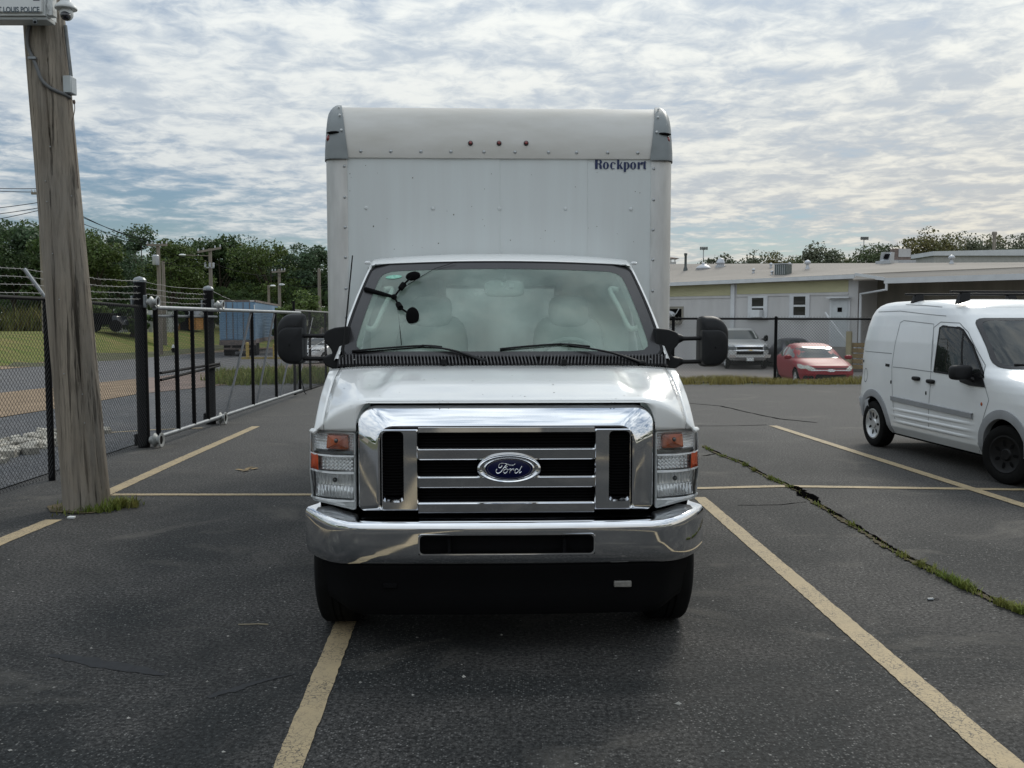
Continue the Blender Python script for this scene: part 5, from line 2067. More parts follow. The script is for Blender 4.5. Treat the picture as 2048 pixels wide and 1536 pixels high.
# mirror
l, z = vp(1922, 746)
cm = Vector((l + .22, -1.02, z + .0))
cm = VI @ at(1921, 745, (VI.inverted() @ cm).y)
m = MB(); m.grid(ellipsoid(Matrix.Translation(cm) @ Matrix.Rotation(RAD(8), 4, 'Z'), .075, .125, .085, .5, .55), close=True)
vm = m.build('door_mirror', M_MIRROR_PL, van, smooth=60)
m = MB(); m.tube([cm + Vector((0, .08, -.05)), Vector((cm.x + .04, -.86, cm.z - .09))], [.04, .05], n=10, flat=.7); m.build('mirror_stalk', M_BLACK, vm)
# bumpers and lamps
m = MB()
lo = []
for (z, of) in ((.36, .0), (.38, .022), (.62, .026), (.66, 0)):
    lo.append([(VB.front(y * VB.at_z(z)[2], z, True) - of, y * VB.at_z(z)[2] * (1 + of * .9), z) for y in np.linspace(-.985, .985, 33)])
m.grid(lo); m.build('rear_bumper', M_ARCH, van, smooth=40)
m = MB(); m.grid([[(l, -(VB.side(l, z) + .012), z) for l in np.linspace(.02, .24, 6)] for z in (.37, .50, .63)]); m.build('rear_bumper_side', M_ARCH, van)
m = MB(); m.grid([[(.012 + .04 * k - .01, -(VB.side(.03 + .04 * k, z) + .016), z) for k in range(3)] for z in (.47, .52, .57)]); m.build('rear_reflector', M_RED_L, van)
for s in (-1, 1):
    m = MB(); m.panel(rpoly([(s * .48, .78), (s * .86, .80), (s * .85, 1.0), (s * .6, .97)], .05), lambda y, z: Vector((VB.front(y, z) + .008, y, z))); m.build('headlight', M_REFL, van)
m = MB(); m.panel(rpoly([(-.42, .72), (.42, .72), (.42, .92), (-.42, .92)], .04), lambda y, z: Vector((VB.front(y, z) + .006, y, z))); m.build('grille', M_BLACK, van)
m = MB(); lo = []
for (z, of) in ((.30, .0), (.33, .02), (.56, .022), (.60, 0)):
    lo.append([(VB.front(y * VB.at_z(z)[2], z) + of, y * VB.at_z(z)[2], z) for y in np.linspace(-.985, .985, 33)])
m.grid(lo); m.build('front_bumper', M_ARCH, van, smooth=40)
# roof bars
for l, w in ((1.42, .60), (2.48, .60)):
    zr = 1.985
    m = MB(); m.box(l - .03, l + .03, -.80, .80, zr + .075, zr + .10); rb = m.build('roof_bar', M_BLACK, van, bevel=.008)
    for s in (-1, 1):
        m = MB(); m.hexa([(l - .06, s * .72, 1.925), (l + .06, s * .72, 1.925), (l + .06, s * .58, 1.975), (l - .06, s * .58, 1.975), (l - .035, s * .68, zr + .078), (l + .035, s * .68, zr + .078), (l + .035, s * .57, zr + .078), (l - .035, s * .57, zr + .078)]); m.build('bar_foot', M_BLACK, rb, bevel=.012)
m = MB()
pts = []
for k in range(12):
    pts.append((2.52 + .0 * k, 0))
mrow = [Vector((VB.front(y, z) - .14, y, z + .012)) for y, z in ((-.72, 1.86), (-.66, 1.93), (-.55, 1.962), (-.3, 1.985))]

# ================================================================== WOODEN POLE BY THE FENCE, WITH ITS CAMERA BOX
def polewood():
    m, nt, b = _nt('pole_wood')
    N, L = nt.nodes, nt.links
    tcn = N.new('ShaderNodeTexCoord')

    def nz(sc, stretch, det=7, dist=.3):
        mp = N.new('ShaderNodeMapping'); mp.inputs['Scale'].default_value = stretch
        L.new(tcn.outputs['Object'], mp.inputs[0])
        n = N.new('ShaderNodeTexNoise'); n.inputs['Scale'].default_value = sc; n.inputs['Detail'].default_value = det; n.inputs['Roughness'].default_value = .62; n.inputs['Distortion'].default_value = dist
        L.new(mp.outputs[0], n.inputs['Vector'])
        return n.outputs[0]

    def rg(v, lo, hi, a=0., c=1.):
        r = N.new('ShaderNodeMapRange'); r.inputs[1].default_value = lo; r.inputs[2].default_value = hi; r.inputs[3].default_value = a; r.inputs[4].default_value = c
        L.new(v, r.inputs[0]); return r.outputs[0]

    def mx(f, a, c):
        n = N.new('ShaderNodeMix'); n.data_type = 'RGBA'
        L.new(f, n.inputs[0])
        for i, v in ((6, a), (7, c)):
            if isinstance(v, tuple): n.inputs[i].default_value = (*v, 1)
            else: L.new(v, n.inputs[i])
        return n.outputs[2]
    g1 = nz(9, (1, 1, .06)); g2 = nz(46, (1, 1, .07), 6, .5); g3 = nz(1.6, (1, 1, .5)); g4 = nz(22, (1, 1, .022), 3, .1)
    c = mx(rg(g1, .35, .68), (0.33, 0.285, 0.23), (0.19, 0.165, 0.135))
    c = mx(rg(g3, .42, .68, 0, .6), c, (0.26, 0.245, 0.225))
    c = mx(rg(g2, .50, .72, 0, .7), c, (0.13, 0.115, 0.095))
    c = mx(rg(g4, .61, .67, 0, .65), c, (0.020, 0.018, 0.016))
    L.new(c, b.inputs['Base Color']); b.inputs['Roughness'].default_value = .9; b.inputs['Specular IOR Level'].default_value = .15
    bp = N.new('ShaderNodeBump'); bp.inputs['Strength'].default_value = .8; bp.inputs['Distance'].default_value = .012
    L.new(rg(g2, .3, .7), bp.inputs['Height'])
    bp2 = N.new('ShaderNodeBump'); bp2.inputs['Strength'].default_value = 1.0; bp2.inputs['Distance'].default_value = .02; bp2.invert = True
    L.new(rg(g4, .58, .66), bp2.inputs['Height']); L.new(bp.outputs[0], bp2.inputs['Normal'])
    L.new(bp2.outputs[0], b.inputs['Normal'])
    return m


pb = gnd(154, 1024)
PYD = pb.y + .2
ptop = at(89, 40, PYD)
pole_dir = (ptop - Vector((pb.x, PYD, 0))) / ptop.z
pole = thing('utility_pole', 'weathered wooden pole standing by the left fence with a camera box on it', 'pole', (pb.x, PYD, 0))


def pole_c(z):
    return Vector((pole_dir.x * z, pole_dir.y * z, z))


def pole_r(z):
    return .200 - .0068 * z + (.008 * math.exp(-z * 6))


m = MB()
rows = []
rp = random.Random(2)
crack_a = RAD(-58)
for k in range(61):
    z = -.05 + 8.0 * k / 60
    row = []
    for i in range(64):
        a = 2 * math.pi * i / 64
        r = pole_r(max(0, z)) + .004 * math.sin(a * 5 + z * .7) + .003 * math.sin(a * 11 + 2 + z * 1.3) + .0015 * math.sin(a * 23 + z * 2.1)
        for (ca, z0, z1, dp, wd) in ((crack_a + .12 * math.sin(z * .9), -.1, 2.6, .035, .045), (crack_a - .35 + .06 * math.sin(z * 1.7), 2.2, 6, .03, .04), (crack_a - .9, .6, 1.9, .014, .045), (crack_a + .4, 1.6, 3.1, .012, .045)):
            d = (a - ca + math.pi) % (2 * math.pi) - math.pi
            r -= dp * math.exp(-(d / wd) ** 2) * sstep(z, z0, z0 + .5) * sstep(z, z1 + .4, z1)
        row.append(pole_c(z) + Vector((r * math.cos(a), r * math.sin(a), 0)))
    rows.append(row)
m.grid(rows, close=True); m.build('shaft', polewood(), pole, smooth=60)


def onpole(px, py, off=.012):
    """point on the near face of the pole at a pixel, in the pole's own space"""
    z = at(px, py, PYD).z
    c = pole_c(z)
    q = at(px, py, PYD + c.y - .18) - Vector((pb.x, PYD, 0))
    dx = q.x - c.x
    r = pole_r(z) + off
    dx = max(-r * .99, min(r * .99, dx))
    return Vector((c.x + dx, c.y - math.sqrt(r * r - dx * dx), q.z))


m = MB()
m.tube(curve([tuple(onpole(*p, .014)) for p in ((60, 44), (54, 66), (54, 92), (66, 116), (76, 140), (84, 160), (100, 176), (120, 184), (133, 187))], 4), .016, n=8)
cb = m.build('conduit', pm('conduit_grey', (0.13, 0.135, 0.14), rough=.5, var=.2), pole, smooth=60)
m = MB(); q = onpole(66, 117, .03); m.box(q.x - .035, q.x + .035, q.y - .01, q.y + .02, q.z - .012, q.z + .012); m.build('conduit_clip', M_GALV, cb, bevel=.004)
jq = onpole(134, 163, .05)
jb = MB(); jb.box(jq.x - .062, jq.x + .008, jq.y - .05, jq.y + .06, jq.z - .075, jq.z + .078)
jo = jb.build('junction_box', pm('box_grey', (0.36, 0.40, 0.43), rough=.5, var=.12), pole, bevel=.008)
m = MB(); m.box(jq.x - .061, jq.x + .007, jq.y - .062, jq.y - .051, jq.z - .072, jq.z + .075); m.build('box_lid', pm('lid_grey', (0.48, 0.52, 0.53), rough=.5, var=.1), jo, bevel=.004)
m = MB(); a, b = onpole(126, 40, .03), onpole(133, 142, .04); m.tube([a, b, Vector((jq.x - .025, jq.y, jq.z + .078))], .017, n=8); m.build('riser_pipe', M_GALV, pole)
m = MB(); pts = [onpole(*p, .01) for p in ((133, 188), (140, 196), (141, 208), (137, 222), (131, 236), (132, 258), (134, 290), (137, 330), (141, 372))]
pts[1] += Vector((.03, 0, 0)); pts[2] += Vector((.035, 0, 0)); pts[3] += Vector((.02, 0, 0))
m.tube(curve([tuple(p) for p in pts], 3), .004, n=5)
m.grid(ellipsoid(Matrix.Translation(pts[1] + Vector((.004, 0, .0))), .012, .01, .022), close=True); m.build('ground_wire', pm('copper_dark', (0.10, 0.07, 0.055), rough=.6), pole)
m = MB(); rr = random.Random(4)
for _ in range(9):
    pyy = rr.uniform(250, 900); q = onpole(75 + (pyy) * .085 + rr.uniform(-20, 30), pyy, .004)
    m.grid(ellipsoid(Matrix.Translation(q), .006, .006, .006, n=6, m=4), close=True)
m.build('nail_heads', M_BOLT, pole)
# weeds round its foot
spots = []
for k in range(70):
    a = rc.uniform(0, 6.283); r = .20 + .17 * rc.random() ** 1.5
    wgt = .08 + 1.7 * max(0, math.cos(a + .35)) ** 2 + .12 * max(0, -math.sin(a))
    spots.append((pb.x + .02 + r * math.cos(a) * (1.25 if math.cos(a) > 0 else 1), PYD + r * math.sin(a), .0, wgt, .5 + .55 * wgt * .6))
o = blades(spots, 560, .11, .06, 14, w=.006, lean=1.1).build('pole_weeds', M_BLADE, smooth=0, fix=False)
o['kind'] = 'stuff'; o['label'] = 'green weeds growing round the foot of the wooden pole'; o['category'] = 'weeds'
m = MB(); m.panel([(pb.x + .36 * math.cos(a) * (1 + .15 * math.sin(3 * a)), PYD - .03 + .26 * math.sin(a) * (1 + .12 * math.cos(5 * a))) for a in [k * math.pi / 12 for k in range(24)]], lambda x, y: (x, y, .009)); structure(m.build('pole_soil', M_CRDIRT, smooth=0))

# camera box with its lettering
yb = PYD + pole_c(4.3).y - .36
BXL, BXR = at(-128, 20, yb).x, at(90, 20, yb).x
BZT, BZB = at(40, -150, yb).z, at(40, 31, yb).z
bo = Vector(((BXL + BXR) / 2, yb, BZB))
cbx = thing('police_camera_box', 'white metal equipment box lettered for the police, fixed high on the wooden pole', 'equipment box', bo)
HW, HH = (BXR - BXL) / 2, BZT - BZB
M_BOXW = pm('equipment_white', (0.62, 0.64, 0.64), rough=.45, var=.1, vscale=3)
m = MB(); m.box(-HW, HW, 0, .20, 0, HH); m.box(-HW + .10, HW - .04, .20, .205, .02, HH - .02)
m.build('case', M_BOXW, cbx, bevel=.012)
m = MB(); m.box(-HW + .012, HW - .012, -.022, -.001, .022, HH - .012); dr = m.build('case_door', pm('case_face', (0.70, 0.72, 0.72), rough=.4, var=.08), cbx, bevel=.012)
m = MB(); m.box(-HW + .05, HW + .0, .02, .18, -.030, -.001); m.build('base_flange', pm('flange_grey', (0.42, 0.44, 0.44), rough=.5, var=.15), cbx, bevel=.006)
for xx in (-HW + .19, HW - .1):
    m = MB(); m.lathe([(.014, -.02), (.014, .0)], Matrix.Translation((xx, .02, -.05)) @ Matrix.Rotation(math.pi / 2, 4, 'X'), 12); m.box(xx - .016, xx + .016, .02, .035, -.06, -.02); m.build('lug', M_GALV, cbx)
m = MB(); m.box(HW + .001, HW + .012, .03, .12, .02, .09); m.tube([(HW + .015, .02, .10), (HW + .02, .03, .06), (HW + .015, .06, .03)], .012, n=6); m.build('hasp', M_LENSEDGE, cbx)


def text(body, size, mat, parent, M, name='lettering', bold=0.0, sx=1.0):
    cu = bpy.data.curves.new(name, 'FONT')
    cu.body = body; cu.size = size; cu.align_x = 'RIGHT'; cu.offset = bold; cu.extrude = 0.0008
    tmp = bpy.data.objects.new('tmp_text', cu)
    col.objects.link(tmp)
    bpy.context.view_layer.update()
    me = bpy.data.meshes.new_from_object(tmp.evaluated_get(bpy.context.evaluated_depsgraph_get()))
    bpy.data.objects.remove(tmp)
    me.transform(M @ Matrix.Diagonal((sx, 1, 1, 1)))
    me.materials.clear(); me.materials.append(mat)
    o = bpy.data.objects.new(name, me)
    col.objects.link(o); o.parent = parent
    return o


tr_ = at(79, 24, yb - .024) - bo
text('ST LOUIS POLICE', .062, M_PRINT, dr, Matrix.Translation((tr_.x, -.0235, tr_.z)) @ Matrix.Rotation(math.pi / 2, 4, 'X'), bold=.0012, sx=.80)
q = at(66, 0, yb - .024) - bo
m = MB(); m.box(q.x, q.x + .055, -.0245, -.0222, q.z - .004, q.z + .03); m.build('printed_mark', M_PRINT, dr)
# dome camera beside it
q = at(132, 18, yb + .05)
dc = thing('dome_camera', 'white domed security camera hanging beside the lettered box on the pole', 'camera', q)
m = MB(); m.lathe([(.090, -.002), (.092, .004), (.086, .02), (.066, .042), (.045, .06), (.04, .20), (.0, .21)], Matrix.Identity(4), 32); m.build('sunshade', M_BOXW, dc, smooth=50)
m = MB(); m.grid(ellipsoid(Matrix.Translation((.004, 0, -.040)), .056, .056, .060), close=True); bl = m.build('camera_ball', M_BOXW, dc, smooth=80)
m = MB(); m.grid(ellipsoid(Matrix.Translation((.008, -.025, -.066)), .044, .046, .040), close=True); m.build('camera_lens', pm('lens_black', (0.004, 0.005, 0.012), rough=.08, coat=.8), bl, smooth=80)
m = MB(); m.tube([(-.04, .0, .12), (BXR - q.x - .005, .03, .12)], .03, n=8); m.box(BXR - q.x + .004, BXR - q.x + .05, -.02, .06, -.06, .10); m.build('bracket', M_BOXW, dc, bevel=.005)

# ================================================================== LEFT FENCE, SLIDING GATE
def mesh_panel(y0, y1, z0, z1, x=FX, pitch=.062, r=.0021, axis='y', h=0.0):
    """chain-link wires woven as two families of diagonals"""
    m = MB()
    H_ = z1 - z0
    n = int((y1 - y0 + H_) / pitch)
    for fam in (0, 1):
        for k in range(n + 1):
            s = y0 - H_ + k * pitch
            a, b = s, s + H_
            ta = max(0, (y0 - a) / H_); tb = min(1, (y1 - a) / H_)
            if tb <= ta:
                continue
            pa = (a + H_ * ta, z0 + H_ * ta if fam == 0 else z1 - H_ * ta)
            pb_ = (a + H_ * tb, z0 + H_ * tb if fam == 0 else z1 - H_ * tb)
            o_ = .0022 if fam == 0 else -.0022
            if axis == 'y':
                m.tube([(x + o_, pa[0], pa[1]), (x + o_, pb_[0], pb_[1])], r, n=3, cap=False)
            else:
                m.tube([(pa[0], x + o_, pa[1]), (pb_[0], x + o_, pb_[1])], r, n=3, cap=False)
    return m


def barb(m, a, b, r, n=14, sag=.03, seed=0, barbs=True):
    """twisted strand with small barbs"""
    rr = random.Random(seed)
    a, b = Vector(a), Vector(b)
    pts = [a.lerp(b, k / n) - Vector((0, 0, sag * 4 * (k / n) * (1 - k / n))) + Vector((0, 0, rr.uniform(-.006, .006) if 0 < k < n else 0)) for k in range(n + 1)]
    m.tube(pts, r, n=4, cap=False)
    if barbs:
        L_ = (b - a).length
        for k in range(int(L_ / .13)):
            q = a.lerp(b, (k + .5) / int(L_ / .13)); t = (k + .5) / int(L_ / .13)
            q = q - Vector((0, 0, sag * 4 * t * (1 - t)))
            m.tube([q + Vector((-.012, 0, .018)), q + Vector((.012, 0, -.018))], r * .8, n=3, cap=False)


def fy(px):
    """depth along the left fence line at a pixel column"""
    return FX / ((px - 1024) / FPX)


def fz(px, py):
    return at(px, py, fy(px)).z


P0Y = fy(100) - .05
ftop = 1.985
fence = thing('chain_link_fence', 'black chain link fence behind the wooden pole with barbed wire on slanted arms', 'fence', (FX, P0Y, 0))
fo = Vector((FX, P0Y, 0))
YA, YB1 = 5.2, fy(290)


def rel(v, o):
    return tuple(Vector(v) - o)


for y in (P0Y, P0Y - 3.0):
    m = MB(); m.tube([(0, y - P0Y, 0), (0, y - P0Y, ftop)], .036, n=14); m.build('post', M_BLKSTEEL, fence)
    m = MB(); m.tube([(.012, y - P0Y, ftop - .03), (-.10, y - P0Y, ftop + .13), (-.22, y - P0Y, ftop + .30)], .022, n=8); m.build('barb_arm', M_GALV, fence)
m = MB(); m.tube([rel((FX, YA, ftop - .02), fo), rel((FX, P0Y, ftop - .02), fo)], .021, n=10); m.build('top_rail', M_BLKSTEEL, fence)
m = MB(); m.tube([rel((FX, P0Y, ftop - .02), fo), rel((FX, YB1 - .02, 1.915), fo)], .021, n=10); m.build('top_rail', M_BLKSTEEL, fence)
m = mesh_panel(YA - P0Y, YB1 - P0Y, .045, 1.945, x=0.022)
o = m.build('wire_mesh', M_WIREB, fence, smooth=0, fix=False); o['kind'] = 'stuff'
# knuckled bottom edge lying close to the ground
TP = 2.30
strands = [(.30, -.22, 2.27), (.21, -.155, 2.19), (.13, -.10, 2.11), (.04, -.03, 2.03)]
for k, (dz, dx, zp) in enumerate(strands):
    m = MB()
    barb(m, rel((FX + dx, YA - .5, ftop + dz), fo), rel((FX + dx, P0Y, ftop + dz), fo), .003, seed=k)
    barb(m, rel((FX + dx, P0Y, ftop + dz), fo), rel((FX, YB1, zp), fo), .003, seed=k + 9)
    m.build('barbed_wire', M_WIREG, fence)

P1Y, P2Y = fy(289), fy(424)
posts = []
for k, (py_, top, lab) in enumerate(((P1Y, 2.27, 'thick black gate post nearest the wooden pole with rollers holding the gate'), (P2Y, 2.25, 'thick black gate post farther along with rollers holding the sliding gate'))):
    gp = thing('gate_post', lab, 'gate post', (FX - .04, py_, 0), 0, 'posts carrying the sliding gate')
    m = MB(); m.tube([(0, 0, 0), (0, 0, top)], .080, n=20); m.build('shaft', M_BLKSTEEL, gp)
    m = MB(); m.lathe([(.086, -.02), (.086, .01), (.064, .04), (.0, .06)], Matrix.Translation((0, 0, top)), 20); m.build('cap', M_GALV, gp)
    for (nm, z, r) in (('top_roller', 1.985, .075), ('bottom_roller', .105, .10)):
        MX = Matrix.Translation((.20, -.04, z)) @ Matrix.Rotation(math.pi / 2, 4, 'Y')
        m = MB(); m.lathe([(.0, -.10), (r * .5, -.10), (r * .55, -.05), (r * .9, -.045), (r, -.03), (r * .55, .0), (r * .55, .03), (r, .05), (r, .062), (r * .82, .064), (r * .6, .05), (.02, .05), (.0, .05)], MX, 24)
        rl_ = m.build(nm, pm('roller_grey', (0.40, 0.41, 0.40), rough=.5, metal=.3, var=.2), gp, smooth=40)
        m = MB(); m.lathe([(r * .2, .0505), (r * .58, .0515), (r * .58, .045)], MX, 20); m.build('roller_recess', M_MATTE, rl_)
        m = MB(); m.box(-.10, .17, -.035, .035, z - .035, z + .035); m.box(-.11, -.08, -.06, .06, z - .08, z + .08)
        if z > 1:
            m.tube([(.09, -.06, z - .08), (.09, -.06, z + .09)], .026, n=10)
        m.build('roller_bracket', M_GALV if z > 1 else M_BLKSTEEL, rl_, bevel=.006)

GX = FX + .14
GY0, GY1 = P1Y + .02, fy(589)
gate = thing('sliding_gate', 'long sliding gate with black uprights, diagonal braces and pale galvanised rails', 'gate', (GX, GY0, 0))
gofs = Vector((GX, GY0, 0))
GL = GY1 - GY0
zt0, zb0 = 1.905, .155
m = MB(); m.tube([(0, 0, zt0), (0, GL, zt0)], .032, n=12); m.build('top_rail', M_GALV, gate)
m = MB(); m.tube([(0, 0, zb0 - .02), (0, GL, zb0 - .03)], .033, n=12); m.build('bottom_rail', M_GALV, gate)
m = MB(); m.tube([(-.05, 0.05, zt0 - .11), (-.05, P2Y - GY0, zt0 - .11)], .02, n=8); m.build('inner_rail', M_GALV, gate)
ups = [fy(px) for px in (334, 367, 396, 490, 538, 587)]
for y in ups:
    m = MB(); m.tube([(0, y - GY0, zb0), (0, y - GY0, zt0 - .02)], .030, n=10); m.build('upright', M_BLKSTEEL, gate)
m = MB(); m.tube([(0, .04, zb0), (0, .04, zt0)], .034, n=10); m.build('upright', M_BLKSTEEL, gate)
M_BRACE = pm('brace_grey', (0.10, 0.105, 0.11), rough=.5, metal=.3, var=.3, vscale=10)
for (ya, yb_) in ((fy(434), fy(489)), (fy(497), fy(537)), (fy(546), fy(586))):
    m = MB(); m.tube([(.0, ya - GY0, zb0), (.0, yb_ - GY0 - .05, zt0 - .05)], .022, n=8); m.build('brace', M_BRACE, gate)
for (a, b) in (((303, 746), (424, 727)), ((303, 760), (424, 731))):
    m = MB(); m.tube([rel((GX - .02, fy(a[0]), fz(*a)), gofs), rel((GX - .02, fy(b[0]), fz(*b)), gofs)], .019, n=8); m.build('mid_rail', M_BLKSTEEL, gate)
m = mesh_panel(0.06, GL, zb0 - .06, zt0 - .04, x=-.045, r=.0021)
o = m.build('wire_mesh', M_WIREB, gate, smooth=0, fix=False); o['kind'] = 'stuff'
m = MB(); m.tube([(.02, GL - .05, .36), (.02, GL + .28, .05), (.02, GL + .42, -.05 + .06)], .014, n=6)
m.build('gate_catch', M_BRACE, gate)
# fence beyond the gate, running on behind the truck
F2 = thing('chain_link_fence', 'black chain link fence continuing beyond the sliding gate toward the back of the lot', 'fence', (FX - .05, GY1 + .2, 0))
f2 = Vector((FX - .05, GY1 + .2, 0))
Y2 = 31.0
for y in (GY1 + .2, fy(624), fy(655), 28.2, 31):
    g_ = gz(FX, y)
    m = MB(); m.tube([(0, y - f2.y, g_), (0, y - f2.y, 1.93 + (.25 if y == GY1 + .2 else 0))], .032, n=10); m.build('post', M_BLKSTEEL, F2)
m = MB(); m.tube([(0, 0, 1.96), (0, Y2 - f2.y, 1.93)], .022, n=8); m.build('top_rail', M_WIREG, F2)
m = MB(); m.tube([(0, 0, .03), (0, Y2 - f2.y, .03 + gz(FX, Y2))], .016, n=8); m.build('bottom_rail', M_BLKSTEEL, F2)
m = mesh_panel(0, Y2 - f2.y, .03, 1.93, x=.02, pitch=.07, r=.0026)
o = m.build('wire_mesh', M_WIREB, F2, smooth=0, fix=False); o['kind'] = 'stuff'
m = MB(); m.tube([(.03, .2, .25), (.03, 1.9, 1.80)], .012, n=6); m.tube([(.03, .6, .95), (.03, 3.6, 1.22)], .010, n=6); m.build('tension_rod', M_WIREG, F2)
# slack strands from the gate posts
for k, (dz, dx, zp) in enumerate(strands):
    m = MB(); barb(m, (FX - .04, P1Y, zp), (FX - .04, P2Y, zp - .02), .0032, seed=30 + k, barbs=k > 0)
    if k == 0:
        e = at(476, 603, fy(476)); barb(m, (FX - .04, P2Y, zp - .02), (FX - .04, e.y, e.z), .006, sag=.01, seed=5, barbs=False)
    tag(m.build('barbed_wire', M_WIREG), ('smooth top strand between the gate posts, trailing down past the second post', 'barbed strand between the gate posts, second from the top', 'barbed strand between the gate posts, third from the top', 'barbed strand between the gate posts, just above the gate rail')[k], 'wire', 'strands between the gate posts')

# ================================================================== RIGHT-HAND FENCE ACROSS THE BACK OF THE LOT
RY = 26.7
rf = thing('chain_link_fence', 'grey mesh fence with black top rail and posts across the back of the lot', 'fence', (4.6, RY, 0))
ro_ = Vector((4.6, RY, 0))
z_t = at(1551, 637, RY).z
for px in (1346, 1551, 1757, 1963):
    q = at(px, 700, RY)
    m = MB(); m.tube([(q.x - ro_.x, 0, -.05), (q.x - ro_.x, 0, z_t + .03)], .045, n=10); m.grid(ellipsoid(Matrix.Translation((q.x - ro_.x, 0, z_t + .03)), .05, .05, .04, n=10, m=6), close=True); m.build('post', M_BLKSTEEL, rf)
m = MB(); m.tube([(-2.0, 0, z_t), (11.5, 0, z_t - .03)], .030, n=10); m.build('top_rail', M_BLKSTEEL, rf)
m = mesh_panel(-2.0, 11.5, -.05, z_t + .05, x=.04, pitch=.085, r=.0050, axis='x')
o = m.build('wire_mesh', pm('mesh_dull', (0.07, 0.073, 0.07), rough=.5, metal=.2, var=.2), rf, smooth=0, fix=False); o['kind'] = 'stuff'
# ================================================================== LONG LOW BUILDING ON THE RIGHT
GR = -.7
BA = Vector((9.0, 54.0, GR)); BRZ = RAD(-45)
bld = thing('industrial_building', 'long low grey building with a yellow panel band and tan roof beyond the right fence', 'building', BA, BRZ)
BIv = (Matrix.Translation(BA) @ Matrix.Rotation(BRZ, 4, 'Z')).inverted()


def bw(px, py, y=0.0):
    o = BIv @ Vector((0, 0, CAM_H)); d = BIv.to_3x3() @ ray(px, py)
    k = (y - o.y) / d.y
    return (o.x + d.x * k, o.z + d.z * k)


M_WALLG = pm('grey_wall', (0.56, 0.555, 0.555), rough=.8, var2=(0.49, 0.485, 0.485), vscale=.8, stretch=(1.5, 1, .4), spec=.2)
M_WALLD = pm('shaded_wall', (0.30, 0.28, 0.24), rough=.9, var2=(0.20, 0.19, 0.165), vscale=.8, stretch=(1.5, 1, .3), spec=.2)  # darker wall tone, with the shade under the canopy put into it
M_YEL = pm('yellow_panel', (0.52, 0.50, 0.33), rough=.7, var2=(0.46, 0.445, 0.29), vscale=1.2, stretch=(.5, 1, 2), spec=.2)
M_ROOF = pm('tan_roof', (0.325, 0.295, 0.262), rough=.9, var2=(0.275, 0.25, 0.222), vscale=.35, stretch=(.4, 1.5, 1), spec=.15)
M_TRIM = pm('white_trim', (0.62, 0.64, 0.66), rough=.6, var=.12, vscale=2)
M_VENT = pm('vent_metal', (0.48, 0.50, 0.53), rough=.4, metal=.4, var=.2)
S1 = bw(1716, 600)[0]
S2 = 26.0
EZ = bw(1500, 561)[1]
ez0, ez1 = bw(1345, 566)[1], bw(1700, 549)[1]
zr0, zr1 = bw(1345, 531, 5.5)[1], bw(2048, 521, 5.5)[1]
m = MB(); m.box(-9, S1, 0, .25, 0, ez1 - .06); m.box(S1 - .25, S1, .25, 2.2, 0, ez1 - .06); m.build('wall', M_WALLG, bld)
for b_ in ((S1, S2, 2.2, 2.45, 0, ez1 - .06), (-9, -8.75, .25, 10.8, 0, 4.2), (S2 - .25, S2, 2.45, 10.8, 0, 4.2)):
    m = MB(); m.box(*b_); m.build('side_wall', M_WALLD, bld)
# panel joints of the siding
for k in range(14):
    s_ = -1.2 + k * 1.22
    if s_ < S1 - .3:
        m = MB(); m.box(s_ - .018, s_ + .018, -.014, -.002, .2, 1.05 + 1.1); m.build('wall_joint', M_WALLG, bld)
# roof
srow = [-9.3, 0, 6, S1, 14, 20, S2 + .3]
m = MB()
ridge = lambda s: zr0 + (zr1 - zr0) * (s + 1) / 16
eave = lambda s: ez0 + (ez1 - ez0) * min(1.3, max(-.4, s / S1))
m.grid([[(s, -.35 if s <= S1 else -.35, eave(s)) for s in srow], [(s, 5.5, ridge(s)) for s in srow], [(s, 11.2, eave(s)) for s in srow]])
rf_ = m.build('roof', M_ROOF, bld, smooth=0)
rf_.modifiers.new('solid', 'SOLIDIFY').thickness = .10; rf_.modifiers['solid'].offset = -1
m = MB(); m.hexa([(-9.3, -.47, eave(-9.3) - .22), (S1, -.47, eave(S1) - .22), (S1, -.36, eave(S1) - .22), (-9.3, -.36, eave(-9.3) - .22), (-9.3, -.47, eave(-9.3) - .02), (S1, -.47, eave(S1) - .02), (S1, -.36, eave(S1) - .02), (-9.3, -.36, eave(-9.3) - .02)]); m.build('gutter', M_TRIM, bld)
# canopy over the recessed part
c0, c1 = bw(1768, 556, -1.0), bw(2048, 547, -1.0)
m = MB(); m.hexa([(c0[0], -1.0, c0[1] - .26), (S2, -1.0, c1[1] - .26), (S2, -.86, c1[1] - .26), (c0[0], -.86, c0[1] - .26), (c0[0], -1.0, c0[1]), (S2, -1.0, c1[1]), (S2, -.86, c1[1]), (c0[0], -.86, c0[1])]); m.build('canopy_gutter', M_TRIM, bld)
m = MB(); m.grid([[(S1 + .1, -.86, c0[1] - .02), (S2, -.86, c1[1] - .02)], [(S1 + .1, -.34, eave(S1) - .02), (S2, -.34, eave(S2) - .02)], [(S1 + .1, 2.3, eave(S1) - .12), (S2, 2.3, eave(S2) - .12)]]); cn = m.build('canopy', M_ROOF, bld, smooth=0)
cn.modifiers.new('solid', 'SOLIDIFY').thickness = .07
m = MB(); a = bw(1722, 546, -.36); b = bw(1768, 552, -1.0)
m.hexa([(S1 + .02, -.48, ez1 - .16), (c0[0] + .02, -1.02, c0[1] - .12), (c0[0] + .02, -.98, c0[1] - .12), (S1 + .02, -.44, ez1 - .16), (S1 + .02, -.48, ez1 + .05), (c0[0] + .02, -1.02, c0[1] + .04), (c0[0] + .02, -.98, c0[1] + .04), (S1 + .02, -.44, ez1 + .05)]); m.build('canopy_end', M_TRIM, bld)
m = MB(); e0 = c0[0] + .1
dpx = bw(1722, 588, -.10)
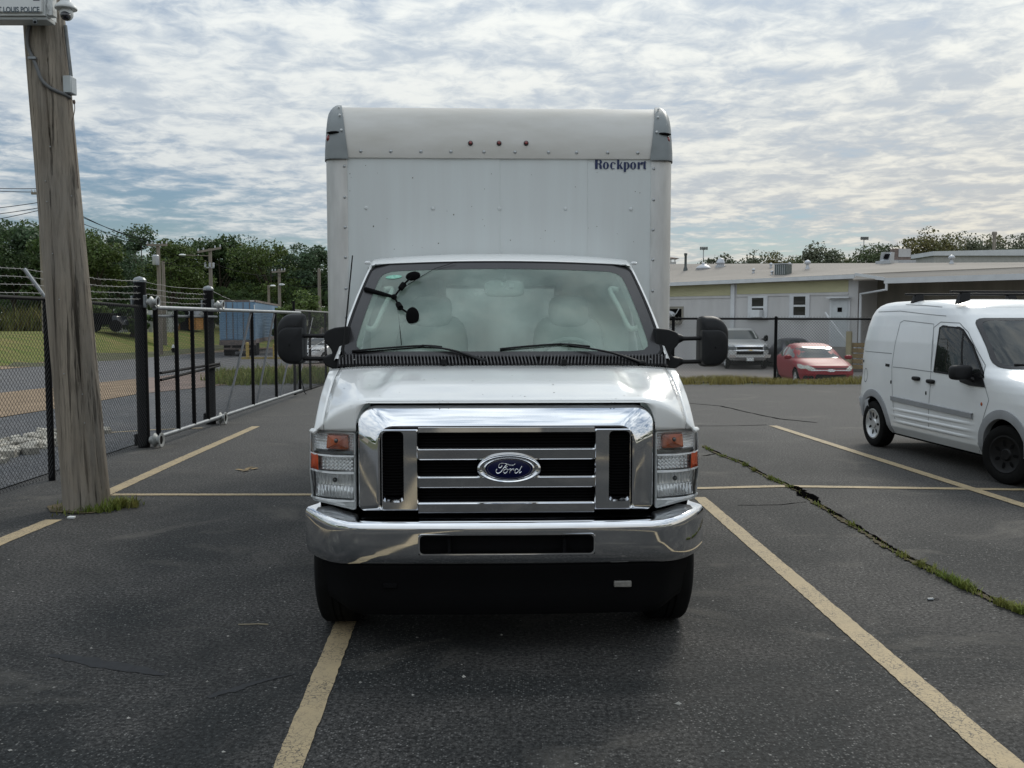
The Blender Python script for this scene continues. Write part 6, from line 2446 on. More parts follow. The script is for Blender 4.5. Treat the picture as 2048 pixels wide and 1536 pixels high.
m.tube([(e0, -.93, c0[1] - .2), (e0, -.93, c0[1] - .55), (dpx[0], -.12, dpx[1]), (dpx[0], -.12, 1.0)], .07, n=8); m.build('downpipe', M_TRIM, bld)
d2_ = bw(1467, 600)[0]
m = MB(); m.box(d2_ - .12, d2_ + .12, -.13, -.003, .2, eave(2) - .2); m.build('downpipe', M_TRIM, bld, bevel=.02)
# yellow ribbed bands
for (pl, pr) in ((1300, 1461), (1474, 1697)):
    s0, s1 = bw(pl, 580)[0], bw(pr, 580)[0]
    zt_, zb_ = bw((1460 if pl < 1400 else 1600), 568 if pl < 1400 else 563)[1], bw((1460 if pl < 1400 else 1600), 591 if pl < 1400 else 586)[1]
    m = MB(); n = 26
    prof = []
    for k in range(n + 1):
        prof.append((-.010 - .014 * (k % 2), zb_ + (zt_ - zb_) * k / n))
    m.grid([[(s0, y, z) for y, z in prof], [(s1, y, z) for y, z in prof]]); m.build('yellow_panel', M_YEL, bld, smooth=0)
    m = MB(); m.box(s0, s1, -.04, -.004, zb_ - .14, zb_ - .04); m.build('panel_ledge', M_WALLG, bld)
# windows
M_WGL = glass('window_glass', (.25, .28, .28), ior=1.6)


def window(px0, px1, py0, py1, ac):
    s0, s1 = bw(px0, 610)[0], bw(px1, 610)[0]
    z1, z0 = bw((px0 + px1) / 2, py0)[1], bw((px0 + px1) / 2, py1)[1]
    m = MB()
    w = (s1 - s0) * .2
    m.box(s0, s0 + w, -.07, -.002, z0, z1); m.box(s1 - w, s1, -.07, -.002, z0, z1); m.box(s0 + w, s1 - w, -.068, -.002, z1 - .10, z1); m.box(s0 + w, s1 - w, -.10, -.002, z0, z0 + .09)
    zm = (z0 + z1) / 2
    m.box(s0 + w, s1 - w, -.062, -.003, zm - .05, zm + .05)
    wf = m.build('window', M_TRIM, bld)
    m = MB(); m.box(s0 + w, s1 - w, -.030, -.026, z0 + .09, zm - .05); m.build('pane', M_WGL, wf)
    m = MB(); m.box(s0 + w, s1 - w, -.045, -.041, zm + .05, z1 - .10); m.build('pane', M_WGL, wf)
    m = MB(); m.box(s0 + w * .9, s1 - w * .9, -.012, -.004, z0 + .05, z1 - .05); m.build('dark_room', M_MATTE, wf)
    if ac:
        m = MB(); m.box(s0 + w * 1.5, s1 - w * 1.1, -.42, -.035, z0 + .06, z0 + .46); a_ = m.build('window_air_conditioner', M_TRIM, wf, bevel=.02)
    else:
        m = MB(); m.box(s0 + w * 2.0, s0 + w * 2.6, -.025, -.015, z0 + .1, z0 + .5); m.build('blind', M_YEL, wf)
    m = MB(); m.box(s0 - .05, s1 + .05, -.14, -.003, z0 - .06, z0 - .004); m.build('sill', M_TRIM, wf)


window(1497, 1536, 592, 637, True)
window(1580, 1620, 589, 634, False)
# vent opening with cable at the far left
s0, s1 = bw(1310, 620)[0], bw(1367, 620)[0]
z0, z1 = bw(1355, 641)[1], bw(1355, 615)[1]
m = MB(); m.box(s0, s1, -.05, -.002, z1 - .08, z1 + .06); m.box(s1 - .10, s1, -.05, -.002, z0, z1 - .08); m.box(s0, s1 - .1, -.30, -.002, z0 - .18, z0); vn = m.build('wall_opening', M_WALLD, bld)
m = MB(); m.box(s0, s1 - .1, -.012, -.004, z0, z1 - .08); m.build('opening_shade', M_MATTE, vn)
m = MB(); m.grid(ellipsoid(Matrix.Translation(((s0 + s1) / 2, -.12, (z0 + z1) / 2)), .5, .12, .2), close=True); m.build('duct', M_VENT, vn)
m = MB(); q = [bw(*p, -.2) for p in ((1358, 617), (1353, 626), (1347, 633), (1342, 628))]; m.tube([(a, -.2, b) for a, b in q], .025, n=5); m.build('cable', M_TRIM, vn)
# door
s0, s1 = bw(1664, 620)[0], bw(1697, 620)[0]
zd = bw(1680, 601)[1]
m = MB(); m.box(s0 - .1, s1 + .1, -.06, -.002, .55, zd + .1); dj = m.build('door', M_TRIM, bld)
m = MB(); m.box(s0, s1, -.09, -.061, .6, zd); m.build('door_leaf', pm('door_white', (0.55, 0.58, 0.60), rough=.6, var=.15), dj)
w0, w1 = bw(1675, 615, -.1)[0], bw(1684, 615, -.1)[0]
m = MB(); m.box(w0, w1, -.10, -.091, bw(1680, 624)[1], bw(1680, 615)[1]); m.build('door_window', M_MATTE, dj)
m = MB(); m.box(s0 - .15, s1 + .15, -.35, -.061, zd + .11, zd + .17); m.build('door_hood', M_TRIM, dj)
# things on the roof
def onroof(px, py):
    """point on the front slope"""
    lo_, hi_ = -.3, 5.4
    for _ in range(40):
        y = (lo_ + hi_) / 2
        s, z = bw(px, py, y)
        zz = eave(s) + (ridge(s) - eave(s)) * (y + .35) / 5.85
        if z < zz: hi_ = y     # ray already under the roof
        else: lo_ = y
    return Vector((s, y, z))


def roofbit(name, px, pyb, h, build):
    q = onroof(px, pyb)
    sc = (BIv.inverted() @ q).y / FPX
    m = MB(); build(m, q, sc); return m.build(name, M_VENT, bld, smooth=40)


def stack(m, q, sc): m.lathe([(5 * sc, -.1), (4 * sc, 3 * sc), (2.6 * sc, 6 * sc), (2.4 * sc, 28 * sc), (3.2 * sc, 29 * sc), (3.2 * sc, 33 * sc), (0, 34 * sc)], Matrix.Translation(q), 14)
o = roofbit('flue_pipe', 1371, 540, 0, stack); o.data.materials[0] = pm('flue_dark', (0.07, 0.085, 0.085), rough=.5, var=.2)
def lowdome(m, q, sc): m.lathe([(14 * sc, -.1), (15 * sc, 1 * sc), (11 * sc, 5 * sc), (4 * sc, 8 * sc), (3 * sc, 11 * sc), (0, 12 * sc)], Matrix.Translation(q), 20)
roofbit('roof_vent', 1407, 537, 0, lowdome)
def mush(m, q, sc): m.lathe([(10 * sc, -.1), (10 * sc, 2 * sc), (7 * sc, 3 * sc), (8 * sc, 6 * sc), (9 * sc, 7 * sc), (7 * sc, 12 * sc), (4 * sc, 16 * sc), (0, 17 * sc)], Matrix.Translation(q), 18)
roofbit('roof_vent', 1441, 533, 0, mush)
def turb(m, q, sc): m.lathe([(4.5 * sc, -.1), (4 * sc, 2 * sc), (2.8 * sc, 4 * sc), (2.8 * sc, 8 * sc), (6 * sc, 9 * sc), (6.5 * sc, 12 * sc), (4 * sc, 16 * sc), (0, 17 * sc)], Matrix.Translation(q), 18)
roofbit('roof_vent', 1615, 537, 0, turb); roofbit('roof_vent', 1903, 527, 0, turb)
def small(m, q, sc): m.lathe([(3 * sc, -.1), (2 * sc, 3 * sc), (4 * sc, 5 * sc), (2 * sc, 8 * sc), (0, 8.5 * sc)], Matrix.Translation(q), 12)
for p in ((1579, 533), (1542, 534), (1544, 549), (1507, 545)):
    roofbit('roof_vent', p[0], p[1], 0, small)
q = onroof(1559, 549); sc = (BIv.inverted() @ q).y / FPX
m = MB(); m.box(q.x - 12 * sc, q.x + 14 * sc, q.y, q.y + 24 * sc, q.z - .1, q.z + 20 * sc); hv = m.build('rooftop_air_conditioner', pm('unit_green', (0.10, 0.125, 0.12), rough=.5, var=.3, vscale=6), bld, bevel=.03)
m = MB(); m.box(q.x - 13 * sc, q.x + 15 * sc, q.y - .03, q.y + 25 * sc, q.z + 20 * sc, q.z + 22 * sc)
for k in range(6):
    m.box(q.x - 11 * sc + k * 4.2 * sc, q.x - 10 * sc + k * 4.2 * sc, q.y - .02, q.y - .002, q.z, q.z + 19 * sc)
m.build('unit_grille', M_VENT, hv)
q = onroof(1768, 524); sc = (BIv.inverted() @ q).y / FPX
m = MB(); m.box(q.x - 14 * sc, q.x + 16 * sc, q.y - .2, q.y + .8, q.z - .1, q.z + 2 * sc)
m.hexa([(q.x - 9 * sc, q.y, q.z + 2 * sc), (q.x + 9 * sc, q.y, q.z + 2 * sc), (q.x + 9 * sc, q.y + .7, q.z + 2 * sc), (q.x - 9 * sc, q.y + .7, q.z + 2 * sc), (q.x - 6 * sc, q.y, q.z + 20 * sc), (q.x + 10 * sc, q.y + .3, q.z + 20 * sc), (q.x + 10 * sc, q.y + .7, q.z + 20 * sc), (q.x - 6 * sc, q.y + .7, q.z + 20 * sc)])
hd = m.build('roof_hood', M_VENT, bld)
m = MB(); m.hexa([(q.x - 2 * sc, q.y - .012, q.z + 6 * sc), (q.x + 8 * sc, q.y - .012, q.z + 6 * sc), (q.x + 8 * sc, q.y - .002, q.z + 6 * sc), (q.x - 2 * sc, q.y - .002, q.z + 6 * sc), (q.x + .5 * sc, q.y + .08, q.z + 16 * sc), (q.x + 9 * sc, q.y + .18, q.z + 16 * sc), (q.x + 9 * sc, q.y + .2, q.z + 16 * sc), (q.x + .5 * sc, q.y + .1, q.z + 16 * sc)]); m.build('hood_mouth', M_MATTE, hd)
# wooden steps and platform by the door
st = gnd(1712, 728); st.y = 45.5; st = at(1712, 700, 44.0); st.z = GR
ws_ = thing('wooden_steps', 'weathered wooden steps and rail standing before the grey building by its door', 'steps', st, BRZ)
M_LUM = pm('lumber', (0.30, 0.215, 0.105), rough=.85, var2=(0.19, 0.14, 0.075), vscale=5, stretch=(1, 1, 3), spec=.15)
for k in range(5):
    m = MB(); m.box(-.35, 1.9, -.15, .0, .12 + .26 * k, .32 + .26 * k); m.build('plank', M_LUM, ws_, bevel=.01)
for (x, h) in ((-.25, 1.9), (1.85, 1.55)):
    m = MB(); m.box(x - .12, x + .12, -.30, -.151, 0, h); m.build('post', pm('post_yellow', (0.40, 0.35, 0.22), rough=.8, var=.25), ws_)
m = MB(); m.tube([(-.25, -.2, 1.2), (-1.5, -.2, 2.8)], .05, n=6); m.build('stair_rail', M_TRIM, ws_)
m = MB(); m.box(-2.2, -.4, -.2, .6, .0, 1.15); m.build('platform', pm('platform_grey', (0.26, 0.25, 0.235), rough=.9, var=.3), ws_)

# ================================================================== parked cars beyond the right fence
def simple_car(name, label, pos, ang, keys, paint, wheels, R, glass_side=None, screen=None, rear=None, extra=None, scale=1.0, capm=None, screen_dark=True):
    t = thing(name, label, 'car' if 'pickup' not in name else 'pickup truck', pos, ang)
    t.scale = (scale,) * 3
    B = RingBody(keys)
    b = B.mesh(40, 72).build('body', paint, t, smooth=38)
    cut(b, [cyl_cutter(l, R, R * 1.18, .32, s * (B.k[2, 3] - .02), t) for l in wheels for s in (-1, 1)])
    m = MB()
    for l in wheels:
        m.box(l - R * 1.15, l + R * 1.15, -B.k[2, 3] + .26, B.k[2, 3] - .26, .18, R * 2)
    m.build('underbody', M_MATTE, t)
    for l in wheels:
        for s in (-1, 1):
            car_wheel(l, s * (B.k[2, 3] - .11), R, .2, s, t, capm or M_HUBCAP, 5)
    for poly in glass_side or ():
        for s in (-1, 1):
            m = MB(); m.panel(poly, on_side(B, s, .006)); m.build('side_window', M_CARWIN, t, smooth=60)
    if screen:
        m = MB(); m.panel(dens(screen, 5), lambda y, z: Vector((B.front(y, z) + .008, y, z)), rings=(1, .8, .55, .3)); m.build('windshield', M_CARWIN, t, smooth=60)
    if rear:
        m = MB(); m.panel(dens(rear, 5), lambda y, z: Vector((B.front(y, z, True) - .008, y, z)), rings=(1, .8, .55, .3)); m.build('rear_window', M_CARWIN, t, smooth=60)
    return t, B


M_CARWIN = pm('car_window', (0.045, 0.055, 0.055), rough=.06, coat=.2, spec=.5)
M_RED = pm('red_paint', (0.23, 0.006, 0.014), rough=.45, coat=.0, var2=(0.26, 0.026, 0.034), vscale=14, detail=8, spec=.25)
M_DBLUE = pm('dark_paint', (0.018, 0.021, 0.032), rough=.3, coat=.7, var=.2)
M_SILV = pm('silver_paint', (0.55, 0.55, 0.54), rough=.35, metal=.2, coat=.5, var=.1)
sedan = [(.20, .18, 4.35, .76, 5), (.32, .05, 4.50, .85, 5), (.50, .0, 4.56, .885, 5), (.66, .02, 4.52, .895, 4.6), (.76, .05, 4.40, .895, 4.2), (.83, .10, 4.12, .89, 4), (.89, .16, 3.70, .88, 4), (.93, .26, 3.36, .87, 4), (.98, .42, 3.22, .85, 4.2),
         (1.15, .84, 2.86, .76, 4.4), (1.28, 1.14, 2.56, .68, 4.4), (1.36, 1.36, 2.32, .61, 4), (1.405, 1.58, 2.08, .48, 3.2), (1.425, 1.75, 1.95, .25, 2.6)]
rc_ = at(1654, 700, 31.5); rc_.z = gz(rc_.x, rc_.y)
RA = RAD(-93)
front_c = rc_ - Vector((math.cos(RA), math.sin(RA), 0)) * 4.3
red, RB = simple_car('red_car', 'dusty red sedan parked just behind the right fence', front_c, RA, sedan, M_RED, (.85, 3.55), .315,
                     [rpoly([(.95, .99), (1.85, .97), (1.85, 1.30), (1.35, 1.28)], .06), rpoly([(1.95, .97), (3.0, .95), (2.5, 1.27), (1.95, 1.31)], .06)], rpoly([(-.70, .965), (.70, .965), (.56, 1.31), (-.56, 1.31)], .08), rpoly([(-.62, 1.0), (.62, 1.0), (.5, 1.3), (-.5, 1.3)], .06), scale=1.07)
M_HAZL = pm('lamp_clouded', (0.52, 0.53, 0.46), rough=.25, coat=.5, var=.3, vscale=15)
for s in (-1, 1):
    m = MB(); m.panel(rpoly([(s * .45, .66), (s * .60, .60), (s * .86, .66), (s * .84, .80), (s * .62, .76)], .04), lambda y, z: Vector((RB.front(y, z) + .012, y * 1.005, z))); m.build('headlight', M_HAZL, red, smooth=60)
    m = MB(); m.grid(ellipsoid(Matrix.Translation((3.0, s * .98, .98)), .08, .12, .07, .7, .7), close=True); m.build('door_mirror', M_RED, red, smooth=60)
    m = MB(); m.panel(rpoly([(s * .5, .33), (s * .78, .33), (s * .76, .45), (s * .55, .45)], .03), lambda y, z: Vector((RB.front(y, z) + .008, y, z))); m.build('fog_lamp_pocket', M_BLACK, red)
m = MB(); m.panel(rpoly([(-.5, .30), (.5, .30), (.46, .50), (-.46, .50)], .05), lambda y, z: Vector((RB.front(y, z) + .006, y, z))); m.build('lower_grille', M_BLACK, red)
m = MB(); m.panel(rpoly([(-.55, .665), (.55, .665), (.55, .70), (-.55, .70)], .012), lambda y, z: Vector((RB.front(y, z) + .010, y, z))); m.build('upper_grille', M_BLACK, red)
m = MB(); m.panel(rpoly([(-.6, .60), (.6, .60), (.6, .645), (-.6, .645)], .012), lambda y, z: Vector((RB.front(y, z) + .014, y, z))); m.build('chrome_strip', M_LENSEDGE, red)
m = MB(); m.panel([(.13 * math.cos(k * .5236), .62 + .045 * math.sin(k * .5236)) for k in range(12)], lambda y, z: Vector((RB.front(y, z) + .022, y, z))); m.build('emblem', M_LENSEDGE, red)

dk = at(1606, 700, 45.5); dk.z = gz(dk.x, dk.y)
DA = RAD(90)
dko = dk - Vector((math.cos(DA), math.sin(DA), 0)) * 0.0
suv = [(z * 1.08, a, b, w, n) for z, a, b, w, n in sedan]
dark, DB = simple_car('dark_car', 'dark navy car parked facing away behind the red sedan', dko, DA, suv, M_DBLUE, (.85, 3.55), .32,
                      [rpoly([(.95, 1.06), (1.85, 1.04), (1.85, 1.40), (1.35, 1.38)], .06), rpoly([(1.95, 1.04), (3.0, 1.03), (2.5, 1.37), (1.95, 1.41)], .06)], rpoly([(-.70, 1.04), (.70, 1.04), (.56, 1.41), (-.56, 1.41)], .08), rpoly([(-.66, 1.07), (.66, 1.07), (.52, 1.41), (-.52, 1.41)], .06), capm=M_RIM)
m = MB(); m.panel(rpoly([(-.78, .88), (.78, .88), (.76, .97), (-.76, .97)], .02), lambda y, z: Vector((DB.front(y, z, True) - .01, y, z))); m.build('tail_light_bar', pm('tail_red', (0.22, 0.012, 0.02), rough=.2, coat=.6), dark)

pk = at(1497, 700, 46.0); pk.z = gz(pk.x, pk.y)
PA = RAD(-92)
pko = pk - Vector((math.cos(PA), math.sin(PA), 0)) * 5.6
pick = [(.42, .2, 5.45, .86, 9), (.55, .05, 5.60, .95, 9), (.80, .0, 5.62, .99, 8), (1.05, .0, 5.58, 1.0, 7), (1.18, .0, 5.45, .99, 6.5), (1.25, .02, 5.1, .975, 6), (1.30, .05, 4.3, .96, 6), (1.36, 1.9, 3.9, .92, 6), (1.60, 2.0, 3.55, .84, 6), (1.80, 2.15, 3.25, .76, 5.5), (1.88, 2.3, 3.0, .68, 4.5), (1.91, 2.5, 2.8, .4, 3.5)]
pku, PB = simple_car('pickup_truck', 'silver pickup with a big chrome grille parked behind the fence beside the building', pko, PA, pick, M_SILV, (1.15, 4.65), .40,
                     [rpoly([(2.15, 1.38), (2.85, 1.38), (2.85, 1.76), (2.25, 1.76)], .05), rpoly([(2.95, 1.38), (3.75, 1.37), (3.4, 1.72), (2.95, 1.76)], .05)], rpoly([(-.80, 1.37), (.80, 1.37), (.70, 1.80), (-.70, 1.80)], .07), scale=1.06)
fr = lambda off: (lambda y, z: Vector((PB.front(y, z) + off, y, z)))
for (z0, z1, hw_, mt, nm) in ((.93, 1.05, .60, M_MATTE, 'grille_opening'), (.70, .86, .62, M_MATTE, 'grille_opening'), (1.06, 1.13, .92, M_CHROME, 'grille_bar'), (.86, .93, .92, M_CHROME, 'grille_bar'), (.42, .58, .94, M_CHROME, 'bumper')):
    m = MB(); P = rpoly([(-hw_, z0), (hw_, z0), (hw_, z1), (-hw_, z1)], .02); P = dens(P, 4)
    m.ring([[fr(.0)(*p) for p in P], [fr(.05 if mt is M_CHROME else .012)(*p) for p in P]]); m.panel(P, fr(.05 if mt is M_CHROME else .012)); m.build(nm, mt, pku, smooth=40)
for s in (-1, 1):
    m = MB(); m.panel(rpoly([(s * .62, .88), (s * .95, .88), (s * .95, 1.10), (s * .66, 1.08)], .02), fr(.03)); m.build('headlight', M_LAMPD, pku)
    m = MB(); m.hexa([PB.front(0, .6) * Vector((1, 0, 0)) + Vector((.04, s * y, z)) for y, z in ((.62, .55), (.95, .55))] + [PB.front(0, .6) * Vector((1, 0, 0)) + Vector((-.1, s * y, z)) for y, z in ((.95, .55), (.62, .55))] + [PB.front(0, .6) * Vector((1, 0, 0)) + Vector((.04, s * y, z)) for y, z in ((.70, .70), (.95, .70))] + [PB.front(0, .6) * Vector((1, 0, 0)) + Vector((-.1, s * y, z)) for y, z in ((.95, .70), (.70, .70))]); m.build('bumper_end', M_CHROME, pku)
    m = MB(); m.grid(ellipsoid(Matrix.Translation((3.9, s * 1.13, 1.42)), .07, .10, .15, .6, .6), close=True); m.tube([(3.85, s * .92, 1.38), (3.9, s * 1.08, 1.38)], .04, n=6); m.build('door_mirror', M_MATTE, pku, smooth=60)
m = MB(); m.box(5.66, 5.69, -.16, .16, .40, .54); m.build('number_plate', M_PAPER, pku)
m = MB(); m.panel([(-.11, .895), (-.04, .92), (.11, .915), (.10, .88), (.03, .87)], fr(.06)); m.build('emblem', pm('gold_emblem', (0.55, 0.36, 0.08), rough=.3, metal=.7), pku)

# ================================================================== beyond the left fence
T0 = at(440, 700, 64.4); T1 = at(512, 700, 64.8)
tdir = (T1 - T0); tdir.z = 0
TWD = tdir.length
tang = math.atan2(tdir.y, tdir.x)
TG = gz(T0.x, T0.y)
tro = Vector((T0.x, T0.y, TG))
trl = thing('semi_trailer', 'faded blue box trailer parked across the road beyond the sliding gate', 'trailer', tro, tang)
# local: x across the rear, y along the length
zt_ = at(476, 601, 65.2).z - TG; zb_ = at(476, 682, 65.2).z - TG
M_TBLUE = pm('faded_blue', (0.155, 0.265, 0.40), rough=.6, var2=(0.20, 0.30, 0.40), vscale=.9, stretch=(1, 1, .4))
M_TRUST = pm('rusty_rail', (0.20, 0.155, 0.14), rough=.8, var2=(0.10, 0.09, 0.09), vscale=3)
TL = 19.0
shear = 0.0
m = MB(); m.box(0, TWD, 0, TL, zb_, zt_); m.build('cargo_body', M_TBLUE, trl)
for k in range(2):
    m = MB(); m.box(.10 + k * (TWD / 2 - .08), TWD / 2 - .02 + k * (TWD / 2 - .08), -.05, -.003, zb_ + .12, zt_ - .12); d_ = m.build('rear_door', pm('door_blue', (0.125, 0.235, 0.37), rough=.55, var2=(0.17, 0.27, 0.37), vscale=1.5), trl, bevel=.02)
    for xx in (.35, .75):
        x = .10 + k * (TWD / 2 - .08) + (TWD / 2 - .12) * xx
        m = MB(); m.tube([(x, -.08, zb_ + .15), (x, -.08, zt_ - .15)], .025, n=6); m.build('lock_rod', M_TRUST, d_)
m = MB(); m.box(-.02, TWD + .02, -.06, -.002, zt_ - .11, zt_ + .02); m.build('rear_frame', M_TRUST, trl)
m = MB(); m.box(-.02, TWD + .02, -.08, -.002, zb_ - .28, zb_ + .08); m.build('rear_sill', M_TRUST, trl)
for xx in (.06, TWD - .35):
    m = MB(); m.box(xx, xx + .3, -.072, -.061, zt_ - .07, zt_ - .01); m.build('conspicuity_tape', M_PAPER, trl)
for xx in (.02, TWD - .08):
    m = MB(); m.box(xx, xx + .07, -.072, -.061, zt_ - .9, zt_ - .3); m.build('conspicuity_tape', M_PAPER, trl)
m = MB(); m.box(TWD + .002, TWD + .04, .1, TL, zt_ - .12, zt_ + .03); m.box(TWD + .002, TWD + .03, 0, TL, zb_ - .15, zb_ + .15); m.build('side_rail', M_TRUST, trl)
for k in range(18):
    y = .4 + k * .7
    m = MB(); m.box(TWD + .002, TWD + .016, y, y + .05, zb_ + .15, zt_ - .12); m.build('side_seam', M_TBLUE, trl)
m = MB(); m.box(TWD * .1, TWD * .9, .1, .25, .48, .60); m.box(TWD * .28, TWD * .33, .1, .2, .6, zb_ - .28); m.box(TWD * .68, TWD * .73, .1, .2, .6, zb_ - .28); m.build('underride_guard', M_TRUST, trl)
for y in (1.6, 2.9):
    for x in (.35, TWD - .35):
        M = Matrix.Translation((x, y, .5)) @ Matrix.Rotation(math.pi / 2 * (1 if x > 1 else -1), 4, 'Y')
        m = MB(); m.lathe([(.28, -.25), (.48, -.25), (.5, -.2), (.5, .2), (.48, .25), (.28, .25)], M, 24); w_ = m.build('wheel', M_RUB, trl, smooth=40)
        m = MB(); m.lathe([(0, .18), (.12, .2), (.2, .1), (.29, .24), (.29, -.2)], M, 20); m.build('rim', M_PAPER, w_, smooth=40)
m = MB(); m.box(.2, TWD - .2, .9, 3.6, .5, zb_ - .02); m.build('bogie', M_MATTE, trl)
m = MB(); m.box(.9, TWD - .9, 9.6, 9.8, .0, zb_); m.build('landing_leg', M_MATTE, trl)
m = MB(); m.box(TWD * .12, TWD * .5, .4, .45, .32, .75); m.build('mud_flap', M_MATTE, trl)

for k, (px, pyb, pyt, lab) in enumerate(((495, 710, 678, 'yellow bollard before the blue trailer\'s rear corner'), (549, 708, 679, 'yellow bollard farther right beside the blue trailer\'s wheels'))):
    q = gnd(px, pyb)
    q = at(px, pyb, 60.0); h = at(px, pyt, 60.0).z - q.z
    q.z = gz(q.x, 60.0)
    b_ = thing('bollard', lab, 'bollard', q, 0, 'yellow bollards by the trailer')
    m = MB(); m.tube([(0, 0, -.05), (0, 0, h)], .11, n=12); m.build('shaft', pm('bollard_yellow', (0.50, 0.36, 0.10), rough=.7, var=.2), b_)
    m = MB(); m.grid(ellipsoid(Matrix.Translation((0, 0, h)), .112, .112, .07, n=12, m=6), close=True); m.build('cap', pm('bollard_cap', (0.5, 0.36, 0.1), rough=.7), b_)
m = MB(); q = at(520, 711, 60.0)
m.box(q.x - 1.2, q.x + 2.2, 59.9, 60.1, gz(q.x, 60) - .02, gz(q.x, 60) + .14); structure(m.build('yellow_kerb', pm('kerb_yellow', (0.42, 0.33, 0.12), rough=.8, var=.3)))

# white car seen past the mirror
q = at(640, 700, 52.0); q.z = gz(q.x, q.y)
WA = RAD(-108)
wc = q - Vector((math.cos(WA), math.sin(WA), 0)) * 2.5
wcar, WBd = simple_car('white_car', 'white car parked beyond the left fence, seen past the mirror of the truck', wc, WA, suv, M_WHITE2, (.85, 3.55), .32,
                       [rpoly([(.95, 1.06), (1.85, 1.04), (1.85, 1.40), (1.35, 1.38)], .06), rpoly([(1.95, 1.04), (3.0, 1.03), (2.5, 1.37), (1.95, 1.41)], .06)], rpoly([(-.70, 1.04), (.70, 1.04), (.56, 1.41), (-.56, 1.41)], .08), None)
for s in (-1, 1):
    m = MB(); m.panel(rpoly([(s * .5, .72), (s * .86, .74), (s * .84, .88), (s * .6, .85)], .03), lambda y, z: Vector((WBd.front(y, z) + .012, y, z))); m.build('headlight', M_LAMPD, wcar)
m = MB(); m.panel(rpoly([(-.45, .45), (.45, .45), (.42, .68), (-.42, .68)], .03), lambda y, z: Vector((WBd.front(y, z) + .012, y, z))); m.build('grille', M_BLACK, wcar)

# hydrant on the verge of the field
q = at(347, 700, 69.5); q.z = gz(q.x, q.y)
hy = thing('fire_hydrant', 'dark fire hydrant with a white top on the grass across the road', 'hydrant', q)
k = 69.5 / FPX
m = MB(); m.lathe([(4 * k, 0), (4 * k, 1.5 * k), (2.8 * k, 2 * k), (2.8 * k, 11 * k), (3.6 * k, 12 * k)], Matrix.Identity(4), 14)
for s in (-1, 1):
    m.tube([(0, 0, 8 * k), (s * 4.4 * k, 0, 8 * k)], 1.5 * k, n=8)
m.build('barrel', M_MATTE, hy, smooth=40)
m = MB(); m.lathe([(3.8 * k, 12 * k), (3.6 * k, 14 * k), (2 * k, 17 * k), (.8 * k, 18 * k), (.8 * k, 19 * k), (0, 19 * k)], Matrix.Identity(4), 14); m.build('bonnet', M_PAPER, hy, smooth=40)

# pale paling fence half hidden by leaves, dark hedge, orange hut
Yp = 74.0
a, b = at(228, 660, Yp), at(281, 660, Yp)
pf = thing('paling_fence', 'pale board fence half covered by leaves at the back of the field', 'fence', (a.x, Yp, gz(a.x, Yp)))
hgt = at(250, 618, Yp).z - gz(a.x, Yp)
n_ = 13
for k in range(n_):
    m = MB(); x = (b.x - a.x + 3) * k / n_
    m.box(x, x + (b.x - a.x + 3) / n_ * .86, 0, .05, -.05, hgt - .1 * (k % 3)); m.build('board', pm('pale_board', (0.52, 0.53, 0.50), rough=.8, var=.25, vscale=2) if k == 0 else bpy.data.materials['pale_board'], pf)
m = MB(); m.box(0, b.x - a.x + 3, .051, .12, .5, .65); m.box(0, b.x - a.x + 3, .051, .12, hgt - .7, hgt - .55); m.build('rail', bpy.data.materials['pale_board'], pf)
a = at(352, 650, 87.0)
oh = thing('orange_shed', 'small orange and grey shed under the trees behind the gate', 'shed', (a.x, 87.0, gz(a.x, 87)))
h_ = at(352, 628, 87).z - gz(a.x, 87)
m = MB(); m.box(0, 1.9, 0, 2.0, 0, h_ - .2); m.build('wall', pm('shed_orange', (0.42, 0.20, 0.05), rough=.8, var=.35, vscale=1.5), oh)
m = MB(); m.hexa([(-.2, -.2, h_ - .2), (2.1, -.2, h_ - .2), (2.1, 2.2, h_ - .2), (-.2, 2.2, h_ - .2), (-.2, .9, h_ + .3), (2.1, .9, h_ + .3), (2.1, 1.1, h_ + .3), (-.2, 1.1, h_ + .3)]); m.build('roof', M_VENT, oh)
m = MB(); m.box(.4, 1.2, -.03, -.003, 0, 1.9); m.build('door', M_MATTE, oh)
a = at(170, 650, 70.0)
bv = thing('dark_truck', 'dark parked truck in shade at the back of the field behind the wooden pole', 'truck', (a.x, 70.0, gz(a.x, 70)))
hh = at(170, 626, 70).z - gz(a.x, 70)
wv = at(240, 650, 70).x - a.x
m = MB(); m.box(0, wv * .72, 0, 2.3, .55, hh); m.build('cargo_body', M_MATTE, bv, bevel=.05)
m = MB(); m.hexa([(wv * .74, .1, .5), (wv, .1, .5), (wv, 2.1, .5), (wv * .74, 2.1, .5), (wv * .74, .15, hh * .85), (wv * .88, .15, hh * .85), (wv * .88, 2.0, hh * .85), (wv * .74, 2.0, hh * .85)]); m.build('cab', M_DBLUE, bv, bevel=.05)
for x in (.7, wv * .86):
    M = Matrix.Translation((x, .12, .45)) @ Matrix.Rotation(math.pi / 2, 4, 'X'); m = MB(); m.lathe([(.45, -.12), (.45, .12)], M, 20); m.build('wheel', M_RUB, bv)

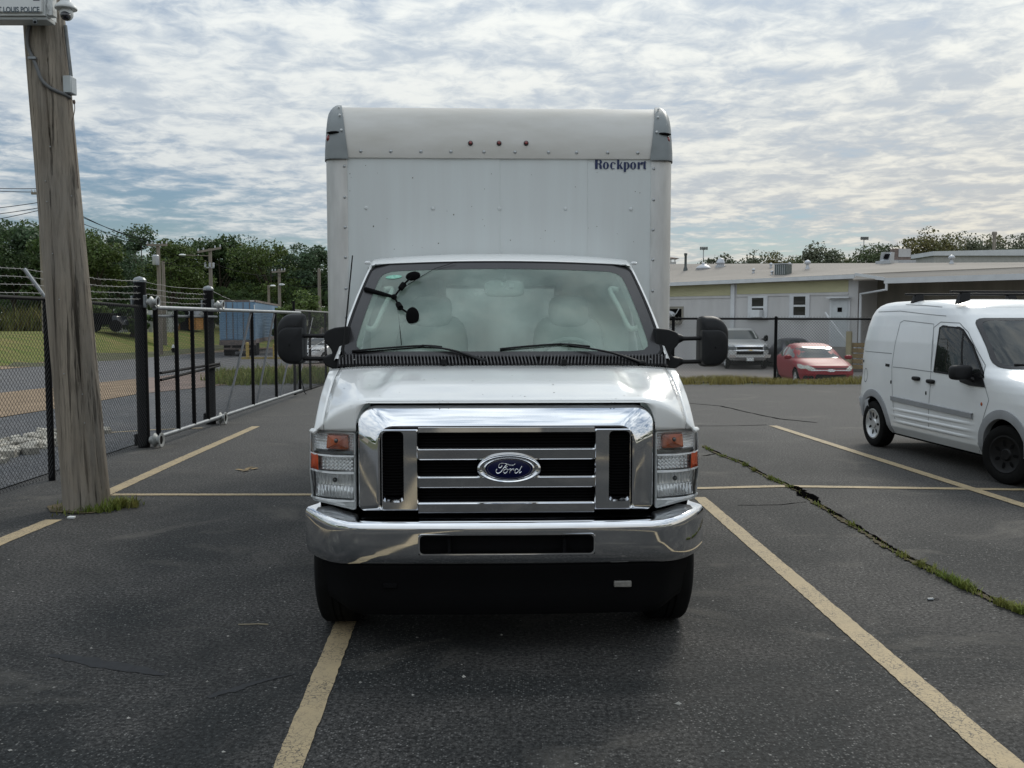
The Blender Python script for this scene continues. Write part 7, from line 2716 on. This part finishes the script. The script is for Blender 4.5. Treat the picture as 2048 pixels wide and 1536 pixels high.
# ------------------------------------------------------------------ far utility poles, wires, lamps
def upole(px, pyt, Y, arm=None, label='', r=.14, lean=0, trans=None, lamp=None, bits=None):
    q = at(px, pyt, Y)
    g_ = gz(q.x, Y)
    t = thing('utility_pole', label, 'pole', (q.x, Y, g_), 0, 'utility poles along the road')
    H_ = q.z - g_
    m = MB(); m.tube([(0.0 + lean, 0, -.2), (0, 0, H_)], [r * 1.2, r * .85], n=10); m.build('shaft', M_FARPOLE, t)
    k = Y / FPX
    if arm:
        w, dz, sl = arm
        m = MB(); m.hexa([(-w * k, -.25, H_ - dz * k + sl * k - .09), (w * k, -.25, H_ - dz * k - sl * k - .09), (w * k, -.13, H_ - dz * k - sl * k - .09), (-w * k, -.13, H_ - dz * k + sl * k - .09), (-w * k, -.25, H_ - dz * k + sl * k + .06), (w * k, -.25, H_ - dz * k - sl * k + .06), (w * k, -.13, H_ - dz * k - sl * k + .06), (-w * k, -.13, H_ - dz * k + sl * k + .06)]); a_ = m.build('crossarm', M_FARPOLE, t)
        m = MB()
        for u in (-.95, -.5, .5, .95):
            m.lathe([(.05, 0), (.06, .1), (.03, .18), (0, .2)], Matrix.Translation((w * k * u, -.19, H_ - dz * k - sl * k * u + .055)), 8)
        m.build('insulators', M_VENT, a_)
    if trans:
        z0, z1, w = trans
        m = MB(); m.lathe([(w * k * .9, 0), (w * k, .06), (w * k, (z1 - z0) * k - .08), (w * k * .7, (z1 - z0) * k), (.0, (z1 - z0) * k)], Matrix.Translation((0 - .05, -r - w * k, H_ - z1 * k)), 16); m.build('transformer', M_VENT, t, smooth=40)
    for b_ in bits or ():
        m = MB(); m.lathe([(2.2 * k, 0), (2.4 * k, 8 * k), (0, 9 * k)], Matrix.Translation((b_ * k, -r - .1, H_ - 37 * k)), 10); m.box(min(0, b_ * k), max(0, b_ * k) + .02, -.22, -.16, H_ - 39 * k, H_ - 37.2 * k); m.build('transformer', M_VENT, t)
    if lamp:
        dx, dz = lamp
        m = MB(); m.tube([(0, 0, H_ - dz * k - .2), (dx * k * .6, -.2, H_ - dz * k), (dx * k, -.3, H_ - dz * k)], .04, n=6); l_ = m.build('lamp_arm', M_VENT, t)
        m = MB(); m.grid(ellipsoid(Matrix.Translation((dx * k, -.3, H_ - dz * k)), 6 * k, .3, 2.2 * k, n=12, m=6), close=True); m.build('lamp_head', M_PAPER, l_)
    return Vector((q.x, Y, q.z))


pA = upole(316, 488, 66, (20, 2, 0), 'far utility pole carrying a large grey transformer behind the gate', trans=(22, 42, 6.5))
pB = upole(326, 522, 74, None, 'thinner brown pole standing just right of the transformer pole')
pC = upole(420, 497, 70, (23, 3, -4), 'far utility pole with a tilted crossarm and three small canisters', bits=(-8, 1, 8))
pD = upole(558, 538, 84, (13, 5, -1), 'small distant utility pole with a street lamp above the blue trailer', lamp=(7, 31))
pE = upole(537, 570, 92, None, 'short distant pole just left of the street lamp pole', lamp=(10, 2))
pF = upole(638, 537, 76, None, 'plain distant pole standing close to the left side of the truck')
pH = upole(80, 384, 62, (14, 3, 0), 'distant utility pole hidden behind the wooden pole, its crossarm just showing')
m = MB(); q = at(365, 510, 71); k = 71 / FPX
lp = thing('street_lamp', 'pale street lamp head showing against the dark trees', 'street lamp', q)
m.grid(ellipsoid(Matrix.Identity(4), 7 * k, .3, 2.2 * k, n=12, m=6), close=True); m.build('lamp_head', M_PAPER, lp)
m = MB(); m.tube([(.1, 0, 0), (pC.x - q.x - .1, -.3, -.1)], .035, n=6); m.tube([(-6 * k, 0, -.1), (-6 * k, 0, -3 * k)], .05, n=5); m.build('lamp_arm', M_FARPOLE, lp)


def wire(pts, sag, label, r=.022):
    m = MB()
    for a, b in zip(pts[:-1], pts[1:]):
        m.tube([a.lerp(b, k / 12) - Vector((0, 0, sag * 4 * (k / 12) * (1 - k / 12))) for k in range(13)], r, n=4, cap=False)
    return tag(m.build('power_line', M_MATTE), label, 'wire', 'power lines above the road')


W = lambda px, py, Y: at(px, py, Y)
wire([W(-60, 374, 60), W(80, 377, 62)], .05, 'power line, topmost of those left of the wooden pole')
wire([W(-60, 378, 60), W(66, 384, 62)], .05, 'power line just under the topmost, left of the wooden pole')
wire([W(-60, 421, 60), W(76, 405, 62)], .05, 'power line rising to the wooden pole, third from the top')
wire([W(-60, 434, 60), W(76, 416, 62)], .05, 'power line rising to the wooden pole, fourth from the top')
wire([W(-60, 448, 60), W(76, 421, 62)], .05, 'power line lowest of those left of the wooden pole')
wire([W(84, 385, 62), W(300, 486, 66)], .35, 'power line falling from the wooden pole to the transformer pole, upper one')
wire([W(84, 392, 62), W(335, 489, 66)], .45, 'power line falling from the wooden pole to the transformer pole, lower one')
wire([W(84, 412, 62), W(330, 500, 70), W(420, 520, 70)], .25, 'power line passing low behind the transformer')
wire([pA + Vector((.3, 0, -1.2)), pC + Vector((0, 0, -1)), pD + Vector((0, 0, -.6)), pF + Vector((0, 0, -.2))], .35, 'power line strung across the dark trees to the distant poles')
wire([pB + Vector((0, 0, -.2)), W(366, 512, 71)], .2, 'thin line from the brown pole to the street lamp')
wire([pD + Vector((0, 0, -1.2)), pF + Vector((0, 0, -1.4)), W(700, 548, 74)], .2, 'power line low over the blue trailer')

# ------------------------------------------------------------------ floodlight masts, cupola, distant sheds on the right
for k, (px, pyt, pyb, Y, lab) in enumerate(((1407, 497, 535, 120, 'slim floodlight mast above the roof beside the flue pipe'), (1728, 477, 500, 130, 'slim floodlight mast showing above the trees on the right'))):
    q = at(px, pyt, Y); g_ = gz(q.x, Y)
    t = thing('floodlight_mast', lab, 'floodlight', (q.x, Y, g_), 0, 'floodlight masts in the distance')
    s = Y / FPX; H_ = q.z - g_
    m = MB(); m.tube([(0, 0, 0), (0, 0, H_)], [1.6 * s, .9 * s], n=8); m.build('mast', M_VENT, t)
    m = MB(); m.box(-7 * s, 7 * s, -.1, .1, H_ - .3 * s, H_ + .6 * s); m.build('lamp_rack', M_MATTE, t)
    for x in (-6, -2, 2, 6):
        m = MB(); m.box((x - 1.5) * s, (x + 1.5) * s, -.3, -.12, H_ - 3 * s, H_ + 3 * s); m.build('lamp', M_LAMPD, t)
q = at(1342, 537, 90)
s = 90 / FPX
t = thing('cupola', 'small grey rooftop hut with a wide brown roof on posts', 'hut', (q.x, 90, 3.0))
zb_ = at(1342, 540, 90).z - 3; zt_ = at(1342, 524, 90).z - 3; zr_ = at(1342, 513, 90).z - 3; ze_ = at(1342, 517, 90).z - 3
m = MB(); m.box(-12 * s, 10 * s, 0, 1.2, -1, zt_); m.build('wall', M_WALLG, t)
m = MB(); m.hexa([(-18 * s, -.3, ze_), (16 * s, -.3, ze_), (16 * s, 1.5, ze_), (-18 * s, 1.5, ze_), (-5 * s, .5, zr_), (1 * s, .5, zr_), (1 * s, .7, zr_), (-5 * s, .7, zr_)]); m.build('roof', pm('cupola_roof', (0.16, 0.11, 0.09), rough=.8, var=.2), t)
for x in (-10, 0, 8):
    m = MB(); m.box(x * s - .04, x * s + .04, .05, .13, zt_, ze_); m.build('post', M_WALLG, t)
q0, q1 = at(1868, 518, 75), at(2140, 505, 75)
t = thing('white_shed', 'long white flat-roofed shed beyond the tan roof at the right', 'shed', (q0.x, 75, GR))
zt_ = at(1900, 503, 75).z - GR
m = MB(); m.box(0, q1.x - q0.x, 0, 4, 0, zt_ - .35); m.build('wall', pm('shed_grey', (0.42, 0.42, 0.40), rough=.8, var=.15), t)
m = MB(); m.hexa([(-.2, -.2, zt_ - .34), (q1.x - q0.x, -.2, zt_ - .34), (q1.x - q0.x, 4.2, zt_ - .34), (-.2, 4.2, zt_ - .34), (-.2, -.2, zt_), (q1.x - q0.x, -.2, zt_ + .25), (q1.x - q0.x, 4.2, zt_ + .25), (-.2, 4.2, zt_)]); m.build('roof', M_TRIM, t)
q = at(1807, 508, 62)
t = thing('brick_chimney', 'stubby brick chimney block with a pale face beside the roof hood', 'chimney', (q.x, 62, 3.4))
s = 62 / FPX; zz = at(1807, 520, 62).z - 3.4; z1 = at(1807, 497, 62).z - 3.4
m = MB(); m.box(-17 * s, 15 * s, 0, .8, -2, z1); m.build('stack', pm('brick_dull', (0.22, 0.17, 0.15), rough=.9, var=.3, vscale=5), t)
m = MB(); m.box(-10 * s, 14 * s, -.03, -.002, zz + .2, z1 - .02); m.build('pale_patch', M_WALLG, t)
m = MB(); m.box(-22 * s, 20 * s, -.4, 1.2, zz - .25, zz - .02); m.build('base_flashing', M_VENT, t)
q = at(1989, 465, 80)
t = thing('utility_pole', 'grey pole rising above the trees behind the white shed', 'pole', (q.x, 80, GR))
m = MB(); m.tube([(0, 0, 0), (0, 0, q.z - GR)], .14, n=8); m.build('shaft', M_FARPOLE, t)
m = MB(); m.tube([(-.15, 0, q.z - GR - .1), (.15, 0, q.z - GR - .1)], .18, n=8); m.build('cap', M_FARPOLE, t)

# ------------------------------------------------------------------ trees
M_LEAF = [leafmat('leaf_deep', (0.044, 0.078, 0.028), (0.066, 0.104, 0.034)), leafmat('leaf_mid', (0.060, 0.105, 0.034), (0.085, 0.125, 0.042)), leafmat('leaf_olive', (0.085, 0.116, 0.030), (0.068, 0.106, 0.030)), leafmat('leaf_bluish', (0.058, 0.100, 0.054), (0.080, 0.122, 0.060)), leafmat('leaf_light', (0.115, 0.165, 0.045), (0.090, 0.130, 0.040))]


def crown_mesh(seed, w, h, n, leaf, clumps=46, feather=.25, low=0.0):
    """leaves in clumps spread through an uneven crown; returns a mesh standing on z = 0"""
    r = np.random.default_rng(seed)
    # clump centres: mostly near the outside of a lumpy dome
    cc = []
    for _ in range(clumps):
        th = r.uniform(0, 2 * math.pi); u = r.uniform(-.75, 1)
        rad = r.uniform(.45, 1.0) ** .5
        lump = 1 + .22 * math.sin(3 * th + seed) + .15 * math.sin(5 * th + 2 * seed)
        c = math.sqrt(max(0, 1 - u * u))
        cc.append((rad * c * math.cos(th) * w / 2 * lump, rad * c * math.sin(th) * w / 2 * lump, h * (.52 + .44 * u * rad)))
    cc = np.array(cc)
    sz = r.uniform(.55, 1.25, clumps) * min(w, h) * .17
    idx = r.integers(0, clumps, n)
    d = r.normal(size=(n, 3)); d /= np.linalg.norm(d, axis=1)[:, None]
    rad = r.uniform(.35, 1.0, n) ** .6 + feather * np.abs(r.normal(size=n)) * .5
    P = cc[idx] + d * (rad * sz[idx])[:, None] * np.array([1.15, 1.15, .8])
    P[:, 2] = np.maximum(P[:, 2], low)
    a = r.normal(size=(n, 3)) + d * .6 + np.array([0, 0, .4]); a /= np.linalg.norm(a, axis=1)[:, None]
    t1 = np.cross(a, r.normal(size=(n, 3))); t1 /= np.linalg.norm(t1, axis=1)[:, None]
    t2 = np.cross(a, t1)
    s = leaf * r.uniform(.55, 1.3, n)[:, None]
    V = np.stack([P - t1 * s, P + t2 * s * .62 + a * s * .15, P + t1 * s, P - t2 * s * .62 + a * s * .15], 1).reshape(-1, 3)
    me = bpy.data.meshes.new('crown')
    me.vertices.add(4 * n); me.vertices.foreach_set('co', V.astype(np.float32).ravel())
    me.loops.add(4 * n); me.loops.foreach_set('vertex_index', np.arange(4 * n, dtype=np.int32))
    me.polygons.add(n); me.polygons.foreach_set('loop_start', np.arange(0, 4 * n, 4, dtype=np.int32)); me.polygons.foreach_set('loop_total', np.full(n, 4, dtype=np.int32))
    me.update(calc_edges=True)
    return me, cc


def tree(x, y, w, h, base, mat, seed, label, n=5200, leaf=.20, group=None, clumps=46, name='tree'):
    g_ = gz(x, y)
    t = thing(name, label, 'tree', (x, y, g_), 0, group)
    me, cc = crown_mesh(seed, w, h - base, n, leaf, clumps)
    me.materials.append(mat)
    c = bpy.data.objects.new('crown', me); col.objects.link(c); c.parent = t; c.location = (0, 0, base)
    rr = random.Random(seed)
    m = MB()
    hz = base + (h - base) * .45
    m.tube([(0, 0, -.2), (rr.uniform(-.2, .2), 0, hz * .5), (rr.uniform(-.4, .4), 0, hz)], [.26, .20, .13], n=8)
    for k in range(9):
        q = cc[rr.randrange(len(cc))]
        z0 = rr.uniform(.4, 1.0) * hz
        m.tube([(0, 0, z0), (q[0] * .5, q[1] * .5, z0 * .5 + (q[2] + base) * .5 + .2), (q[0], q[1], q[2] + base)], [.10, .07, .025], n=5)
    m.build('trunk', M_BARK, t)
    return t


rt = random.Random(31)
LEFT = [(-30, 446, 120, 0, 84), (22, 440, 120, 3, 88), (75, 446, 120, 1, 92), (135, 452, 110, 1, 86), (190, 466, 90, 2, 80), (232, 452, 110, 3, 92), (282, 458, 110, 3, 96), (342, 476, 100, 2, 80), (392, 462, 105, 3, 94), (440, 470, 95, 0, 88), (487, 468, 105, 3, 90), (540, 472, 110, 2, 82), (588, 486, 100, 3, 88), (632, 496, 90, 3, 84), (676, 512, 100, 0, 86)]
names = ['dark leafy tree', 'mid green tree', 'olive green tree', 'blue green feathery tree', 'light green tree']
where = ['at the far left edge', 'left of the wooden pole', 'hidden partly by the wooden pole', 'just right of the wooden pole', 'second right of the wooden pole', 'left of the transformer pole', 'behind the transformer pole', 'between the transformer pole and the lamp', 'behind the street lamp head', 'behind the tilted crossarm', 'right of the tilted crossarm', 'above the blue trailer', 'right above the blue trailer', 'beside the plain pole by the truck', 'half hidden by the truck box']
for i, (px, pyt, wpx, mi, Y) in enumerate(LEFT):
    Y += 4 + 14 * sstep(px, 250, 500)
    q = at(px, pyt, Y)
    g_ = gz(q.x, Y)
    tree(q.x, Y, wpx * Y / FPX * 1.15, q.z - g_, 1.2, M_LEAF[mi], 100 + i, names[mi] + ' in the far tree line ' + where[i], n=8500, leaf=rt.uniform(.12, .20), group='trees along the far side of the field', clumps=rt.randint(26, 46))
# a second, darker rank behind fills the gaps
for i in range(9):
    px = -20 + i * 85 + rt.uniform(-15, 15)
    q = at(px, 492 + i * 6 + rt.uniform(-6, 10), 126)
    tree(q.x, 126, 140 * 126 / FPX, q.z - gz(q.x, 126), .8, M_LEAF[0 if i % 2 else 1], 200 + i, ['background tree filling the gap ' + s for s in ('at the far left', 'left of the wooden pole', 'behind the wooden pole', 'right of the wooden pole', 'left of the transformer', 'behind the lamp', 'right of the crossarm', 'over the trailer', 'nearest the truck')][i], n=5500, leaf=.24, group='second rank of trees behind the field', clumps=50)
# low growth under the trees
me, cc = crown_mesh(77, 62, 5.2, 15000, .24, clumps=260, feather=.4)
for v in ():
    pass
me.materials.append(M_LEAF[0])
o = bpy.data.objects.new('undergrowth', me); col.objects.link(o); o.location = (-33, 99, .2); o.scale = (1, .16, 1)
o['kind'] = 'stuff'; o['label'] = 'dark undergrowth filling the ground below the far trees'; o['category'] = 'undergrowth'
for i, (px, pyt, wpx, hb, Y, mi, lab) in enumerate(((605, 584, 80, 0, 72, 4, 'light green bush above the right end of the blue trailer'), (570, 602, 45, 0, 70, 4, 'small light bush behind the roof edge of the trailer'), (262, 600, 60, 0, 73, 1, 'green bush leaning over the pale board fence'), (330, 610, 90, 0, 86, 0, 'dark bush under the transformer pole'), (405, 612, 70, 0, 93, 2, 'olive bush below the tilted crossarm pole'), (190, 606, 60, 0, 75, 2, 'olive bush right of the wooden pole over the dark truck'))):
    q = at(px, pyt, Y)
    tree(q.x, Y, wpx * Y / FPX, q.z - gz(q.x, Y), .1, M_LEAF[mi], 300 + i, lab, n=2600, leaf=.14, group='bushes at the back of the field', clumps=26, name='bush')
RIGHT = [(1385, 528, 40, 1, 100), (1440, 512, 44, 3, 92), (1470, 522, 50, 0, 98), (1508, 506, 56, 3, 95), (1560, 508, 60, 2, 100), (1606, 500, 50, 1, 96), (1640, 489, 60, 3, 92), (1676, 506, 50, 4, 98), (1740, 496, 80, 0, 94), (1775, 492, 50, 0, 100), (1850, 460, 86, 2, 90), (1890, 482, 56, 0, 96), (1950, 466, 70, 3, 92), (1990, 478, 70, 2, 96), (2025, 468, 70, 3, 92), (2075, 480, 80, 0, 96)]
M_LEAFR = [leafmat('far_leaf_deep', (0.08, 0.105, 0.055), (0.10, 0.125, 0.06)), leafmat('far_leaf_mid', (0.10, 0.13, 0.065), (0.12, 0.145, 0.072)), leafmat('far_leaf_olive', (0.15, 0.13, 0.05), (0.10, 0.115, 0.05)), leafmat('far_leaf_grey', (0.11, 0.13, 0.085), (0.13, 0.14, 0.09)), leafmat('far_leaf_light', (0.10, 0.125, 0.05), (0.12, 0.12, 0.06))]  # leaf colours lightened to carry the sun and haze on these trees
rw_ = ['leftmost beside the flue pipe', 'behind the first roof vent', 'low beside the first roof vent', 'left of the rooftop air conditioner', 'above the rooftop air conditioner', 'behind the small roof vents', 'tallest right of the air conditioner', 'pale and low left of the floodlight', 'under the right floodlight mast', 'left of the roof hood', 'big and autumn-tinged behind the chimney', 'dark right of the chimney tree', 'feathery left of the grey pole', 'behind the grey pole', 'right of the grey pole', 'at the right edge of the view']
for i, (px, pyt, wpx, mi, Y) in enumerate(RIGHT):
    q = at(px, pyt, Y)
    tree(q.x, Y, wpx * Y / FPX * 1.5, q.z - gz(q.x, Y) + .35, .8, M_LEAFR[mi], 400 + i, names[mi] + ' beyond the tan roof, ' + rw_[i], n=9500, leaf=.13, group='trees beyond the tan roof', clumps=80)

# ------------------------------------------------------------------ behind the photographer, mirrored in chrome and glass
bb = thing('workshop', 'low beige workshop with dark doors behind the viewer, mirrored in the chrome', 'building', (0, -26, 0))
m = MB(); m.box(-22, 16, -8, 0, 0, 3.6); m.build('wall', pm('workshop_beige', (0.36, 0.33, 0.28), rough=.85, var=.2, vscale=1), bb)
m = MB(); m.box(-22.3, 16.3, -8.3, .3, 3.61, 3.85); m.build('roof', M_VENT, bb)
for x in (-17, -11, -4, 3, 9):
    m = MB(); m.box(x, x + 3, .003, .06, 0, 2.9); m.build('door', M_BRACE, bb)
for i, x in enumerate((-48, -36, -27, 22, 33, 45)):
    tree(x, -34, 11, 9.5, 1.0, M_LEAF[i % 4], 500 + i, 'leafy tree behind the viewer ' + ('far left', 'left', 'beside the workshop on the left', 'beside the workshop on the right', 'right', 'far right')[i], n=1500, leaf=.4, group='trees behind the viewer', clumps=24)
